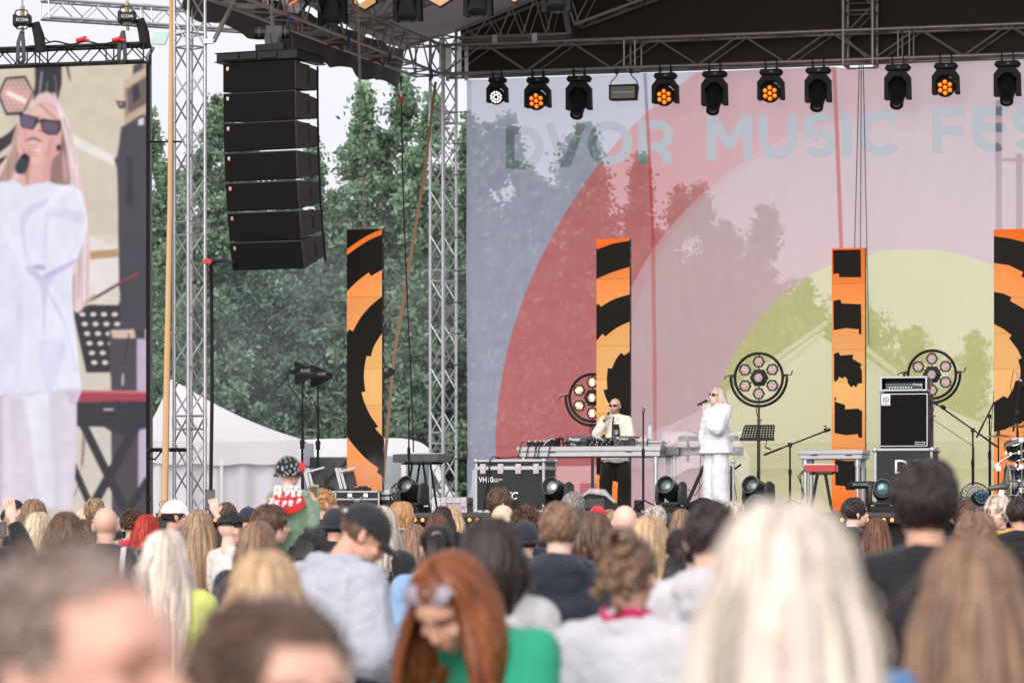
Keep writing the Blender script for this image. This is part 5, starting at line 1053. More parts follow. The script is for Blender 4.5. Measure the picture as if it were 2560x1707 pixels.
# fans
def fan(px, py, v, rz, label, tilt=0, R=.22):
    P = SP(px, v, ZS); t = thing('floor_fan', label, 'fan', P, rz); zc = zat(py, P.y) - ZS; ax = Vector((0, -math.cos(tilt), math.sin(tilt))); e1 = Vector((1, 0, 0)); e2 = ax.cross(e1); c = Vector((0, 0, zc)); m = MB()
    for k, (r_, o_) in enumerate([(R, 0), (R * .98, .05), (R * .66, .08), (R * .3, .09), (R * .8, -.07), (R * .45, -.09)]): m.ring(c + ax * o_, r_, .005 if k < 2 else .003, ax=ax, n=30, m=5)
    for k in range(22):
        a_ = 2 * PI * k / 22; d = e1 * math.cos(a_) + e2 * math.sin(a_); m.path([c + ax * .09 + d * R * .15, c + ax * .08 + d * R * .66, c + ax * .05 + d * R * .97, c + d * R, c - ax * .07 + d * R * .8, c - ax * .09 + d * R * .3], .0028, 4)
    m.build('cage', BLKM, t); m = MB(); m.lathe([(0, -.05), (.06, -.04), (.06, .06), (.03, .09), (0, .09)], c, ax, 18); m.build('motor_hub', BLK, t); m = MB()
    for k in range(4):
        a_ = PI / 2 * k + .3; d = e1 * math.cos(a_) + e2 * math.sin(a_); n_ = ax.cross(d); m.add([c + d * .05 - n_ * .03 + ax * .01, c + d * R * .85 - n_ * .08 + ax * .02, c + d * R * .85 + n_ * .07 - ax * .02, c + d * .05 + n_ * .03 - ax * .01], [(0, 1, 2, 3)]); m.add([c + d * .05 - n_ * .03 + ax * .014, c + d * R * .85 - n_ * .08 + ax * .024, c + d * R * .85 + n_ * .07 - ax * .016, c + d * .05 + n_ * .03 - ax * .006], [(3, 2, 1, 0)])
    m.build('blades', M('fan_blade_grey', (.2, .2, .21), .4, .3), t); m = MB(); m.path([(-R, 0, zc), (-R, 0, .05), (R, 0, .05), (R, 0, zc)], .012); m.tube((-R, -.15, .02), (-R, .15, .02), .012); m.tube((R, -.15, .02), (R, .15, .02), .012); m.build('frame', BLK, t); return t
fan(1002, 1236, -9.9, .55, 'round wire caged floor fan left of a floor moving head', .2, .165); fan(2438, 1245, -10.0, .1, 'wide wire caged floor fan under the microphone stand by the drums', .25, .2)
t = thing('par_light', 'black par light with a blue front in front of the right fan', 'stage light', SP(2452, -10.9, ZS), .1); zc = zat(1252, 45) - ZS; m = MB(); m.lathe([(.07, -.12), (.09, -.08), (.098, .06), (.09, .07), (.085, .05), (0, .05)], (0, 0, .18), (0, -1, .12), 20); m.build('housing', BLK, t); m = MB()
m.ring((0, -.065, .19), .078, .009, n=24, m=5); m.box((0, -.07, .245), (.1, .01, .03))
for k in range(3): m.box((0, -.066, .13 + .04 * k), (.13, .006, .006)); m.box((-.04 + .04 * k, -.068, .18), (.006, .006, .12))
m.build('front_grid', M('blue_grey_plastic', L(60, 95, 120), .5), t); m = MB(); m.path([(-.1, 0, .2), (-.1, 0, .02), (.1, 0, .02), (.1, 0, .2)], .012); m.build('bracket', BLK, t)
# drum kit
P = SP(2530, -7.6, ZS); t = thing('drum_kit', 'black drum kit with chrome hardware at the right edge of the stage', 'drum kit', P, YAW); SH = M('gloss_black_shell', (.012, .015, .014), .08, 0, spec=.8); CHR = M('chrome', (.38, .38, .41), .2, 1); HOOP = M('drum_hoop', (.35, .34, .27), .3, .2)
zc = zat(1218, P.y) - ZS; Rb = .30; ax = Vector((-1, -.28, 0)).normalized(); c = Vector((.16, .12, Rb + .03)); e1 = ax.cross(Vector((0, 0, 1))).normalized(); e2 = Vector((0, 0, 1))
m = MB(); m.lathe([(Rb, -.24), (Rb, .24)], c, ax, 40); m.lathe([(Rb - .01, -.24), (0, -.24)], c, ax, 40); b_ = m.build('bass_drum', SH, t)
m = MB(); m.lathe([(Rb - .012, .225), (.10, .225)], c, ax, 36); m.lathe([(.10, .225), (.09, .20), (.0, .10)], c, ax, 24); m.build('front_head', M('drum_head_black', (.01, .01, .01), .3), b_)
for o_ in (.24, -.24): m = MB(); m.ring(c + ax * o_, Rb + .012, .016, ax=ax, n=44, m=6); m.build('hoop', HOOP, b_)
m = MB(); m.ring(c + ax * .19, Rb + .012, .008, ax=ax, n=44, m=6); m.ring(c - ax * .16, Rb + .01, .010, ax=ax, n=44, m=6)
for k in range(10):
    a_ = 2 * PI * k / 10 + .3; d = e1 * math.cos(a_) + e2 * math.sin(a_)
    m.tube(c + d * (Rb + .02) + ax * .24, c + d * (Rb + .02) + ax * .09, .007); m.box(c + d * (Rb + .02) + ax * .12, (.03, .03, .03)); m.tube(c + d * (Rb + .02) - ax * .24, c + d * (Rb + .02) - ax * .09, .007); m.box(c + d * (Rb + .02) - ax * .12, (.03, .03, .03)); m.ell(c + d * (Rb + .03) + ax * .25, .018, nu=8, nv=5)
m.build('lugs', CHR, b_)
def tom(cx, cy, cz, r_, h_, tilt, nm='tom'):
    a2 = Vector(tilt).normalized(); c2 = Vector((cx, cy, cz)); m = MB(); m.lathe([(r_, -h_ / 2), (r_, h_ / 2)], c2, a2, 30); o = m.build(nm, SH, t); m = MB(); m.lathe([(r_ - .005, h_ / 2), (0, h_ / 2)], c2, a2, 30); m.build('head', M('drum_skin', (.6, .6, .58), .4), o); m = MB()
    for s_ in (-1, 1): m.ring(c2 + a2 * (h_ / 2 * s_), r_ + .006, .010, ax=a2, n=30, m=6)
    q = Vector((0, 0, 1)).rotation_difference(a2)
    for k in range(8): d = q @ Vector((math.cos(k * PI / 4 + .2), math.sin(k * PI / 4 + .2), 0)); m.tube(c2 + d * (r_ + .014) - a2 * h_ * .5, c2 + d * (r_ + .014) + a2 * h_ * .5, .006); m.box(c2 + d * (r_ + .014), (.03, .03, .045))
    m.build('hardware', CHR, o); m = MB(); m.lathe([(r_ + .001, -.012), (r_ + .001, .012)], c2, a2, 30); m.build('pale_band', M('pale_band', (.5, .48, .36), .4), o)
tom(.06, .15, .86, .15, .22, (-.25, -.35, 1)); tom(.38, .10, .87, .16, .24, (.1, -.35, 1)); tom(.60, .3, .42, .22, .36, (0, -.05, 1), 'floor_tom')
m = MB()
for a, b in (((.2, .1, .62), (.07, .15, .78)), ((.2, .1, .62), (.36, .1, .78)), ((.2, .1, .62), (.2, .1, .75)), ((-.12, -.15, 0), (-.03, -.1, .35)), ((-.2, 0, .66), (.10, .05, .86)), ((.16, -.3, 0), (.16, -.3, 1.0)), ((.16, -.3, .35), (.0, -.45, .01)), ((.16, -.3, .35), (.32, -.45, .01)), ((.16, -.3, .35), (.16, -.1, .01))): m.tube(a, b, .013)
for p in ((.16, -.3, .3), (.16, -.3, .62), (.16, -.3, .98), (-.2, 0, .64), (-.18, .02, .60)): m.box(p, (.06, .05, .06))
m.bar((-.15, -.38, .01), (-.1, -.30, .3), .07, .02, up=(0, 1, 0)); m.build('stands', CHR, t)
BRZ = M('cymbal_bronze', (.42, .33, .2), .3, .9, .15, 12)
for cx, cy, cz, r_, tx in ((-.22, .3, 1.05, .19, .0), (.12, .45, 1.18, .22, .05), (.45, -.05, 1.42, .24, .1)):
    m = MB(); m.lathe([(0, .03), (.03, .028), (.05, .012), (r_, -.01), (r_, -.013), (.05, .008), (0, .02)], (cx, cy, cz), (tx, -.06, 1), 34); m.build('cymbal', BRZ, t); m = MB(); m.tube((cx, cy, 0), (cx, cy, cz + .06), .011); m.tube((cx, cy, cz + .01), (cx, cy, cz + .07), .022, n=10); m.build('cymbal_stand', CHR if cx > 0 else BLKM, t)
m = MB(); m.path([(-.3, -.05, .33), (-.12, -.02, .36), (0, .03, .34)], [.035, .045, .03], 10); m.build('kick_microphone', M('mic_grey', (.12, .15, .17), .4, .3), t)
# keyboard rig wrapped in clear film behind the singer
P = SP(1764, -6.0, ZS); t = thing('wrapped_keyboard_rig', 'two tier keyboard stand wrapped in clear plastic film behind the singer', 'keyboard', P, YAW); Y = P.y
m = MB(); m.box((0, .2, zat(1095, Y) - ZS), (.82, .3, .07)); m.box((.02, .15, zat(1127, Y) - ZS), (.95, .32, .12)); m.build('keyboards', M('keyboard_grey_dark', (.08, .08, .09), .5), t, bev=.01)
m = MB(); m.box((.40, -.02, zat(1127, Y) - ZS), (.16, .012, .06)); m.build('display_panel', GRY, t)
for s_ in (-1, 1): m = MB(); m.bar((-.35 * s_, .1, .02), (.05 * s_, .1, zat(1130, Y) - ZS), .05, .03, up=(0, 1, 0)); m.bar((-.32 * s_, .3, zat(1097, Y) - ZS), (-.26 * s_, .0, zat(1135, Y) - ZS - .1), .04, .03); m.build('stand_leg', BLK, t)
def film(a, b):
    x = -.62 + 1.24 * a; n1 = noise.noise(Vector((a * 7, b * 3, 1))) * .12; n2 = noise.noise(Vector((a * 16, b * 8, 4))) * .03; z = (zat(1082, Y) - ZS) - b * (.45 + .8 * abs(a - .5)) + n1 * b; y = -.08 - .12 * b + n1 + n2
    return Vector((x * (1 + .12 * b), y, z + .04 * math.sin(a * 9)))
m = sheet(film, 60, 40)
def film2(a, b): x = -.6 + 1.2 * a; return Vector((x, -.06 + .5 * b, zat(1082, Y) - ZS + .04 * math.sin(a * 9) + .03 * noise.noise(Vector((a * 9, b * 4, 2)))))
m2 = sheet(film2, 40, 12); m.add(m2.v, m2.f); m.build('film', M('wrapping_film', (.8, .78, .82), .25, 0, .1, 4, bump=.5, bscale=14, alpha=.30), t, ang=80)
m = MB(); m.path([(.1, -.2, .9), (.06, -.25, .5), (-.1, -.25, .25), (-.22, -.2, .35)], .006); m.path([(-.02, -.2, 1.0), (-.05, -.22, .3), (-.06, -.2, .02)], .005); m.build('cable', BLK, t)
t = thing('music_stand', 'slim silver and black stand just behind the singer', 'stand', SP(1833, -8.2, ZS), YAW); m = MB(); m.tube((0, 0, 0), (0, 0, .68), .02); m.ell((0, 0, .70), .03, nu=10, nv=6); m.build('post', ALU, t); m = MB(); m.box((-.03, .0, .33), (.02, .05, .62)); m.bar((.02, 0, .60), (.11, 0, .66), .03, .012, up=(0, 1, 0)); m.path([(.02, -.02, .4), (.05, -.02, .2), (.02, -.02, .1)], .005); m.build('side_rail', BLK, t)
t = thing('wall_socket_box', 'small black power box on the stage floor by the microphone stand', 'power box', SP(1597, -8.0, ZS), YAW); m = MB(); m.box((0, 0, .11), (.12, .08, .14)); m.box((.01, 0, .02), (.04, .04, .04)); m.build('housing', BLK, t, bev=.01); m = MB(); m.ring((-.02, -.042, .14), .02, .004, n=10, m=4); m.ring((.03, -.042, .09), .02, .004, n=10, m=4); m.build('sockets', GRY, t)
t = thing('floor_wedge', 'dark grey wedge monitor lying left of the singer', 'monitor speaker', SP(1742, -10.2, ZS), YAW); m = MB(); m.prism([(-.3, 0), (.28, 0), (.28, .1), (.05, .20), (-.3, .04)], .4, (0, .2, 0)); m.build('cabinet', BLK, t, bev=.015); m = MB(); m.box((.0, -.01, .05), (.3, .012, .06)); m.build('grille', MESH, t)
# ------------------------------------------------------------------ tents, van, container, street lamp
TENT = M('tent_white', (.80, .79, .82), .6, 0, .05, .6, bump=.15, bscale=2.5, transl=.25); TENTL = M('tent_lilac_wall', (.78, .77, .83), .7, 0, .06, .8, bump=.2, bscale=3, transl=.2)
def tent(Yc, px0, px1, apx, top, eave, val, label, rz=-.35, peak=.06, depth=3.4):
    Xl = (px0 - CX) * Yc / F; Xr = (px1 - CX) * Yc / F; ze = zat(eave, Yc); zp = zat(top, Yc); zv = zat(val, Yc); cx = (Xl + Xr) / 2; w = Xr - Xl; xa = (apx - CX) * Yc / F - cx
    t = thing('gazebo_tent', label, 'tent', (cx, Yc, 0)); N = 24
    def roof(a, b):
        # square-base pyramid, sagging; a around, b up
        s = a * 4; k = int(min(s, 3.999)); f_ = s - k; cs = [(-w / 2, 0), (w / 2, 0), (w / 2, depth), (-w / 2, depth)]; p, q = cs[k], cs[(k + 1) % 4]; x = p[0] + (q[0] - p[0]) * f_; y = p[1] + (q[1] - p[1]) * f_
        sag = -.16 * math.sin(PI * b) * (.6 + .4 * math.sin(PI * f_)) * (zp - ze) ; return Vector((x + (xa - x) * b, y + (depth / 2 - y) * b, ze + (zp - ze) * b + sag - .04 * math.sin(PI * f_) * (1 - b)))
    m = sheet(roof, 97, 20); m.build('roof', TENT, t, ang=60)
    def vl(a, b):
        s = a * 4; k = int(min(s, 3.999)); f_ = s - k; e = .02; cs = [(-w / 2 - e, -e), (w / 2 + e, -e), (w / 2 + e, depth + e), (-w / 2 - e, depth + e)]; p, q = cs[k], cs[(k + 1) % 4]; x = p[0] + (q[0] - p[0]) * f_; y = p[1] + (q[1] - p[1]) * f_
        return Vector((x, y + .015 * math.sin(f_ * 14) * b - .03 * b, ze - (ze - zv) * b - .04 * math.sin(PI * f_) + .015 * math.sin(f_ * 22) * b))
    m = sheet(vl, 161, 8); m.build('valance', TENT, t, ang=60)
    def wl(a, b): x = -w / 2 + w * a; return Vector((x, .10 + .05 * math.sin(a * 37) + .03 * noise.noise(Vector((a * 12, b, 0))), (zv + .15) * (1 - b) + .01))
    m = sheet(wl, 120, 10)
    def ws(a, b): y = .1 + (depth - .2) * a; return Vector((w / 2 - .06 + .03 * math.sin(a * 30), y, (zv + .15) * (1 - b) + .01))
    m2 = sheet(ws, 60, 10); m.add(m2.v, m2.f); m2 = sheet(lambda a, b: Vector((-w / 2 + .06, .1 + (depth - .2) * a, (zv + .15) * (1 - b) + .01)), 60, 10); m.add(m2.v, m2.f); m.build('side_wall', TENTL, t, ang=60)
    m = MB()
    for x in (-w / 2, w / 2):
        for y in (0, depth): m.box((x, y, ze / 2), (.07, .07, ze))
    m.build('frame', M('white_metal', (.75, .75, .76), .4), t); return t
tent(60, 345, 755, 406, 938, 1098, 1156, 'white gazebo tent with a pointed roof behind the silver tower', depth=3.0)
t = thing('gazebo_pole', 'thin white tent pole with crank holes in front of the gazebo wall', 'pole', W(555, 1290, 59.5)); m = MB(); m.box(W(554, 1240, 59.6), (.05, .05, 1.4)); m.box(W(555, 1158, 59.6), (.09, .07, .07)); m.build('post', M('white_metal', (.75, .75, .76), .4), t, world=True)
tent(64, 1560, 2600, 2078, 812, 1108, 1168, 'big white marquee glimpsed through the right half of the printed backdrop', depth=6)
t = thing('marquee_ropes', 'pale guy ropes of the marquee showing through the yellow circle', 'rope', W(2070, 800, 63.5)); m = MB()
for a, b in (((2068, 805), (1560, 1165)), ((2062, 830), (1700, 1130)), ((2095, 815), (2440, 1090)), ((2090, 850), (2250, 960)), ((2440, 1040), (2640, 930))): m.bar(W(*a, 63.2), W(*b, 62.6), .09, .02, up=(0, 1, 0))
m.build('webbing', M('white_webbing', (.8, .8, .8), .6), t, world=True)
VW = M('van_white', (.82, .82, .84), .25, 0, .03, 2); GLS = M('van_glass', (.10, .13, .15), .05, .2, spec=1)
def van(px0, px1, Y, top, label):
    X0 = (px0 - CX) * Y / F; X1 = (px1 - CX) * Y / F; w = X1 - X0; zt = zat(top, Y); t = thing('van', label, 'van', ((X0 + X1) / 2, Y, 0)); h = zt
    prof = smoothpoly([(-w / 2, .45), (-w / 2, h - .35), (-w / 2 + .25, h - .05), (0, h), (w * .22, h - .02), (w * .34, h - .25), (w * .43, h - .95), (w * .49, h - 1.25), (w / 2, .9), (w / 2, .45)], 5)
    m = MB(); m.prism(prof, 1.9, (0, .95, 0)); m.build('body', VW, t, bev=.06, ang=60)
    m = MB(); m.prism([(w * .20, h - .35), (w * .31, h - .38), (w * .40, h - 1.0), (w * .20, h - 1.0)], .02, (0, -.012, 0)); m.prism([(w * .02, h - .35), (w * .17, h - .35), (w * .17, h - 1.0), (w * .02, h - 1.0)], .02, (0, -.012, 0)); m.build('side_window', GLS, t)
    for x in (-w * .3, w * .3):
        m = MB(); m.lathe([(.33, -.11), (.36, -.08), (.36, .08), (.33, .11), (.18, .11), (0, .09)], (x, .1, .36), (0, -1, 0), 24); wh = m.build('wheel', M('rubber', (.02, .02, .02), .8), t); m = MB(); m.lathe([(.2, 0), (.2, .02), (0, .03)], (x, -.01, .36), (0, -1, 0), 16); m.build('rim', ALU, wh)
    m = MB(); m.box((-w * .05, -.01, h * .55), (w * .85, .012, .03)); m.box((-w * .02, -.012, h * .45), (.015, .012, h * .7)); m.build('trim', GRY, t); return t
van(700, 1150, 68, 1096, 'white van parked behind the left LED pillar and the silver tower'); van(1180, 1700, 70, 1165, 'white car sized van glimpsed low through the red part of the backdrop')
t = thing('container', 'dark grey equipment container with a vent panel left of the LED pillar', 'container', W(815, 1180, 62)); w_ = (895 - 752) * 62 / F; h_ = zat(1142, 62); x0 = (752 - CX) * 62 / F
m = MB(); m.box((x0 + w_ / 2, 62.9, h_ / 2), (w_, 1.8, h_)); m.build('shell', M('container_charcoal', (.06, .062, .068), .5, .2, .15, 3), t, world=True, bev=.02)
m = MB()
for i in range(16): m.box((x0 + w_ * .52, 61.985, zat(1150 + i * 4, 62) - .05), (.07, .02, .012))
m.build('vent', GRY, t, world=True); m = MB(); m.box((x0 + w_ * .28, 61.98, h_ * .5), (.02, .03, h_ * .95)); m.box((x0 + w_ * .92, 61.98, h_ * .62), (.04, .05, .3)); m.build('door_seam', BLK, t, world=True)
t = thing('street_lamp', 'street lamp with a flat pale green head rising behind the LED screen', 'street lamp', ((372 - CX) * 58 / F, 58, 0)); m = MB(); X0 = (372 - CX) * 58 / F; m.path([(X0, 58, 0), (X0, 58, zat(160, 58)), W(370, 142, 58), W(384, 118, 58)], [.08, .05, .04, .03], 10); m.build('pole', GRY, t, world=True)
m = MB(); pts = [W(377, 112, 58), W(383, 90, 58), W(422, 89, 58), W(413, 115, 58)]; ptb = [p + Vector((0, .25, .10)) for p in pts]; m.add(pts + ptb, [(0, 1, 2, 3), (7, 6, 5, 4), (0, 4, 5, 1), (1, 5, 6, 2), (2, 6, 7, 3), (3, 7, 4, 0)]); m.build('lamp_head', M('pale_green_glass', (.42, .55, .52), .3), t, world=True, bev=.02)
# shelf clutter behind the left tower
t = thing('supply_boxes', 'pale packets stacked low behind the left keyboard', 'boxes', W(960, 1245, 58)); rr = random.Random(5)
for i in range(16): x = 905 + i * 15 + rr.uniform(-4, 4); m = MB(); m.box(W(x, 1256 - rr.uniform(0, 26), 58 + rr.uniform(-.2, .2)), (.1 * rr.uniform(.8, 1.6), .1, .12 * rr.uniform(.8, 1.6)), Matrix.Rotation(rr.uniform(-.3, .3), 3, 'Y')); m.build('packet', M('packet_paper', (.62, .68, .72), .6, 0, .35, 12), t, world=True)
m = MB(); m.box(W(1020, 1280, 58.2), (2.2, .7, .04)); m.box(W(1020, 1400, 58.2), (.06, .06, 1.3)); m.build('shelf', ALU, t, world=True)
# ------------------------------------------------------------------ trees
def leaf_mat(name, c, tr=.45):
    m = M(name, c, .55, 0, .45, .9, spec=.3, attr='Col', transl=tr); return m
LEAF = [leaf_mat('leaf_mid_green', (.23, .35, .25)), leaf_mat('leaf_blue_green', (.20, .32, .26)), leaf_mat('leaf_deep_green', (.10, .18, .125)), leaf_mat('leaf_yellow_green', (.32, .40, .20))]
BARK = M('bark', (.13, .11, .09), .9, 0, .4, 8, sx=(1, 1, .3))
def tree_mesh(seed, H, Rr, z0, n, lf, spire, wide=1.0):
    """leaf cloud mesh and a trunk with limbs"""
    r = np.random.default_rng(seed); rr = random.Random(seed); tk = MB(); pts = [Vector((0, 0, 0))]
    for i in range(1, 9): pts.append(Vector((rr.uniform(-.08, .08) * i * .5, rr.uniform(-.08, .08) * i * .5, H * .93 * i / 8)))
    tk.path(pts, [.17 * (1 - i / 9.5) + .015 for i in range(9)], 8)
    cl = []; nb = int(H * 12)
    for i in range(nb):
        f_ = i / nb; z = z0 + (H - z0) * f_ ** .9; k = (z - z0) / (H - z0)
        rad = Rr * ((1 - k) ** spire) * (.55 + .45 * min(1, k * 6 + .5)) * rr.choice((.45, .7, .9, 1.0, 1.3)) * rr.uniform(.85, 1.1); a = rr.uniform(0, 2 * PI); c = pts[min(8, int(8 * z / (H * .93)))] if z < H * .9 else pts[8]; base = Vector((c.x, c.y, z - .3 * rad)); tip = Vector((c.x + rad * math.cos(a) * wide, c.y + rad * math.sin(a), z + rad * .55))
        tk.path([base, base.lerp(tip, .55) + Vector((0, 0, -.06 * rad)), tip], [.045 * (1 - k) + .012, .02, .006], 5)
        m_ = 2 + int(rad * 3.2)
        for j in range(m_): q = (j + .6) / m_; p = base.lerp(tip, q) + Vector((rr.gauss(0, .18 * rad), rr.gauss(0, .18 * rad), rr.gauss(0, .16 * rad + .05))); cl.append((p.x, p.y, p.z, .08 + .20 * rr.random() * (.45 + rad * .25)))
    cl += [(pts[8].x + rr.gauss(0, .05), pts[8].y, H * .93 + (H * .09) * i / 8, .10) for i in range(9)]
    cl = np.array(cl); idx = r.integers(0, len(cl), n); pc = cl[idx, :3] + r.normal(0, 1, (n, 3)) * cl[idx, 3:4] * np.array([1, 1, .85]) * .75
    d = r.normal(0, 1, (n, 3)); d[:, 2] *= .7; d /= np.linalg.norm(d, axis=1, keepdims=True); e = np.cross(d, r.normal(0, 1, (n, 3))); e /= np.linalg.norm(e, axis=1, keepdims=True); g_ = np.cross(d, e) 
    s = (lf * r.uniform(.55, 1.25, n))[:, None]; g_ = g_ * .55 + e * 0
    V = np.stack([pc - e * s, pc - g_ * s * 1.1 + d * s * .15, pc + e * s * 1.1, pc + g_ * s + d * s * .1], 1).reshape(-1, 3)
    shade = np.repeat(np.clip(r.normal(1, .28, n) * (1 + .35 * r.normal(0, 1, len(cl))[idx] * .5), .35, 1.9), 4)
    C = np.stack([shade * r.uniform(.9, 1.15, n).repeat(4), shade, shade * .95, np.ones(4 * n)], -1)
    me = bpy.data.meshes.new('crown'); me.vertices.add(4 * n); me.vertices.foreach_set('co', V.astype(np.float32).ravel()); me.loops.add(4 * n); me.loops.foreach_set('vertex_index', np.arange(4 * n, dtype=np.int32)); me.polygons.add(n); me.polygons.foreach_set('loop_start', np.arange(n, dtype=np.int32) * 4); me.update(calc_edges=True)
    ca = me.color_attributes.new('Col', 'FLOAT_COLOR', 'POINT'); ca.data.foreach_set('color', C.astype(np.float32).ravel()); return me, tk
TP = []
for sd, H, Rr, z0, n, sp in ((11, 11.5, 1.75, 1.2, 25000, .75), (12, 11.0, 2.0, .8, 29000, .55), (13, 10.5, 1.5, 1.4, 20000, .95), (14, 6.5, 2.4, .2, 30000, .45), (15, 9.0, 1.2, .8, 20000, .9)):
    me, tk = tree_mesh(sd, H, Rr, z0, n, .070, sp); TP.append((me, tk, H))
def tree(px, top, Y, kind, mat, label, rz=0, name='birch_tree', sx=1.0, group='trees behind the stage'):
    me, tk, H = TP[kind]; zt = zat(top, Y); t = thing(name, label, 'tree', ((px - CX) * Y / F, Y, 0), rz, group); s = zt / (H * 1.02); t.scale = (s * sx, s * sx, s)
    if isinstance(tk, MB): o = tk.build('trunk', BARK, t); TP[kind] = (me, o.data, H)
    else: o = bpy.data.objects.new('trunk', tk); COL.objects.link(o); o.parent = t
    if not me.materials: me.materials.append(LEAF[0])
    c = bpy.data.objects.new('crown', me); COL.objects.link(c); c.parent = t; c.material_slots[0].link = 'OBJECT'; c.material_slots[0].material = LEAF[mat]
    return t
for a in ((398, 275, 80, 2, 0, 'slim tree just right of the LED screen'), (515, 245, 79, 0, 0, 'tall tree showing through the left silver tower'), (600, 330, 83, 1, 1, 'broad tree behind the hanging speaker column'),
          (690, 430, 80, 1, 1, 'bluish tree right of the foot of the speaker column'), (808, 352, 81, 0, 0, 'tree behind the left LED pillar, left of the tallest spire'), (903, 212, 80, 2, 0, 'slender spired tree above the left LED pillar'),
          (972, 190, 82, 0, 0, 'tallest tree with a pointed top left of the backdrop tower'), (1052, 238, 79, 2, 0, 'pointed tree directly behind the backdrop tower'), (1195, 318, 80, 4, 0, 'slim tree glimpsed through the bluish edge of the backdrop'), (1140, 292, 84, 0, 0, 'tree at the left hem of the backdrop'),
          (1298, 292, 80, 2, 1, 'spired tree seen through the letter D'), (1396, 345, 83, 0, 1, 'tree seen through the letter V'), (1490, 318, 80, 4, 1, 'slim tree seen through the letter O'), (1450, 395, 80, 1, 1, 'broad tree seen through the red circle below the letter O'),
          (1592, 395, 82, 2, 1, 'spired tree seen through the red circle below the letter R'), (1668, 470, 80, 0, 1, 'tree seen through the pink circle right of the first seam'), (1772, 462, 82, 2, 1, 'spired tree seen through the backdrop below the letter M'), (1838, 560, 80, 1, 1, 'round tree seen through the pink circle above the music stand'),
          (1912, 520, 84, 4, 1, 'thin pointed tree seen through the pale part below the letter U'), (2000, 700, 82, 1, 1, 'low tree seen through the top of the yellow circle'), (2140, 690, 84, 4, 3, 'thin tree seen between the second seam and the orange framed pillar'), (2150, 790, 80, 3, 3, 'broad bush like tree seen right of the orange framed pillar'),
          (2290, 820, 82, 1, 3, 'yellow green tree seen through the yellow circle'), (2420, 830, 84, 1, 3, 'tree seen through the backdrop left of the right pillar'), (2600, 800, 84, 1, 3, 'tree beyond the right edge of the backdrop')):
    tree(a[0], a[1], a[2], a[3], a[4], a[5], rz=a[0] * .37, sx=1.25 if a[0] > 1180 else 1.12)
for i, (px, top, sx) in enumerate([(380, 560, 1.1), (500, 520, 1.2), (620, 560, 1.2), (750, 560, 1.2), (870, 540, 1.2), (990, 520, 1.2), (1110, 560, 1.2), (1240, 600, 1.2), (1370, 620, 1.2), (1500, 640, 1.2), (1630, 660, 1.2), (1760, 700, 1.2)]):
    tree(px, top, 88, 3, 2, 'dark bushy tree filling the gap under the taller trees, ' + ['far left beside the screen', 'behind the left tower', 'below the speaker column', 'right of the speaker column', 'behind the left LED pillar', 'left of the backdrop tower', 'at the backdrop hem', 'behind the bluish edge', 'behind the red circle', 'behind the DJ', 'behind the pink circle', 'behind the singer'][i], rz=i * 1.3, name='bushy_tree', sx=sx, group='bushy undergrowth trees')
# ------------------------------------------------------------------ people
def V3(*a): return Vector(a)
def remesh(mb, vox, it=3):
    o = mb.build('tmp', [], None, smooth=False); r = o.modifiers.new('r', 'REMESH'); r.mode = 'VOXEL'; r.voxel_size = vox; s = o.modifiers.new('s', 'SMOOTH'); s.factor = .5; s.iterations = it
    bpy.context.view_layer.update(); me = bpy.data.meshes.new_from_object(o.evaluated_get(bpy.context.evaluated_depsgraph_get())); old = o.data
    bpy.data.objects.remove(o); bpy.data.meshes.remove(old); out = MB(); n = len(me.vertices); co = np.empty(n * 3, np.float32); me.vertices.foreach_get('co', co)
    out.v = [tuple(x) for x in co.reshape(-1, 3)]; out.f = [tuple(p.vertices) for p in me.polygons]; out.m = [0] * len(out.f); out.c = [(1, 1, 1, 1)] * n; bpy.data.meshes.remove(me); return out
def cone(m, p0, p1, r0, r1, n=12):
    p0, p1 = V3(*p0), V3(*p1); m.path([p0, p1], [r0, r1], n); m.ell(p0, r0 * .999, nu=n, nv=8); m.ell(p1, r1 * .999, nu=n, nv=8)
def head_prims(m, H, female=False):
    sv = m.X; m.X = H; k = .94 if female else 1
    m.ell((0, -.012, .030), (.076, .098, .088)); m.ell((0, .03, -.035), (.060 * k, .068, .070)); m.ell((0, .052, -.082), (.030 * k, .034, .026)); m.ell((0, .055, .03), (.060, .042, .05))
    m.path([V3(0, .092, .012), V3(0, .112, -.018), V3(0, .109, -.028)], [.008, .012, .012], 8); m.ell((0, .103, -.030), (.017, .012, .009)); m.ell((0, .090, -.056), (.024, .014, .009)); m.ell((0, .086, -.066), (.020, .014, .008))
    m.path([V3(-.045, .076, .028), V3(0, .092, .026), V3(.045, .076, .028)], .010, 8)
    for s in (-1, 1): m.ell((s * .040, .068, -.022), (.022, .022, .020)); m.ell((s * .076, -.010, -.008), (.009, .018, .030)); m.ell((s * .082, -.020, -.0), (.006, .010, .024))
    m.X = sv
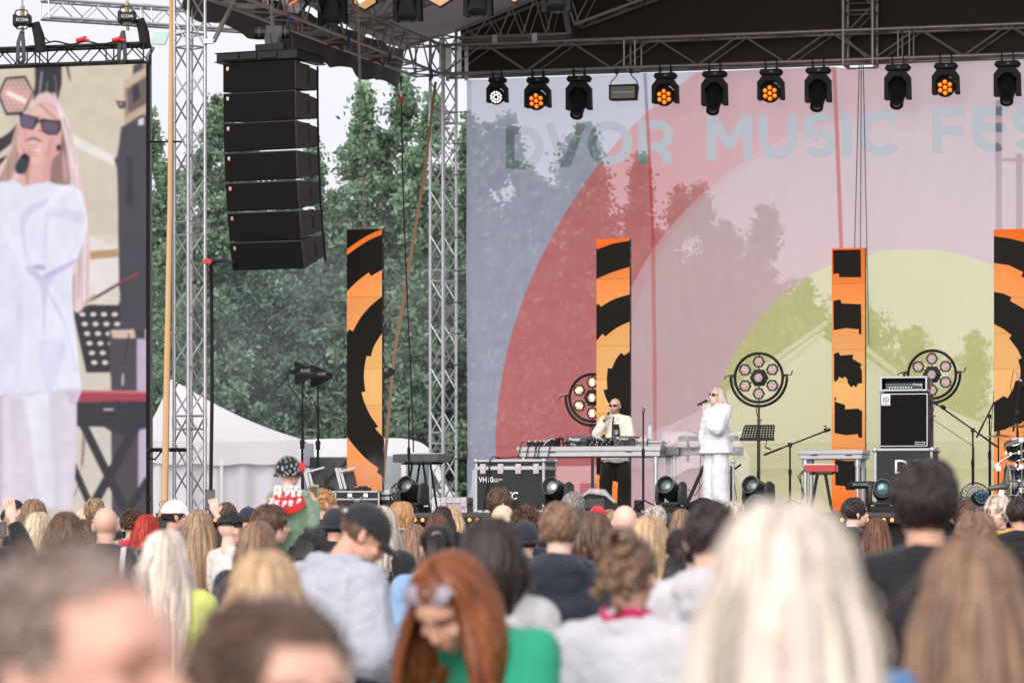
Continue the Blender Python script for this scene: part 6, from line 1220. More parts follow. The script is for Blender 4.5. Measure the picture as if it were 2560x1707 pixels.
def face_finish(m, H, brow=(.35, .28, .24), lip=(.88, .55, .55), beard=None, buzz=None):
    Hi = H.inverted(); v = m.v; c = m.c
    for i, p in enumerate(v):
        q = Hi @ Vector(p)
        if q.length > .17: continue
        for s in (-1, 1):
            d = math.exp(-(((q.x - s * .031) / .016) ** 2 + ((q.z - .008) / .011) ** 2))
            if q.y > .04 and d > .02: q.y -= .012 * d
        f = (1, 1, 1)
        if q.y > .05:
            for s in (-1, 1):
                if abs((q.z - .030 + abs(q.x - s * .033) * .12) / .0055) < 1 and abs(q.x - s * .033) < .022: f = brow
                if ((q.x - s * .031) / .013) ** 2 + ((q.z - .008) / .0055) ** 2 < 1: f = (.20, .15, .14)
            if (q.x / .024) ** 2 + ((q.z + .060) / .0095) ** 2 < 1 and q.y > .08: f = lip
        if beard and f == (1, 1, 1) and q.z < -.035 and q.y > -.02 and not ((abs(q.x) > .0) and q.z > -.045 and q.y > .085): f = beard
        if buzz and f == (1, 1, 1) and q.z > -.04 - q.y * .2 and (q.y < .045 + .25 * max(0, q.z - .06) or q.z > .095) and not (abs(q.x) > .07 and abs(q.z + .008) < .032 and q.y > -.04): f = buzz
        v[i] = tuple(H @ q); c[i] = (*f, 1)
def hand(m, w, d, nrm, side, curl=.35, s=1.0, spread=.0, thumb=.6):
    d = Vector(d).normalized(); nrm = Vector(nrm); nrm = (nrm - d * nrm.dot(d)).normalized(); lat = d.cross(nrm) * side; w = Vector(w)
    Rm = Matrix((lat, d, nrm)).transposed(); m.ell(w + d * .048 * s, (.041 * s, .052 * s, .016 * s), Rm, 14, 10); m.ell(w + d * .02 * s, (.030 * s, .035 * s, .019 * s), Rm, 12, 8)
    for k, (o, ln) in enumerate(((-.029, .064), (-.010, .075), (.010, .080), (.029, .070))):
        p = w + d * .088 * s + lat * (o * s); a = .15 + curl * .5; dd = d + lat * (o * spread * 8); pts = [p - d * .02 * s]; 
        for q, fr in enumerate((.45, .32, .23)):
            dirv = (dd * math.cos(a) + nrm * math.sin(a)).normalized(); pts.append(p); p = p + dirv * ln * fr * s; a += curl * (1.1 if q == 0 else .9)
        pts.append(p); m.path(pts, [.0095 * s, .0092 * s, .0085 * s, .0078 * s, .0066 * s], 8); m.ell(p, .0068 * s, nu=8, nv=6)
    p = w + d * .025 * s + lat * .032 * s; t1 = (lat * .75 + d * .65 + nrm * thumb).normalized(); t2 = (lat * .25 + d * .8 + nrm * (thumb + .3 + curl * .4)).normalized(); q = p + t1 * .038 * s; e = q + t2 * .03 * s; m.path([p - t1 * .015, p, q, e], [.012 * s, .0115 * s, .0095 * s, .0075 * s], 8); m.ell(e, .0076 * s, nu=8, nv=6)
def Hm(c, yaw=0, pitch=0, roll=0, s=1.0): return Matrix.Translation(c) @ Matrix.Rotation(yaw, 4, 'Z') @ Matrix.Rotation(pitch, 4, 'X') @ Matrix.Rotation(roll, 4, 'Y') @ Matrix.Scale(s, 4)
def J0(f=False, **k):
    w = .158 if f else .178; h = .085
    J = dict(pel=(0, 0, .95), mid=(0, .005, 1.12), chest=(0, -.005, 1.30), nk=(0, -.015, 1.46), H=Hm((0, .015, 1.60)), shL=(-w, -.01, 1.385), elL=(-w - .05, -.02, 1.13), wrL=(-w - .03, .06, .89), shR=(w, -.01, 1.385), elR=(w + .05, -.02, 1.13), wrR=(w + .03, .06, .89),
             hipL=(-h, 0, .92), knL=(-h - .01, .02, .50), anL=(-h - .02, -.015, .08), hipR=(h, 0, .92), knR=(h + .01, .02, .50), anR=(h + .02, -.015, .08), f=f, hL=((0, .15, -1), (1, 0, 0), .4), hR=((0, .15, -1), (-1, 0, 0), .4)); J.update(k); return J
def body_mb(J, vox=.010, infl=0.0, **ff):
    m = MB(); f = J['f']; head_prims(m, J['H'], f); k = .9 if f else 1
    hb = J['H'] @ V3(0, -.022, -.05); cone(m, hb, J['nk'], .050 * k, .056 * k)
    m.ell(J['chest'], (.148 * k, .100, .17)); m.ell(J['mid'], (.125 * k, .092, .14)); m.ell(J['pel'], (.150, .105, .115))
    for s in 'LR':
        cone(m, J['nk'], J['sh' + s], .050, .055 * k); cone(m, J['sh' + s], J['el' + s], .047 * k, .037 * k); cone(m, J['el' + s], J['wr' + s], .037 * k, .025 * k)
        cone(m, J['hip' + s], J['kn' + s], .088, .056); cone(m, J['kn' + s], J['an' + s], .055, .036); a = V3(*J['an' + s]); m.ell(a + V3(0, .06, -.045), (.042, .11, .032))
    o = remesh(m, vox); face_finish(o, J['H'], **ff)
    for s, sg in (('L', 1), ('R', -1)):
        hd = J['h' + s]; hand(o, J['wr' + s], hd[0], hd[1], sg * (1 if len(hd) < 4 else hd[3]), hd[2], s=k * J.get('hs', 1), spread=hd[4] if len(hd) > 4 else 0)
    return o
def wrinkle(m, amp, sc=9, seed=0):
    m.v = [tuple(Vector(p) + Vector((0, -1 if p[1] < 0 else 1, 0)) * (amp * 1.1 * (abs(noise.noise(Vector((p[0] * 13 + p[2] * 7, p[1] * 6, p[2] * 13 - p[0] * 6 + seed * 3)))) - .2))) for p in m.v]
    m.v = [tuple(Vector(p) * 1 + Vector((noise.noise(Vector((p[0] * sc, p[1] * sc, p[2] * sc * .6 + seed))), noise.noise(Vector((p[0] * sc + 9, p[1] * sc, p[2] * sc * .6 + seed))), 0)) * amp + Vector((0, 0, 1)) * amp * .5 * noise.noise(Vector((p[0] * sc * 2, p[1] * sc * 2, p[2] * sc * 2)))) for p in m.v]; return m
def top_mb(J, fit=.025, hem=None, hood=0, collar=0, sleeve=1.0, cuff=.045, vox=.012, amp=.010, slack=0, flare=0):
    m = MB(); f = J['f']; k = .9 if f else 1; g = fit; ch, md, pl, nk = (V3(*J[q]) for q in ('chest', 'mid', 'pel', 'nk'))
    m.ell(ch - V3(0, 0, .015), (.146 * k + g * .8, .102 + g, .160 + g * .4)); m.ell(md, (.130 * k + g * 1.3, .098 + g * 1.3, .15)); dn = (pl - ch).normalized(); he = hem if hem is not None else .05
    m.path([ch + dn * .02, md, pl + dn * he], [.128 * k + g, .130 * k + g * 1.3, .150 + g * 1.2 + flare], 18, flat=.74, up=(0, 1, 0))
    for s in 'LR':
        sh, el, wr = (V3(*J[q + s]) for q in ('sh', 'el', 'wr')); cone(m, nk.lerp(sh, .24) - V3(0, 0, .008), sh, .050 + g * .5, .057 * k + g * .6); cone(m, sh, el, .054 * k + g, .046 + g + slack)
        e = el.lerp(wr, .93) if sleeve >= 1 else el.lerp(wr, max(0, sleeve * 2 - 1))
        if sleeve > .5: m.path([el, el.lerp(e, .5), e], [.045 + g + slack, .042 + g * .9 + slack, cuff], 12); m.ell(el, .045 + g + slack)
    if collar: m.path([nk + V3(0, .0, -.03), nk + V3(0, .005, .035 * collar)], [.085, .074], 14)
    if hood: 
        m.ell(nk + V3(0, -.085, -.015), (.125, .065, .060)); m.ell(nk + V3(0, -.095, -.075), (.105, .045, .07)); m.path([nk + V3(.09 * math.sin(a), -.02 - .075 * math.cos(a), .025 - .02 * abs(math.sin(a / 2))) for a in np.linspace(-2.2, 2.2, 11)], .034, 8)
    return wrinkle(remesh(m, vox, 2), amp, 9, sum(map(abs, nk)) * 7)
def legs_mb(J, fit=.02, wide=0, vox=.014, amp=.007):
    m = MB(); m.ell(J['pel'], (.150 + fit * .5, .108 + fit * .6, .10))
    for s in 'LR': h_, kn, an = (V3(*J[q + s]) for q in ('hip', 'kn', 'an')); cone(m, h_, kn, .088 + fit * .6, .060 + fit + wide * .4); m.path([kn, kn.lerp(an, .95)], [.060 + fit + wide * .4, .045 + fit + wide], 14); m.ell(kn, .060 + fit + wide * .4)
    return wrinkle(remesh(m, vox, 2), amp, 8, 3)
def shoe_mb(J, s):
    m = MB(); a = V3(*J['an' + s]); m.ell(a + V3(0, .055, -.042), (.048, .135, .034)); m.box(a + V3(0, .055, -.068), (.085, .25, .02)); m.ell(a + V3(0, -.01, 0), (.042, .05, .045)); return m
# hair
def hp(a, ph, gx=1.0, gy=1.0, gz=1.0): return V3(.084 * gx * math.sin(a) * math.sin(ph), -.012 - .106 * gy * math.cos(a) * math.sin(ph), .030 + .097 * gz * math.cos(ph))
def shell(m, g=1.02, low=-.05, cut=.058, tint=.8, nz=.0):
    m.cc = (tint, tint, tint, 1); n0 = len(m.v); t = MB(); t.ell((0, -.012, .030), (.079 * g, .101 * g, .092 * g), nu=36, nv=24); keep = []
    for f in t.f:
        c = sum((Vector(t.v[i]) for i in f), Vector()) / len(f)
        if c.z > low - .15 * c.y and (c.y < cut or c.z > .072 + (c.y - cut) * .5) and not (c.z < .02 and c.y > .0 and abs(c.x) > .04): keep.append(f)
    t.v = [tuple(Vector(p) * (1 + nz * noise.noise(Vector(p) * 30))) for p in t.v]; m.add(t.v, keep)
def hair_mb(style, seed=0):
    r = random.Random(seed * 7 + 1); m = MB(); g = r.gauss
    def tint(a=.5, b=1.4): t = r.uniform(a, b); m.cc = (t, t * r.uniform(.97, 1.02), t * r.uniform(.93, 1.03), 1)
    if style in ('long', 'longer', 'bob', 'lob', 'falling'):
        L = dict(long=.34, longer=.52, bob=.13, lob=.19, falling=.66)[style]; shell(m, 1.03, -.07); N = 330
        for i in range(N):
            a = (r.random() * 2 - 1) * math.radians(142 if style != 'falling' else 112); tint(); gr = 1 + .05 * r.random() + .025 * (i % 3) + .05 * noise.noise(V3(a * 1.3, seed * 3, 0)); f0 = r.uniform(.02, .10); pts = []
            for q in range(5): ph = f0 + (PI * .5 - f0) * q / 4; p = hp(a, ph, gr, gr, 1 + .03 * r.random()); p.y += (1 - q / 4) * .035 * (r.random()); pts.append(p)
            e = pts[-1].copy(); ln = L * r.uniform(.82, 1.06) + .06; wv = r.uniform(-.020, .020); lean = r.uniform(-.01, .012); n_ = 6; back = max(0, math.cos(a))
            for q in range(1, n_ + 1):
                t = q / n_; out = (.020 * math.sin(PI * min(1, t * 1.3)) + (.030 * t if style in ('long', 'longer') else -.035 * t * t)); x = e.x * (1 + out / .085) + wv * math.sin(t * 5 + i); y = e.y * (1 + out / .12) - (.022 * min(1, t * 2) * back if L > .25 else 0) - (.085 * min(1, t * 2.2) if style == 'falling' else 0) + lean * t
                if style in ('bob', 'lob'): x *= 1 + .10 * math.sin(PI * t)
                pts.append(V3(x, y, e.z - ln * t) + V3(noise.noise(V3(x * 9, y * 9, e.z - ln * t * 5 + seed)), noise.noise(V3(x * 9 + 5, y * 9, ln * t * 5)), 0) * .022 * t)
            rr_ = [.006, .012, .015, .016, .016] + [.016 * (1 - (q / n_) ** 3 * .75) for q in range(1, n_ + 1)]; m.path(pts, rr_, 5, flat=.5, up=(math.sin(a), -math.cos(a), .2))
        for i in range(46):
            a = (r.random() * 2 - 1) * math.radians(130); tint(.8, 1.6); gr = 1.10 + .10 * r.random(); p0 = hp(a, r.uniform(.3, 1.4), gr, gr, gr); m.path([p0 * .97, p0, p0 + V3(g(0, .02), g(0, .015) - .01, -.05), p0 + V3(g(0, .04), g(0, .03) - .01, -.14), p0 + V3(g(0, .05), g(0, .03) - .02, -L * .9)], .0016, 3)
    elif style in ('pony', 'bun', 'braid'):
        shell(m, 1.04, -.045, .062); K = V3(0, -.118, .055 if style != 'braid' else -.03)
        if style == 'bun': K = V3(.015, -.095, .095)
        for i in range(230):
            a = (r.random() * 2 - 1) * math.radians(140); ph = r.uniform(.5, 1.85); tint(); p = hp(a, ph, 1.03, 1.03, 1.02); 
            if p.y > .055 and p.z < .05: continue
            q = hp(a * .45, (ph + 1.2) / 2, 1.06, 1.06, 1.05); m.path([p, p.lerp(q, .5) * 1.03, q.lerp(K, .6), K], [.007, .010, .010, .006], 5, flat=.5)
        if style == 'bun':
            for i in range(60): tint(.5, 1.2); a = r.uniform(0, 6.28); b = r.uniform(0, 6.28); R_ = .032; pts = [K + V3(0, -.012, .012) + Vector((math.cos(a + t) * R_ * 1.2, math.sin(b + t * .5) * R_, math.sin(a + t) * R_ * 1.1)) for t in np.linspace(0, 2, 5)]; m.path(pts, .010, 5)
            for s_ in (-1, 1):
                for i in range(12): tint(.5, 1.2); p = V3(s_ * .03 + g(0, .02), -.105, -.02 + g(0, .03)); m.path([p, p + V3(g(0, .02), -.02, .02), p + V3(g(0, .02), -.01, .04)], [.012, .012, .004], 5)
        else:
            n_ = 70
            for i in range(n_):
                tint(); o = V3(g(0, .012), g(0, .012), g(0, .01)); ln = r.uniform(.26, .36); pts = [K + o * .5, K + V3(0, -.03, .0) + o] + [K + V3(o.x * (1 + 2.0 * t) + .0, -.045 - .01 * t + o.y, -ln * t) for t in (.2, .45, .7, 1)]
                m.path(pts, [.012, .014, .014, .013, .012, .004], 5, flat=.6)
    elif style in ('short', 'spiky', 'messy', 'curly', 'sweep', 'under'):
        big = dict(short=1.02, spiky=1.05, messy=1.06, curly=1.08, sweep=1.06, under=1.0)[style]; shell(m, big, -.045 if style != 'sweep' else .03, .058 if style != 'under' else .03, .8, .03); N = dict(short=620, spiky=420, messy=650, curly=700, sweep=420, under=300)[style]; ln = dict(short=.030, spiky=.042, messy=.050, curly=.032, sweep=.055, under=.022)[style]
        for i in range(N):
            a = (r.random() * 2 - 1) * math.radians(150); ph = math.acos(1 - r.random() * 1.45); p = hp(a, ph, big * .98, big * .98, big * .98)
            if (p.y > .060 and p.z < .075) or p.z < -.075 or (p.z < .01 and p.y > .01): continue
            if style == 'sweep' and p.z < .045: continue
            if style == 'under' and p.z > .045: continue
            tint()
            if style == 'curly':
                n_ = (p - V3(0, -.012, .02)).normalized(); rd = V3(g(0, 1), g(0, 1), g(0, 1)); d1 = (n_ * .8 + rd).normalized(); d2 = (n_ * .3 + V3(0, 0, -.5) + rd * 1.2).normalized(); l_ = ln * r.uniform(.6, 1.25); m.path([p, p + d1 * l_ * .55, p + d1 * l_ * .55 + d2 * l_ * .6], [.008, .0075, .002], 5, flat=.6); continue
            st = dict(short=.38, spiky=.35, messy=.55, sweep=.5, under=.25)[style]; lift = dict(short=.03, spiky=.10, messy=.09, sweep=.07, under=.01)[style] * (1 + .9 * noise.noise(V3(a * 2, ph * 3, seed * 5 + 1))); sg = -1 if style in ('sweep', 'spiky') and ph > .25 else 1; da = g(0, .10 if style == 'short' else .28); pts = []
            for q in range(5): t = q / 4; gg = big * (.97 + lift * (t ** .6) + (.02 * r.random() if q else 0)); pts.append(hp(a + da * t, max(.02, ph + sg * st * t), gg, gg, gg) + (V3(g(0, .004), g(0, .004), g(0, .004)) if q == 4 else V3(0, 0, 0)))
            m.path(pts, [.007, .0085, .008, .006, .0015], 5, flat=.45, up=(math.sin(a), -math.cos(a), .3))
    elif style in ('buzz', 'receding'):
        ct = .06 if style == 'buzz' else .018; shell(m, 1.012, -.04, ct, 1.0)
        for i in range(260):
            a = (r.random() * 2 - 1) * math.radians(150); ph = math.acos(1 - r.random() * 1.3); p = hp(a, ph, .965, .965, .965)
            if (p.y > ct and (p.z < .08 or ct < .05)) or p.z < -.03 or (p.z < .02 and p.y > .0): continue
            tint(); n_ = (p - V3(0, -.012, .02)).normalized(); m.path([p, p + n_ * .008 + V3(0, 0, .004)], [.008, .003], 5)
    return m
def cap_mb(back=False, g=1.10):
    m = MB(); t = MB(); t.ell((0, -.012, .030), (.079 * g, .101 * g, .096 * g), nu=32, nv=24); m.add(t.v, [f for f in t.f if sum(t.v[i][2] for i in f) / 4 > .035]); s = -1 if back else 1; vs = []; n = 14
    for i in range(n + 1):
        a = -1.15 + 2.3 * i / n; e = .07 * math.cos(a * 1.15) ** .7 if abs(a) < 1.3 else 0
        for q, (r_, z) in enumerate(((0, .038), (.5, .034), (1, .022))): vs.append((.086 * math.sin(a) * (1 + .02 * q), s * (.095 * math.cos(a) + .004 + e * r_ * 1.1), z - .018 * abs(math.sin(a)) ** 2 * r_))
    fs = [(i * 3 + q, i * 3 + q + 1, (i + 1) * 3 + q + 1, (i + 1) * 3 + q) for i in range(n) for q in range(2)]; m.add(vs, fs); m.add([(x, y, z - .005) for x, y, z in vs], [tuple(reversed(f)) for f in fs]); m.ell((0, -.012, .138), .008, nu=8, nv=5); return m
def beanie_mb(g=1.12, low=.0, slouch=.0):
    m = MB(); t = MB(); t.ell((0, -.016, .035), (.080 * g, .102 * g, .098 * g), nu=40, nv=28); t.v = [tuple(Vector(p) * (1 + .012 * math.sin(math.atan2(p[1], p[0]) * 20))) for p in t.v]; m.add(t.v, [f for f in t.f if sum(t.v[i][2] for i in f) / 4 > low - .1 * sum(t.v[i][1] for i in f) / 4 * 0])
    m.path([V3(.080 * g * 1.03 * math.sin(a), -.016 + .102 * g * 1.03 * math.cos(a), low + .006 + .01 * math.cos(a)) for a in np.linspace(0, 2 * PI, 30, endpoint=False)], .014, 6, closed=True); return m
def glasses_mb(s=1.0, wrap=False):
    m = MB(); w, h = (.030, .017 if wrap else .024); n = 14
    for sd in (-1, 1):
        P = []
        for k in range(n): a = 2 * PI * k / n; c, s_ = math.cos(a), math.sin(a); e = 1 if wrap else .55; P.append((sd * .034 + w * math.copysign(abs(c) ** e, c), .010 + h * math.copysign(abs(s_) ** e, s_) * (1 - (.3 * sd * c if wrap else 0) * .6)))
        m.prism(P, .004, (0, .101 - .004, 0), (1, 0, 0), (0, -.12, 1)); m.bar((sd * .062, .094, .018), (sd * .082, -.005, .010), .004, .009)
    m.bar((-.008, .103, .014), (.008, .103, .014), .005, .006); return m
_skin = {}
def skin(c): return M('skin_%d' % sum(c), L(*c), .5, 0, .06, 18, attr='Col', spec=.4, bump=.05, bscale=90)
def hairm(n, c): return M('hair_' + n, L(*c), .42, 0, .18, 20, attr='Col', spec=.45)
def cloth(n, c, **k): return M('cloth_' + n, L(*c), k.pop('rough', .85), 0, .10, 9, bump=.9, bscale=11, sheen=.15, **k)
SK1 = (225, 180, 160); SK2 = (214, 165, 142); SK3 = (238, 196, 178)
HC = dict(brown=(92, 68, 52), dark=(48, 36, 34), black=(26, 23, 25), blonde=(204, 182, 154), platinum=(216, 202, 189), darkblonde=(158, 130, 102), auburn=(128, 70, 34), red=(170, 42, 14), ginger=(184, 136, 92), grey=(140, 134, 132), lightbrown=(134, 105, 84), ash=(192, 182, 172), honey=(192, 160, 126), chestnut=(104, 66, 44))
_pr = {}
def put(name, mesh_or_mb, mat, par, key=None, H=None, bevel=0):
    if isinstance(mesh_or_mb, MB):
        o = mesh_or_mb.build(name, mat, par, col=True, ang=180)
        if key: _pr[key] = o.data
    else:
        o = bpy.data.objects.new(name, mesh_or_mb); COL.objects.link(o); o.parent = par
    if key: o.material_slots[0].link = 'OBJECT'; o.material_slots[0].material = mat
    if H is not None: o.matrix_local = H
    return o
def cached(key, fn): return _pr.get(key) or fn()
HEAD0 = Hm((0, .015, 1.60))
TOPS = dict(tee=dict(fit=.024, sleeve=.5, amp=.008), jacket=dict(fit=.036, collar=1.0), hoodie=dict(fit=.036, hood=1, amp=.011), shirt=dict(fit=.026, collar=.6), puffer=dict(fit=.05, collar=.8, amp=.02))
def person(px, top, w, style, hc, fem, tops, tcol, rz, label, sk=SK1, hat=None, hatc=None, seed=0, trous=(40, 42, 52), lean=0, group='people in the crowd', Y=None, extra=None, beard=None, gl=None):
    hw = {'long': .205, 'longer': .21, 'bob': .20, 'lob': .20, 'bald': .158, 'buzz': .162, 'messy': .19, 'curly': .185, 'falling': .2}.get(style, .172)
    if hat: hw = max(hw, .178)
    if abs(math.sin(rz)) > .6: hw *= 1.13
    s = 1.0
    for _ in range(12):
        y_ = Y or F * hw * s / w; z = ZC + (HY - top) * y_ / F; s = max(.80, min(1.12, z / 1.735))
    t = thing('person', label, 'person', ((px - CX) * y_ / F, y_, z - 1.735 * s if Y is None else z - 1.735 * s), rz, group); t.scale = (s, s, s)
    if lean: t.rotation_euler = (lean, 0, rz)
    t.location.z = min(0, t.location.z) if t.location.z < .04 else t.location.z
    bk = 'bodyF' if fem else 'bodyM'; J = J0(fem); put('body', cached(bk, lambda: body_mb(J, .0085)), skin(sk), t, bk)
    k = (tops, fem); put('top_clothing', cached(k, lambda: top_mb(J, **TOPS[tops])), cloth(*tcol), t, k)
    k = ('legs', fem); put('trousers', cached(k, lambda: legs_mb(J)), cloth('trousers_%d' % sum(trous), trous), t, k)
    for q in 'LR': k = ('shoe', fem, q); put('shoe', cached(k, lambda: shoe_mb(J, q)), cloth('shoe_grey', (60, 58, 60)), t, k)
    if hat: style = 'under'
    if style not in ('bald', 'none'): k = ('hair', style, seed % 2); put('hair', cached(k, lambda: hair_mb(style, seed % 2)), hairm(hc, HC[hc]), t, k, HEAD0)
    if hat: k = ('hat', hat); put(dict(cap='cap', beanie='beanie', capback='cap')[hat], cached(k, lambda: dict(cap=cap_mb, beanie=beanie_mb, capback=lambda: cap_mb(True))[hat]()), cloth(*hatc), t, k, HEAD0)
    if gl: put('sunglasses', glasses_mb(), M('sunglass_black', (.012, .012, .014), .15), t, None, HEAD0)
    if extra: extra(t)
    return t
R_ = math.radians
def collar_extra(c, name='scarf', z=1.47, r=.075, th=.022):
    def f(t):
        m = MB(); m.path([V3(r * math.sin(a), -.015 - r * math.cos(a) * .95, z + .01 * math.sin(a * 3)) for a in np.linspace(0, 2 * PI, 20, endpoint=False)], th, 8, closed=True); put(name, m, cloth(*c), t)
    return f
def strap_extra(c, x=.11, name='bag_strap'):
    def f(t):
        m = MB(); m.path([V3(x, .10, 1.30), V3(x, .03, 1.475), V3(x, -.06, 1.47), V3(x * 1.02, -.155, 1.36), V3(x * .9, -.175, 1.15), V3(x * .5, -.17, 1.0)], .018, 6, flat=.35, up=(0, 1, 0)); put(name, m, cloth(*c), t)
    return f
WH_ = ('white', (200, 199, 206)); BK_ = ('black', (26, 26, 30)); NV_ = ('navy', (34, 40, 58)); GR_ = ('grey', (150, 150, 160)); DN_ = ('denim', (110, 135, 170)); OL_ = ('olive', (100, 108, 82)); BG_ = ('beige', (190, 172, 152)); RD_ = ('wine', (120, 40, 48))
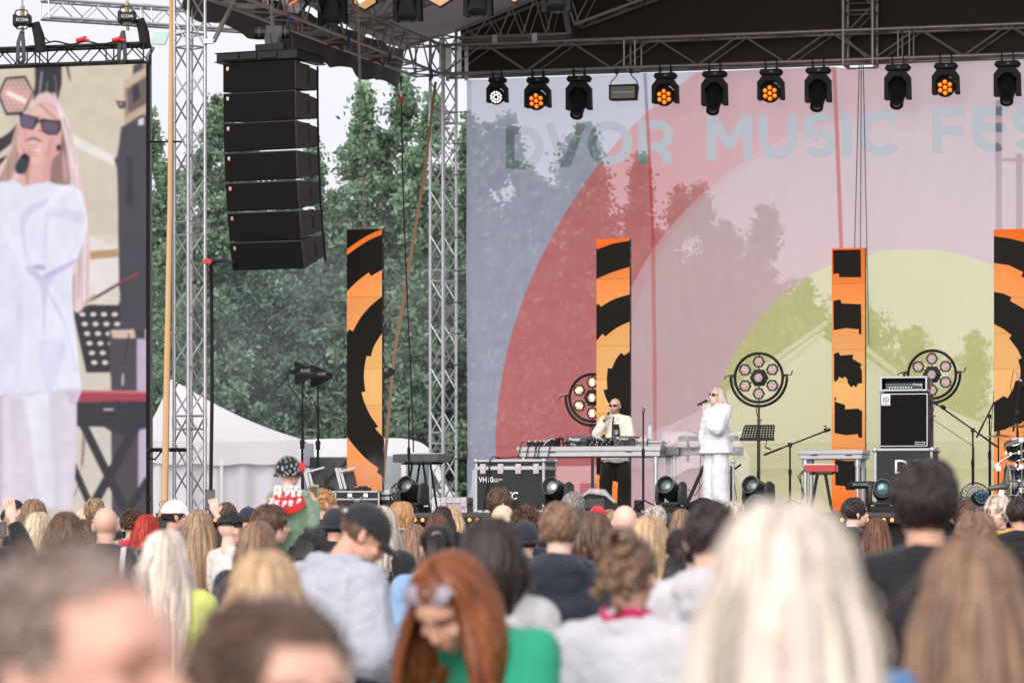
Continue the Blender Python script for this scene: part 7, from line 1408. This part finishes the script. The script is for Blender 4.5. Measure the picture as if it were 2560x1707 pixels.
CROWD = [
 (84, 1246, 68, 'long', 'lightbrown', 1, 'jacket', BK_, .1, 'woman with long light brown hair by the foot of the LED screen'),
 (36, 1248, 50, 'bob', 'dark', 1, 'shirt', BK_, .2, 'dark haired spectator directly behind the raised hand at the left edge'),
 (40, 1272, 62, 'long', 'darkblonde', 1, 'jacket', BK_, -.1, 'spectator with dark blonde hair beside the black sleeved raised arm'),
 (96, 1278, 70, 'longer', 'blonde', 1, 'jacket', ('taupe', (110, 98, 90)), 0, 'woman with straight blonde hair in the left cluster, behind the blurred big head'),
 (166, 1277, 84, 'bob', 'brown', 1, 'shirt', NV_, .3, 'woman with a round brown bob between the straight blonde woman and the bald man'),
 (150, 1294, 72, 'long', 'lightbrown', 1, 'jacket', BK_, 0, 'woman with ash brown hair in front of the brown bob'),
 (236, 1245, 52, 'messy', 'darkblonde', 0, 'jacket', BK_, 0, 'sandy haired spectator showing just above the bald man'),
 (212, 1268, 50, 'bob', 'blonde', 1, 'shirt', WH_, 0, 'small blonde head just left of the bald man'),
 (215, 1296, 58, 'long', 'brown', 1, 'jacket', BK_, .2, 'brown haired woman touching the left shoulder of the bald man in leather'),
 (264, 1261, 64, 'bald', 'grey', 0, 'jacket', ('leather', (44, 48, 56)), 0, 'bald man in a dark leather jacket seen from behind'),
 (330, 1277, 52, 'curly', 'brown', 0, 'jacket', ('sage', (150, 165, 150)), -.3, 'person with curly brown hair and a red hood right of the bald man'),
 (367, 1284, 62, 'long', 'red', 1, 'jacket', ('slate', (58, 62, 72)), 0, 'woman with bright red hair seen from behind'),
 (413, 1286, 46, 'lob', 'black', 1, 'shirt', NV_, .1, 'small black haired woman between the red hair and the white cap'),
 (436, 1249, 64, 'short', 'dark', 0, 'jacket', ('light_denim', (160, 180, 210)), R_(-75), 'man in a white baseball cap and pale denim jacket looking right'),
 (566, 1254, 48, 'short', 'brown', 0, 'jacket', BK_, -.5, 'short brown haired man below the gazebo pole'),
 (620, 1266, 46, 'short', 'brown', 0, 'jacket', BK_, R_(-60), 'spectator in a navy cap beside the child in the green jacket'),
 (625, 1288, 40, 'long', 'honey', 1, 'shirt', BG_, 0, 'golden haired head squeezed between the fade haircut and the brown haired profile'),
 (574, 1282, 66, 'sweep', 'black', 0, 'tee', ('cream_white', (222, 212, 208)), R_(-40), 'man with a black fade haircut in a pale pinkish t-shirt'),
 (672, 1260, 88, 'messy', 'brown', 0, 'jacket', BK_, R_(-78), 'brown haired man in profile facing right just below the child'),
 (644, 1300, 96, 'longer', 'lightbrown', 1, 'jacket', NV_, 0, 'woman with long smooth brown hair below the brown haired profile man'),
 (664, 1372, 185, 'long', 'honey', 1, 'jacket', ('cream', (205, 185, 160)), R_(8), 'large blurred golden blonde head above the foreground forehead'),
 (412, 1322, 118, 'longer', 'platinum', 1, 'jacket', ('lime', (205, 215, 120)), 0, 'woman with long platinum hair in a lime yellow top and black bag, left of centre'),
 (808, 1219, 60, 'buzz', 'ginger', 0, 'jacket', BK_, R_(-62), 'ginger man with cropped hair looking right beside the child'),
 (812, 1282, 54, 'long', 'lightbrown', 1, 'shirt', ('white2', (200, 200, 208)), 0, 'long brown haired woman under the ginger man'),
 (780, 1326, 92, 'bob', 'black', 1, 'hoodie', BK_, 0, 'round jet black head in front of the grey hoodie man'),
 (838, 1272, 60, 'short', 'dark', 0, 'jacket', BK_, R_(-30), 'person in a dark beanie left of the bright red beanie'),
 (868, 1283, 62, 'short', 'brown', 0, 'jacket', BK_, R_(-40), 'person in a bright red beanie behind the black cap'),
 (850, 1262, 44, 'messy', 'brown', 1, 'jacket', BK_, 0, 'small brown head between the ginger man and the ash blonde woman'),
 (948, 1262, 88, 'longer', 'ash', 1, 'jacket', BK_, R_(-25), 'woman with long ash blonde hair behind the black cap'),
 (1003, 1252, 62, 'bob', 'ginger', 1, 'jacket', ('fur_white', (225, 218, 218)), R_(-80), 'smiling ginger woman in profile with a white fluffy collar'),
 (977, 1258, 40, 'short', 'dark', 0, 'jacket', BK_, 0, 'small dark head peeking out left of the smiling ginger woman'),
 (1106, 1264, 50, 'long', 'dark', 1, 'jacket', BK_, 0, 'dark haired woman at the foot of the backdrop tower'),
 (1133, 1266, 46, 'long', 'honey', 1, 'shirt', BG_, 0, 'honey blonde head touching the dark haired woman under the backdrop tower'),
 (1093, 1288, 60, 'messy', 'chestnut', 1, 'jacket', BK_, 0, 'chestnut head just above the dark ponytail'),
 (1036, 1308, 66, 'long', 'lightbrown', 1, 'jacket', BK_, 0, 'long brown haired woman left of the dark ponytail'),
 (1000, 1322, 44, 'short', 'black', 0, 'jacket', BK_, 0, 'black head between the ash blonde hair and the long brown hair'),
 (1093, 1304, 84, 'pony', 'dark', 1, 'hoodie', ('denim_pale', (140, 172, 212)), 0, 'woman with a dark ponytail held by a pale hair tie'),
 (1228, 1288, 152, 'lob', 'dark', 1, 'jacket', ('off_white', (192, 192, 194)), R_(22), 'woman with a big dark brown bob and an off white jacket in the centre'),
 (1248, 1219, 62, 'messy', 'brown', 0, 'jacket', BK_, R_(-20), 'tall man with tousled brown hair in front of the black flight case'),
 (1283, 1252, 50, 'curly', 'dark', 0, 'jacket', BK_, 0, 'dark curly head behind the beige cap'),
 (1257, 1262, 58, 'short', 'grey', 0, 'jacket', BG_, R_(-20), 'person in a beige flat cap before the flight case'),
 (1315, 1269, 72, 'curly', 'brown', 0, 'shirt', NV_, 0, 'curly brown head right of the beige cap'),
 (1312, 1303, 68, 'short', 'black', 0, 'jacket', BK_, 0, 'dark navy beanie below the curly brown head'),
 (1433, 1227, 58, 'short', 'grey', 0, 'jacket', BK_, R_(-15), 'grey haired man with a bald patch in front of the stage lamp hood'),
 (1398, 1252, 100, 'short', 'lightbrown', 0, 'hoodie', ('blue_black', (36, 41, 54)), R_(-8), 'man with a light brown crew cut in a navy hooded jacket'),
 (1478, 1276, 104, 'lob', 'brown', 1, 'jacket', ('slate_blue', (58, 66, 82)), R_(62), 'woman in profile facing left with a brown bob and blonde streak'),
 (1494, 1264, 50, 'short', 'brown', 0, 'jacket', BK_, 0, 'person in a red cap between the profile woman and the shaved head'),
 (1562, 1256, 64, 'bald', 'grey', 0, 'jacket', BK_, R_(5), 'man with a shaved head standing in front of the DJ'),
 (1525, 1272, 44, 'short', 'darkblonde', 0, 'jacket', BK_, 0, 'small sandy head left of the shaved man'),
 (1622, 1286, 98, 'longer', 'honey', 1, 'jacket', ('fur_beige', (205, 186, 172)), 0, 'woman with highlighted blonde hair and a beige fluffy collar'),
 (1638, 1264, 58, 'messy', 'ash', 1, 'jacket', BK_, 0, 'ash grey tousled head under the straight microphone stand'),
 (1704, 1270, 50, 'long', 'lightbrown', 1, 'jacket', BK_, 0, 'light brown head left of the tall dark man in white'),
 (1570, 1330, 142, 'bun', 'lightbrown', 1, 'jacket', WH_, R_(-22), 'woman with hair pinned in buns, a pink collar and a white jacket'),
 (1712, 1312, 92, 'braid', 'dark', 1, 'jacket', ('grey_blue', (88, 92, 112)), R_(-20), 'woman with dark braided hair and a striped grey blue sleeve'),
 (1776, 1248, 132, 'short', 'dark', 0, 'hoodie', WH_, R_(-5), 'tall dark haired man in a white hoodie below the singer'),
 (1893, 1238, 64, 'short', 'dark', 0, 'jacket', BK_, R_(20), 'person in a dark teal beanie in front of a floor light'),
 (1832, 1252, 66, 'messy', 'ash', 0, 'jacket', BK_, 0, 'grey tousled head just right of the singer'),
 (1856, 1262, 60, 'bob', 'blonde', 1, 'jacket', BK_, 0, 'pale blonde bob beside the teal beanie'),
 (1965, 1243, 385, 'longer', 'platinum', 1, 'jacket', ('pale_grey', (205, 208, 216)), 0, 'very large blurred platinum blonde head in the right foreground'),
 (2134, 1242, 60, 'short', 'dark', 0, 'jacket', BK_, R_(-70), 'dark haired young man in profile looking right beneath the orange framed pillar'),
 (2192, 1292, 62, 'longer', 'chestnut', 1, 'jacket', BK_, 0, 'woman with auburn brown hair and a grey bag strap, left of the big dark head'),
 (2312, 1146, 172, 'messy', 'dark', 0, 'jacket', ('ink', (22, 23, 29)), 0, 'tall blurred man with thick dark hair and a black jacket in front of the amplifier'),
 (2412, 1248, 62, 'short', 'brown', 0, 'jacket', BK_, 0, 'brown head below the floor fan beside the tall dark haired man'),
 (2440, 1278, 105, 'messy', 'lightbrown', 1, 'jacket', BK_, 0, 'blurred brown head left of the blond man in the yellow hood'),
 (2548, 1240, 62, 'short', 'dark', 0, 'jacket', BK_, 0, 'dark haired man at the right edge under the drum kit'),
 (2496, 1237, 66, 'messy', 'platinum', 0, 'jacket', ('royal_blue', (52, 84, 130)), R_(150), 'blond man with a yellow hood facing the viewer at the right edge'),
 (2432, 1338, 262, 'longer', 'lightbrown', 1, 'jacket', ('steel_blue', (88, 120, 165)), R_(3), 'big blurred woman with long brown hair and a blue top in the right foreground corner'),
]
HATS = {'man in a white baseball': ('cap', ('cap_white', (228, 226, 232))), 'spectator in a navy': ('cap', ('cap_navy', (40, 48, 72))), 'person in a dark beanie': ('beanie', ('charcoal', (40, 42, 52))), 'person in a bright red': ('beanie', ('beanie_red', (225, 52, 32))),
        'person in a beige flat': ('capback', ('cap_beige', (214, 192, 170))), 'dark navy beanie': ('beanie', ('beanie_navy', (34, 38, 50))), 'person in a red cap': ('cap', ('cap_red', (200, 40, 42))), 'person in a dark teal': ('beanie', ('beanie_teal', (26, 54, 62)))}
EX = {'person with curly brown hair and': collar_extra(('hood_red', (205, 50, 66)), 'red_hood', 1.45, .085, .035), 'smiling ginger': collar_extra(('fluff_white', (232, 222, 224)), 'fur_collar', 1.45, .10, .045), 'woman with highlighted': collar_extra(('fluff_beige', (215, 196, 182)), 'fur_collar', 1.44, .10, .045),
      'woman with hair pinned': collar_extra(('magenta', (200, 20, 90)), 'pink_collar', 1.485, .068, .016), 'blond man with': collar_extra(('hood_yellow', (232, 168, 60)), 'yellow_hood', 1.45, .09, .04), 'woman with auburn brown': strap_extra(('strap_grey', (130, 126, 135)), .0), 'bald man in a dark': strap_extra(('strap_white', (215, 210, 215)), .12), 'woman with bright red': strap_extra(('strap_studded', (150, 150, 155)), -.10),
      'woman with long platinum': strap_extra(('strap_black', (20, 20, 22)), -.02)}
def tie(t): m = MB(); m.ring((0, -.118 + .015 + .0, 1.655), .020, .010, ax=(0, 1, 0), n=14, m=6); put('hair_tie', m, cloth('hair_tie_beige', (205, 185, 160)), t)
EX['woman with a dark ponytail'] = tie
for i, c in enumerate(CROWD):
    hat = next((v for k, v in HATS.items() if c[9].startswith(k)), (None, None)); ex = next((v for k, v in EX.items() if c[9].startswith(k)), None)
    person(*c, seed=i, hat=hat[0], hatc=hat[1], extra=ex, sk=(SK1, SK2, SK3)[i % 3])
# posed people
def posed(J, loc, rz, label, hairs, hc, tops, tcol, trous, sk=SK1, vox=.007, name='person', s=1, group=None, seed=0, bodyk={}, legk={}, scale3=None):
    t = thing(name, label, 'person', loc, rz, group); t.scale = scale3 or (s, s, s); put('body', body_mb(J, vox, **bodyk), skin(sk), t)
    if hairs: put('hair', hair_mb(hairs, seed), hairm(hc, HC[hc]), t, None, J['H'])
    put('top_clothing', top_mb(J, **tops), tcol, t); put('trousers', legs_mb(J, **legk), trous, t)
    for q in 'LR': put('shoe', shoe_mb(J, q), cloth('shoe_grey', (60, 58, 60)), t)
    return t
def mic(par_mat, a, b, label, glow=(.03, .03, .035)):
    a, b = par_mat @ V3(*a), par_mat @ V3(*b); t = thing('microphone', label, 'microphone', a); d = (a - b).normalized(); m = MB(); m.tube(b, a - d * .03, .015, .019, n=12); m.tube(b, b - d * .015, .013, .013, n=10); m.build('handle', M('mic_handle', (.02, .02, .022), .35, .3), t, world=True)
    m = MB(); m.ell(a, (.027, .027, .031), nu=14, nv=10); m.build('mesh_head', M('mic_mesh', (.45, .45, .48), .35, .7, .3, 60), t, world=True); return t
WCL = cloth('bright_white_cotton', (236, 236, 246))
Js = J0(True, H=Hm((0, .0, 1.575), 0, R_(14)), shL=(-.165, .0, 1.38), elL=(-.25, .17, 1.17), wrL=(-.055, .215, 1.40), hL=((.35, .15, .9), (.9, .3, -.4), 1.15), elR=(.21, -.02, 1.12), wrR=(.20, .07, .88), nk=(0, -.02, 1.44))
SX = (1792 - CX) * 47 / F
sg = posed(Js, (SX, 47, ZS), R_(122), 'singer in loose white clothes and sunglasses singing with long platinum hair', 'falling', 'platinum', dict(fit=.060, hem=.14, sleeve=1.0, cuff=.06, amp=.020, slack=.022, flare=.055, collar=.3, vox=.0085), WCL, cloth('white_trousers', (228, 230, 236)), sk=SK3, vox=.0055, legk=dict(fit=.04, wide=.055, amp=.010), s=1.015)
put('sunglasses', glasses_mb(), M('sunglass_black', (.012, .012, .014), .12), sg, None, Js['H'])
bpy.context.view_layer.update(); mic(sg.matrix_world, (0, .140, 1.535), (-.02, .315, 1.47), 'black and silver microphone in the hand of the singer')
Jd = J0(False, H=Hm((.0, .02, 1.60), R_(-6), R_(-3)), elR=(.255, .11, 1.19), wrR=(.115, .20, 1.36), hR=((-.45, .1, .9), (-.7, .6, -.2), 1.15), elL=(-.235, .03, 1.15), wrL=(-.18, .24, 1.02), hL=((.1, 1, -.1), (0, 0, -1), .5), shL=(-.175, -.01, 1.385), shR=(.175, -.01, 1.385), hipR=(.10, 0, .92), knR=(.13, .05, .5), anR=(.16, .0, .08), hipL=(-.10, 0, .92), knL=(-.15, .02, .5), anL=(-.10, -.08, .08))
FLC = M('cream_fleece', L(240, 234, 220), .95, 0, .08, 30, bump=.35, bscale=110, sheen=.4)
DX = (1539 - CX) * 50 / F
djp = posed(Jd, (DX, 50.1, ZS), R_(163), 'bald bearded DJ in a cream fleece jacket and narrow sunglasses holding a microphone', None, 'dark', dict(fit=.024, collar=.8, amp=.014, slack=.008, cuff=.045, hem=.15, flare=.05, vox=.0085), FLC, cloth('dark_olive_trousers', (44, 42, 34)), sk=(222, 178, 158), vox=.0055, bodyk=dict(beard=(.60, .52, .47)), legk=dict(fit=.035, wide=.02), s=.985)
put('sunglasses', glasses_mb(wrap=True), M('sunglass_black', (.012, .012, .014), .12), djp, None, Jd['H'])
m = MB(); m.path([V3(.0, .10, 1.44), V3(.0, .158, 1.33), V3(0.0, .172, 1.15), V3(0, .172, .96)], .012, 6, flat=.6); put('zip', m, cloth('zip_brown', (70, 60, 55)), djp)
m = MB(); m.prism([(-.115, 1.12), (-.02, 1.12), (-.015, 1.33), (-.095, 1.33)], .03, (0, .158, 0)); put('chest_panel', m, cloth('panel_black', (22, 20, 20)), djp); text('lettering', 'DICKS', .0001, WHT, djp, (0, 0, 1.2)) if False else None
m = MB()
for z, w_ in ((1.235, .055), (1.215, .06), (1.198, .05), (1.182, .055)): m.box((-.062, .175, z), (w_, .004, .008))
put('printed_lines', m, WHT, djp)
m = MB(); m.path([V3(.205 * math.sin(a), .0 + .140 * math.cos(a), .785 + .012 * math.sin(a * 5)) for a in np.linspace(0, 2 * PI, 26, endpoint=False)], .018, 8, closed=True, flat=1.6); put('shirt_hem', m, WCL, djp)
m = MB(); m.path([V3(.05 * math.sin(a), .085, 1.42 - .045 * math.cos(a) ) for a in np.linspace(-1.3, 1.3, 7)], .03, 8); put('shirt_neck', m, WCL, djp)
bpy.context.view_layer.update(); mic(djp.matrix_world, (.045, .145, 1.52), (.115, .225, 1.38), 'dark microphone in the hand of the bald DJ')
# child on shoulders
Jc = J0(True, H=Hm((0, .02, 1.60), R_(-25), R_(-4), 0, 1.0), shR=(.125, 0, 1.40), elR=(.20, .04, 1.18), wrR=(.17, .20, 1.37), hR=((-.3, .4, .8), (-.9, .2, -.2), .8), shL=(-.125, 0, 1.40), elL=(-.18, .05, 1.18), wrL=(-.04, .22, 1.28), hipL=(-.09, 0, .95), knL=(-.14, .26, .98), anL=(-.13, .30, .66), hipR=(.09, 0, .95), knR=(.14, .26, .98), anR=(.13, .30, .66), hs=.95)
CY = 20.5; CXX = (722 - CX) * CY / F; cs = .70; cz = zat(1146, CY) - 1.735 * cs
ch = posed(Jc, (CXX, CY, cz), R_(-12), 'child in a patterned beanie and green jacket riding on shoulders, filming with a phone', None, 'brown', dict(fit=.018, amp=.014, slack=.006), cloth('jacket_green', (132, 158, 132)), cloth('child_trousers', (40, 44, 56)), sk=SK3, scale3=(cs, cs, cs))
bm = beanie_mb(1.24, -.015); bm.cc = (1, 1, 1, 1); BP = M('beanie_pattern', (.02, .02, .024), .9); t_ = BP.node_tree; vo = t_.nodes.new('ShaderNodeTexVoronoi'); vo.inputs['Scale'].default_value = 42; tc = [n for n in t_.nodes if n.type == 'TEX_COORD'][0]; mp_ = t_.nodes.new('ShaderNodeMapping'); mp_.inputs['Scale'].default_value = (1, 1, .55); t_.links.new(tc.outputs['Object'], mp_.inputs[0]); t_.links.new(mp_.outputs[0], vo.inputs['Vector'])
rp = t_.nodes.new('ShaderNodeMapRange'); rp.inputs[1].default_value = .34; rp.inputs[2].default_value = .29; t_.links.new(vo.outputs['Distance'], rp.inputs[0]); mx = t_.nodes.new('ShaderNodeMix'); mx.data_type = 'RGBA'; mx.inputs[6].default_value = (.018, .018, .022, 1); mx.inputs[7].default_value = (.62, .66, .68, 1); t_.links.new(rp.outputs[0], mx.inputs[0]); t_.links.new(mx.outputs[2], t_.nodes['Principled BSDF'].inputs['Base Color'])
put('beanie', bm, BP, ch, None, Jc['H']); m = MB(); m.ell((.075, .06, .06), (.045, .035, .05), nu=14, nv=10); m = wrinkle(m, .01, 30); put('red_bow', m, cloth('bow_red', (215, 50, 60)), ch, None, Jc['H'])
def cape(a, b): an = (a - .5) * 2.5; rr_ = .085 + .080 * b; return V3(rr_ * 1.25 * math.sin(an) * (1 - .12 * b), -.03 - rr_ * .78 * math.cos(an), 1.462 - .04 * b - .17 * b * b * math.cos(an * .62) ** 2)
m = sheet(cape, 26, 12); m.c = [(1, 1, 1, 1)] * len(m.v); yk = put('patterned_yoke', m, cloth('yoke_red', (200, 36, 38)), ch)
rr = random.Random(8); k = 0
for a_, b_ in [(.2 + .15 * i + .05 * (j % 2), .2 + .3 * j) for j in range(3) for i in range(5)]:
    p = cape(a_, b_); n_ = (cape(a_ + .02, b_) - p).cross(cape(a_, b_ + .02) - p).normalized(); n_ = n_ if n_.y < 0 else -n_; m = text('letter', 'BSEZKPR'[k % 7], .070, WHT, yk, p + n_ * .012, rz=rr.uniform(-.5, .5), rx=65, thick=.003, bold=.004, align='CENTER'); k += 1
ph_ = thing('phone', 'phone in a pale case held up by the child showing the stage', 'phone', (CXX + .09, CY + .08, zat(1206, CY))); m = MB(); m.box((0, 0, 0), (.062, .009, .078)); m.build('case', M('phone_case', (.45, .55, .52), .4), ph_, bev=.004); m = MB(); m.box((0, -.0055, -.002), (.052, .002, .066)); m.build('screen', M('phone_screen', (.02, .02, .02), .2, emit=L(120, 90, 20), es=.8), ph_)
ph_.location = Vector((.0945 - .0, .19, 0)); bpy.context.view_layer.update(); ph_.location = ch.matrix_world @ V3(.155, .235, 1.455); ph_.rotation_euler = (0, 0, .1)
person(733, 1352, 60, 'short', 'dark', 0, 'jacket', BK_, 0, 'adult carrying the child in the green jacket on the shoulders', Y=20.5, seed=90)
# hooded man in a cap, bowed
Jh = J0(False, pel=(0, -.06, .93), mid=(0, -.03, 1.10), chest=(0, .03, 1.27), nk=(0, .09, 1.42), H=Hm((.05, .18, 1.53), R_(-36), R_(-36)), shR=(.175, .06, 1.33), elR=(.24, .02, 1.08), wrR=(.14, .28, 1.0), hR=((-.3, 1, -.1), (-.7, 0, -.7), .8), shL=(-.175, .06, 1.33), elL=(-.23, .06, 1.08), wrL=(-.06, .30, 1.05), hL=((.3, 1, 0), (.5, 0, -.8), .8))
HY_ = 13.8; hx = (893 - CX) * HY_ / F - .14
hm_ = posed(Jh, (hx, HY_, 0), R_(-42), 'man in a light grey hoodie and black cap bowing his head to the right', 'buzz', 'brown', dict(fit=.05, hood=1, amp=.020, slack=.02, hem=.08), cloth('hoodie_grey', (176, 178, 190)), cloth('trousers_134', (40, 42, 52)), sk=SK2)
cp = cap_mb(g=1.15); put('cap', cp, cloth('cap_black', (32, 34, 42)), hm_, None, Jh['H']); m = MB(); m.ell((-.03, -.118, .045), .011, nu=8, nv=6); m.ell((.02, -.122, .045), .011, nu=8, nv=6); put('cap_studs', m, ALU, hm_, None, Jh['H'])
# red haired woman bending towards the viewer's left
Jr = J0(True, pel=(0, -.16, .90), mid=(0, -.08, 1.05), chest=(0, .02, 1.17), nk=(0, .10, 1.29), H=Hm((.0, .20, 1.38), R_(8), R_(-42)), shL=(-.165, .06, 1.25), elL=(-.2, .16, 1.0), wrL=(-.1, .38, 1.0), hL=((.2, 1, 0), (0, 0, -1), .7), shR=(.165, .06, 1.25), elR=(.2, .16, 1.0), wrR=(.1, .36, .98), hR=((-.2, 1, 0), (0, 0, -1), .7))
RY = 8.8; rx = (1125 - CX) * RY / F + .20 * math.sin(R_(138)); ry = RY - .20 * math.cos(R_(138))
rw = posed(Jr, (rx, ry, zat(1398, RY) - 1.50), R_(138), 'woman with long auburn hair and a green top bending down, sunglasses on her hair', None, 'auburn', dict(fit=.03, amp=.012), cloth('top_green', (34, 152, 118)), cloth('trousers_134', (40, 42, 52)), sk=SK2)
def hang_hair(seed, side=1):
    r = random.Random(seed); m = MB(); shell(m, 1.06, -.05, .06, .8); Hi = Jr['H'].inverted().to_3x3(); g = (Hi @ V3(0, 0, -1)).normalized()
    for i in range(420):
        a = (r.random() * 2 - 1) * math.radians(122); t_ = r.uniform(.6, 1.3); m.cc = (t_, t_ * .97, t_ * .92, 1); gr = 1.05 + .10 * r.random(); pts = [hp(a, .1 + (PI * .5 - .1) * q / 4, gr, gr, 1.02 + .05 * r.random()) for q in range(5)]; e = pts[-1]; ln = r.uniform(.26, .42); o = V3(e.x, e.y, 0).normalized()
        for q in range(1, 7): k = q / 6; pts.append(e + g * ln * k + o * (.055 * math.sin(PI * k * .8)) + V3(0, -.02 * k, 0) + V3(r.gauss(0, .004), r.gauss(0, .004), 0))
        m.path(pts, [.006, .012, .015, .016, .016, .017, .017, .016, .014, .010, .004], 5, flat=.5)
    return m
put('hair', hang_hair(4), hairm('auburn', HC['auburn']), rw, None, Jr['H']); put('sunglasses', glasses_mb(), M('tinted_glass', (.35, .30, .36), .1), rw, None, Jr['H'] @ Matrix.Rotation(R_(52), 4, 'X') @ Matrix.Scale(1.13, 4))
# foreground man and woman facing the viewer's side
Jm = J0(False, H=Hm((0, .02, 1.60), R_(0), R_(0))); MY = 3.15
fm = posed(Jm, ((150 - CX) * MY / F, MY, zat(1376, MY) - 1.722), R_(-113), 'very large blurred man with cropped hair looking right in the bottom left corner', 'receding', 'grey', dict(fit=.03, collar=.6), cloth('jacket_dark_brown', (50, 42, 40)), cloth('trousers_134', (40, 42, 52)), sk=(222, 172, 152), bodyk=dict(brow=(.5, .36, .30)))
[o for o in fm.children if o.name.startswith('hair')][0].data.materials[0] = hairm('cropped_brown', (142, 122, 112))
Jw = J0(True, H=Hm((0, .02, 1.60), R_(0), R_(-7))); WY = 4.1
fw = posed(Jw, ((672 - CX) * WY / F, WY, zat(1492, WY) - 1.722), R_(-146), 'large blurred woman with dark brown hair showing her forehead at the bottom left', 'pony', 'brown', dict(fit=.03, collar=.6), cloth('top_ash', (120, 112, 110)), cloth('trousers_134', (40, 42, 52)), sk=(226, 178, 158), seed=3)
# raised arms with phones
Ja = J0(True, shR=(.165, -.01, 1.41), elR=(.25, .12, 1.47), wrR=(.105, .18, 1.70), hR=((-.2, .05, 1), (-.3, 1, 0), .7)); AYY = 24.0
ra = posed(Ja, ((497 - CX) * AYY / F - .0, AYY, zat(1272, AYY) - 1.735), 0, 'woman with straight sandy blonde hair raising a phone beside the silver tower', 'longer', 'darkblonde', dict(fit=.03, amp=.01, sleeve=.5), cloth('black', (26, 26, 30)), cloth('trousers_134', (40, 42, 52)), sk=SK3)
bpy.context.view_layer.update(); P = ra.matrix_world @ V3(.06, .215, 1.80); ph_ = thing('phone', 'dark phone held upright by a raised hand in front of the silver tower', 'phone', P); m = MB(); m.box((0, 0, 0), (.072, .009, .150)); m.build('case', BLK, ph_, bev=.006); m = MB(); m.box((0, -.0055, 0), (.064, .002, .136)); m.build('screen', M('phone_screen_dark', (.03, .03, .035), .15, emit=L(60, 58, 66), es=.5), ph_)
Jb = J0(True, shR=(.165, -.01, 1.41), elR=(.36, .06, 1.44), wrR=(.27, .10, 1.66), hR=((-.2, .05, 1), (-.2, 1, 0), .15, 1, .25)); BY = 21.0
rb = posed(Jb, ((-84 - CX) * BY / F, BY, zat(1300, BY) - 1.66 - .06 * 0), 0, 'person in a black sleeve raising an open hand at the left edge', 'bob', 'dark', dict(fit=.03, amp=.01), cloth('black', (26, 26, 30)), cloth('trousers_134', (40, 42, 52)), sk=SK3)
ph_ = thing('phone', 'dark phone cut off by the left edge of the picture', 'phone', W(2, 1325, 20.5)); m = MB(); m.box((0, 0, 0), (.072, .009, .10)); m.build('case', BLK, ph_, bev=.006); m = MB(); m.box((0, -.0055, 0), (.064, .002, .085)); m.build('screen', M('phone_screen_dark', (.03, .03, .035), .15), ph_)
# ------------------------------------------------------------------ drifting stage smoke, and the haze added over the trees
def smoke(name, label, c, r, dens, seed, sc=1.2):
    m = MB(); m.ell((0, 0, 0), r, nu=28, nv=18); m.v = [tuple(Vector(p) * (1 + .22 * noise.noise(Vector(p) * 1.3 + Vector((seed, 0, 0))))) for p in m.v]
    mt = bpy.data.materials.new(name); mt.use_nodes = True; t_ = mt.node_tree; t_.nodes.remove(t_.nodes['Principled BSDF']); pv = t_.nodes.new('ShaderNodeVolumePrincipled'); pv.inputs['Color'].default_value = (.86, .9, .98, 1); pv.inputs['Anisotropy'].default_value = .2
    tc = t_.nodes.new('ShaderNodeTexCoord'); ns = t_.nodes.new('ShaderNodeTexNoise'); ns.inputs['Scale'].default_value = sc; ns.inputs['Detail'].default_value = 3; t_.links.new(tc.outputs['Object'], ns.inputs['Vector'])
    ln_ = t_.nodes.new('ShaderNodeVectorMath'); ln_.operation = 'DIVIDE'; ln_.inputs[1].default_value = tuple(r); t_.links.new(tc.outputs['Object'], ln_.inputs[0]); l2 = t_.nodes.new('ShaderNodeVectorMath'); l2.operation = 'LENGTH'; t_.links.new(ln_.outputs[0], l2.inputs[0])
    fo = t_.nodes.new('ShaderNodeMapRange'); fo.inputs[1].default_value = .95; fo.inputs[2].default_value = .15; fo.inputs[3].default_value = 0; fo.inputs[4].default_value = dens; t_.links.new(l2.outputs['Value'], fo.inputs[0])
    rm = t_.nodes.new('ShaderNodeMapRange'); rm.inputs[1].default_value = .38; rm.inputs[2].default_value = .68; t_.links.new(ns.outputs[0], rm.inputs[0]); mu = t_.nodes.new('ShaderNodeMath'); mu.operation = 'MULTIPLY'; t_.links.new(fo.outputs[0], mu.inputs[0]); t_.links.new(rm.outputs[0], mu.inputs[1]); t_.links.new(mu.outputs[0], pv.inputs['Density']); t_.links.new(pv.outputs[0], t_.nodes['Material Output'].inputs['Volume'])
    o = m.build(name, mt); o.location = c; tag(o, label, 'smoke', kind='stuff'); return o
smoke('smoke', 'thin bluish smoke haze added to pale the trees right of the speaker column', W(740, 800, 67), (6.0, 3.5, 4.2), .06, 3, .45)  # haze volume added and enlarged to whiten the trees behind it
smoke('smoke', 'white puff of fog rising at the foot of the left LED pillar', W(905, 1215, 46.6), (.75, .35, .6), 1.6, 5, 3.2)
SC.cycles.volume_step_rate = 2; SC.cycles.volume_bounces = 1
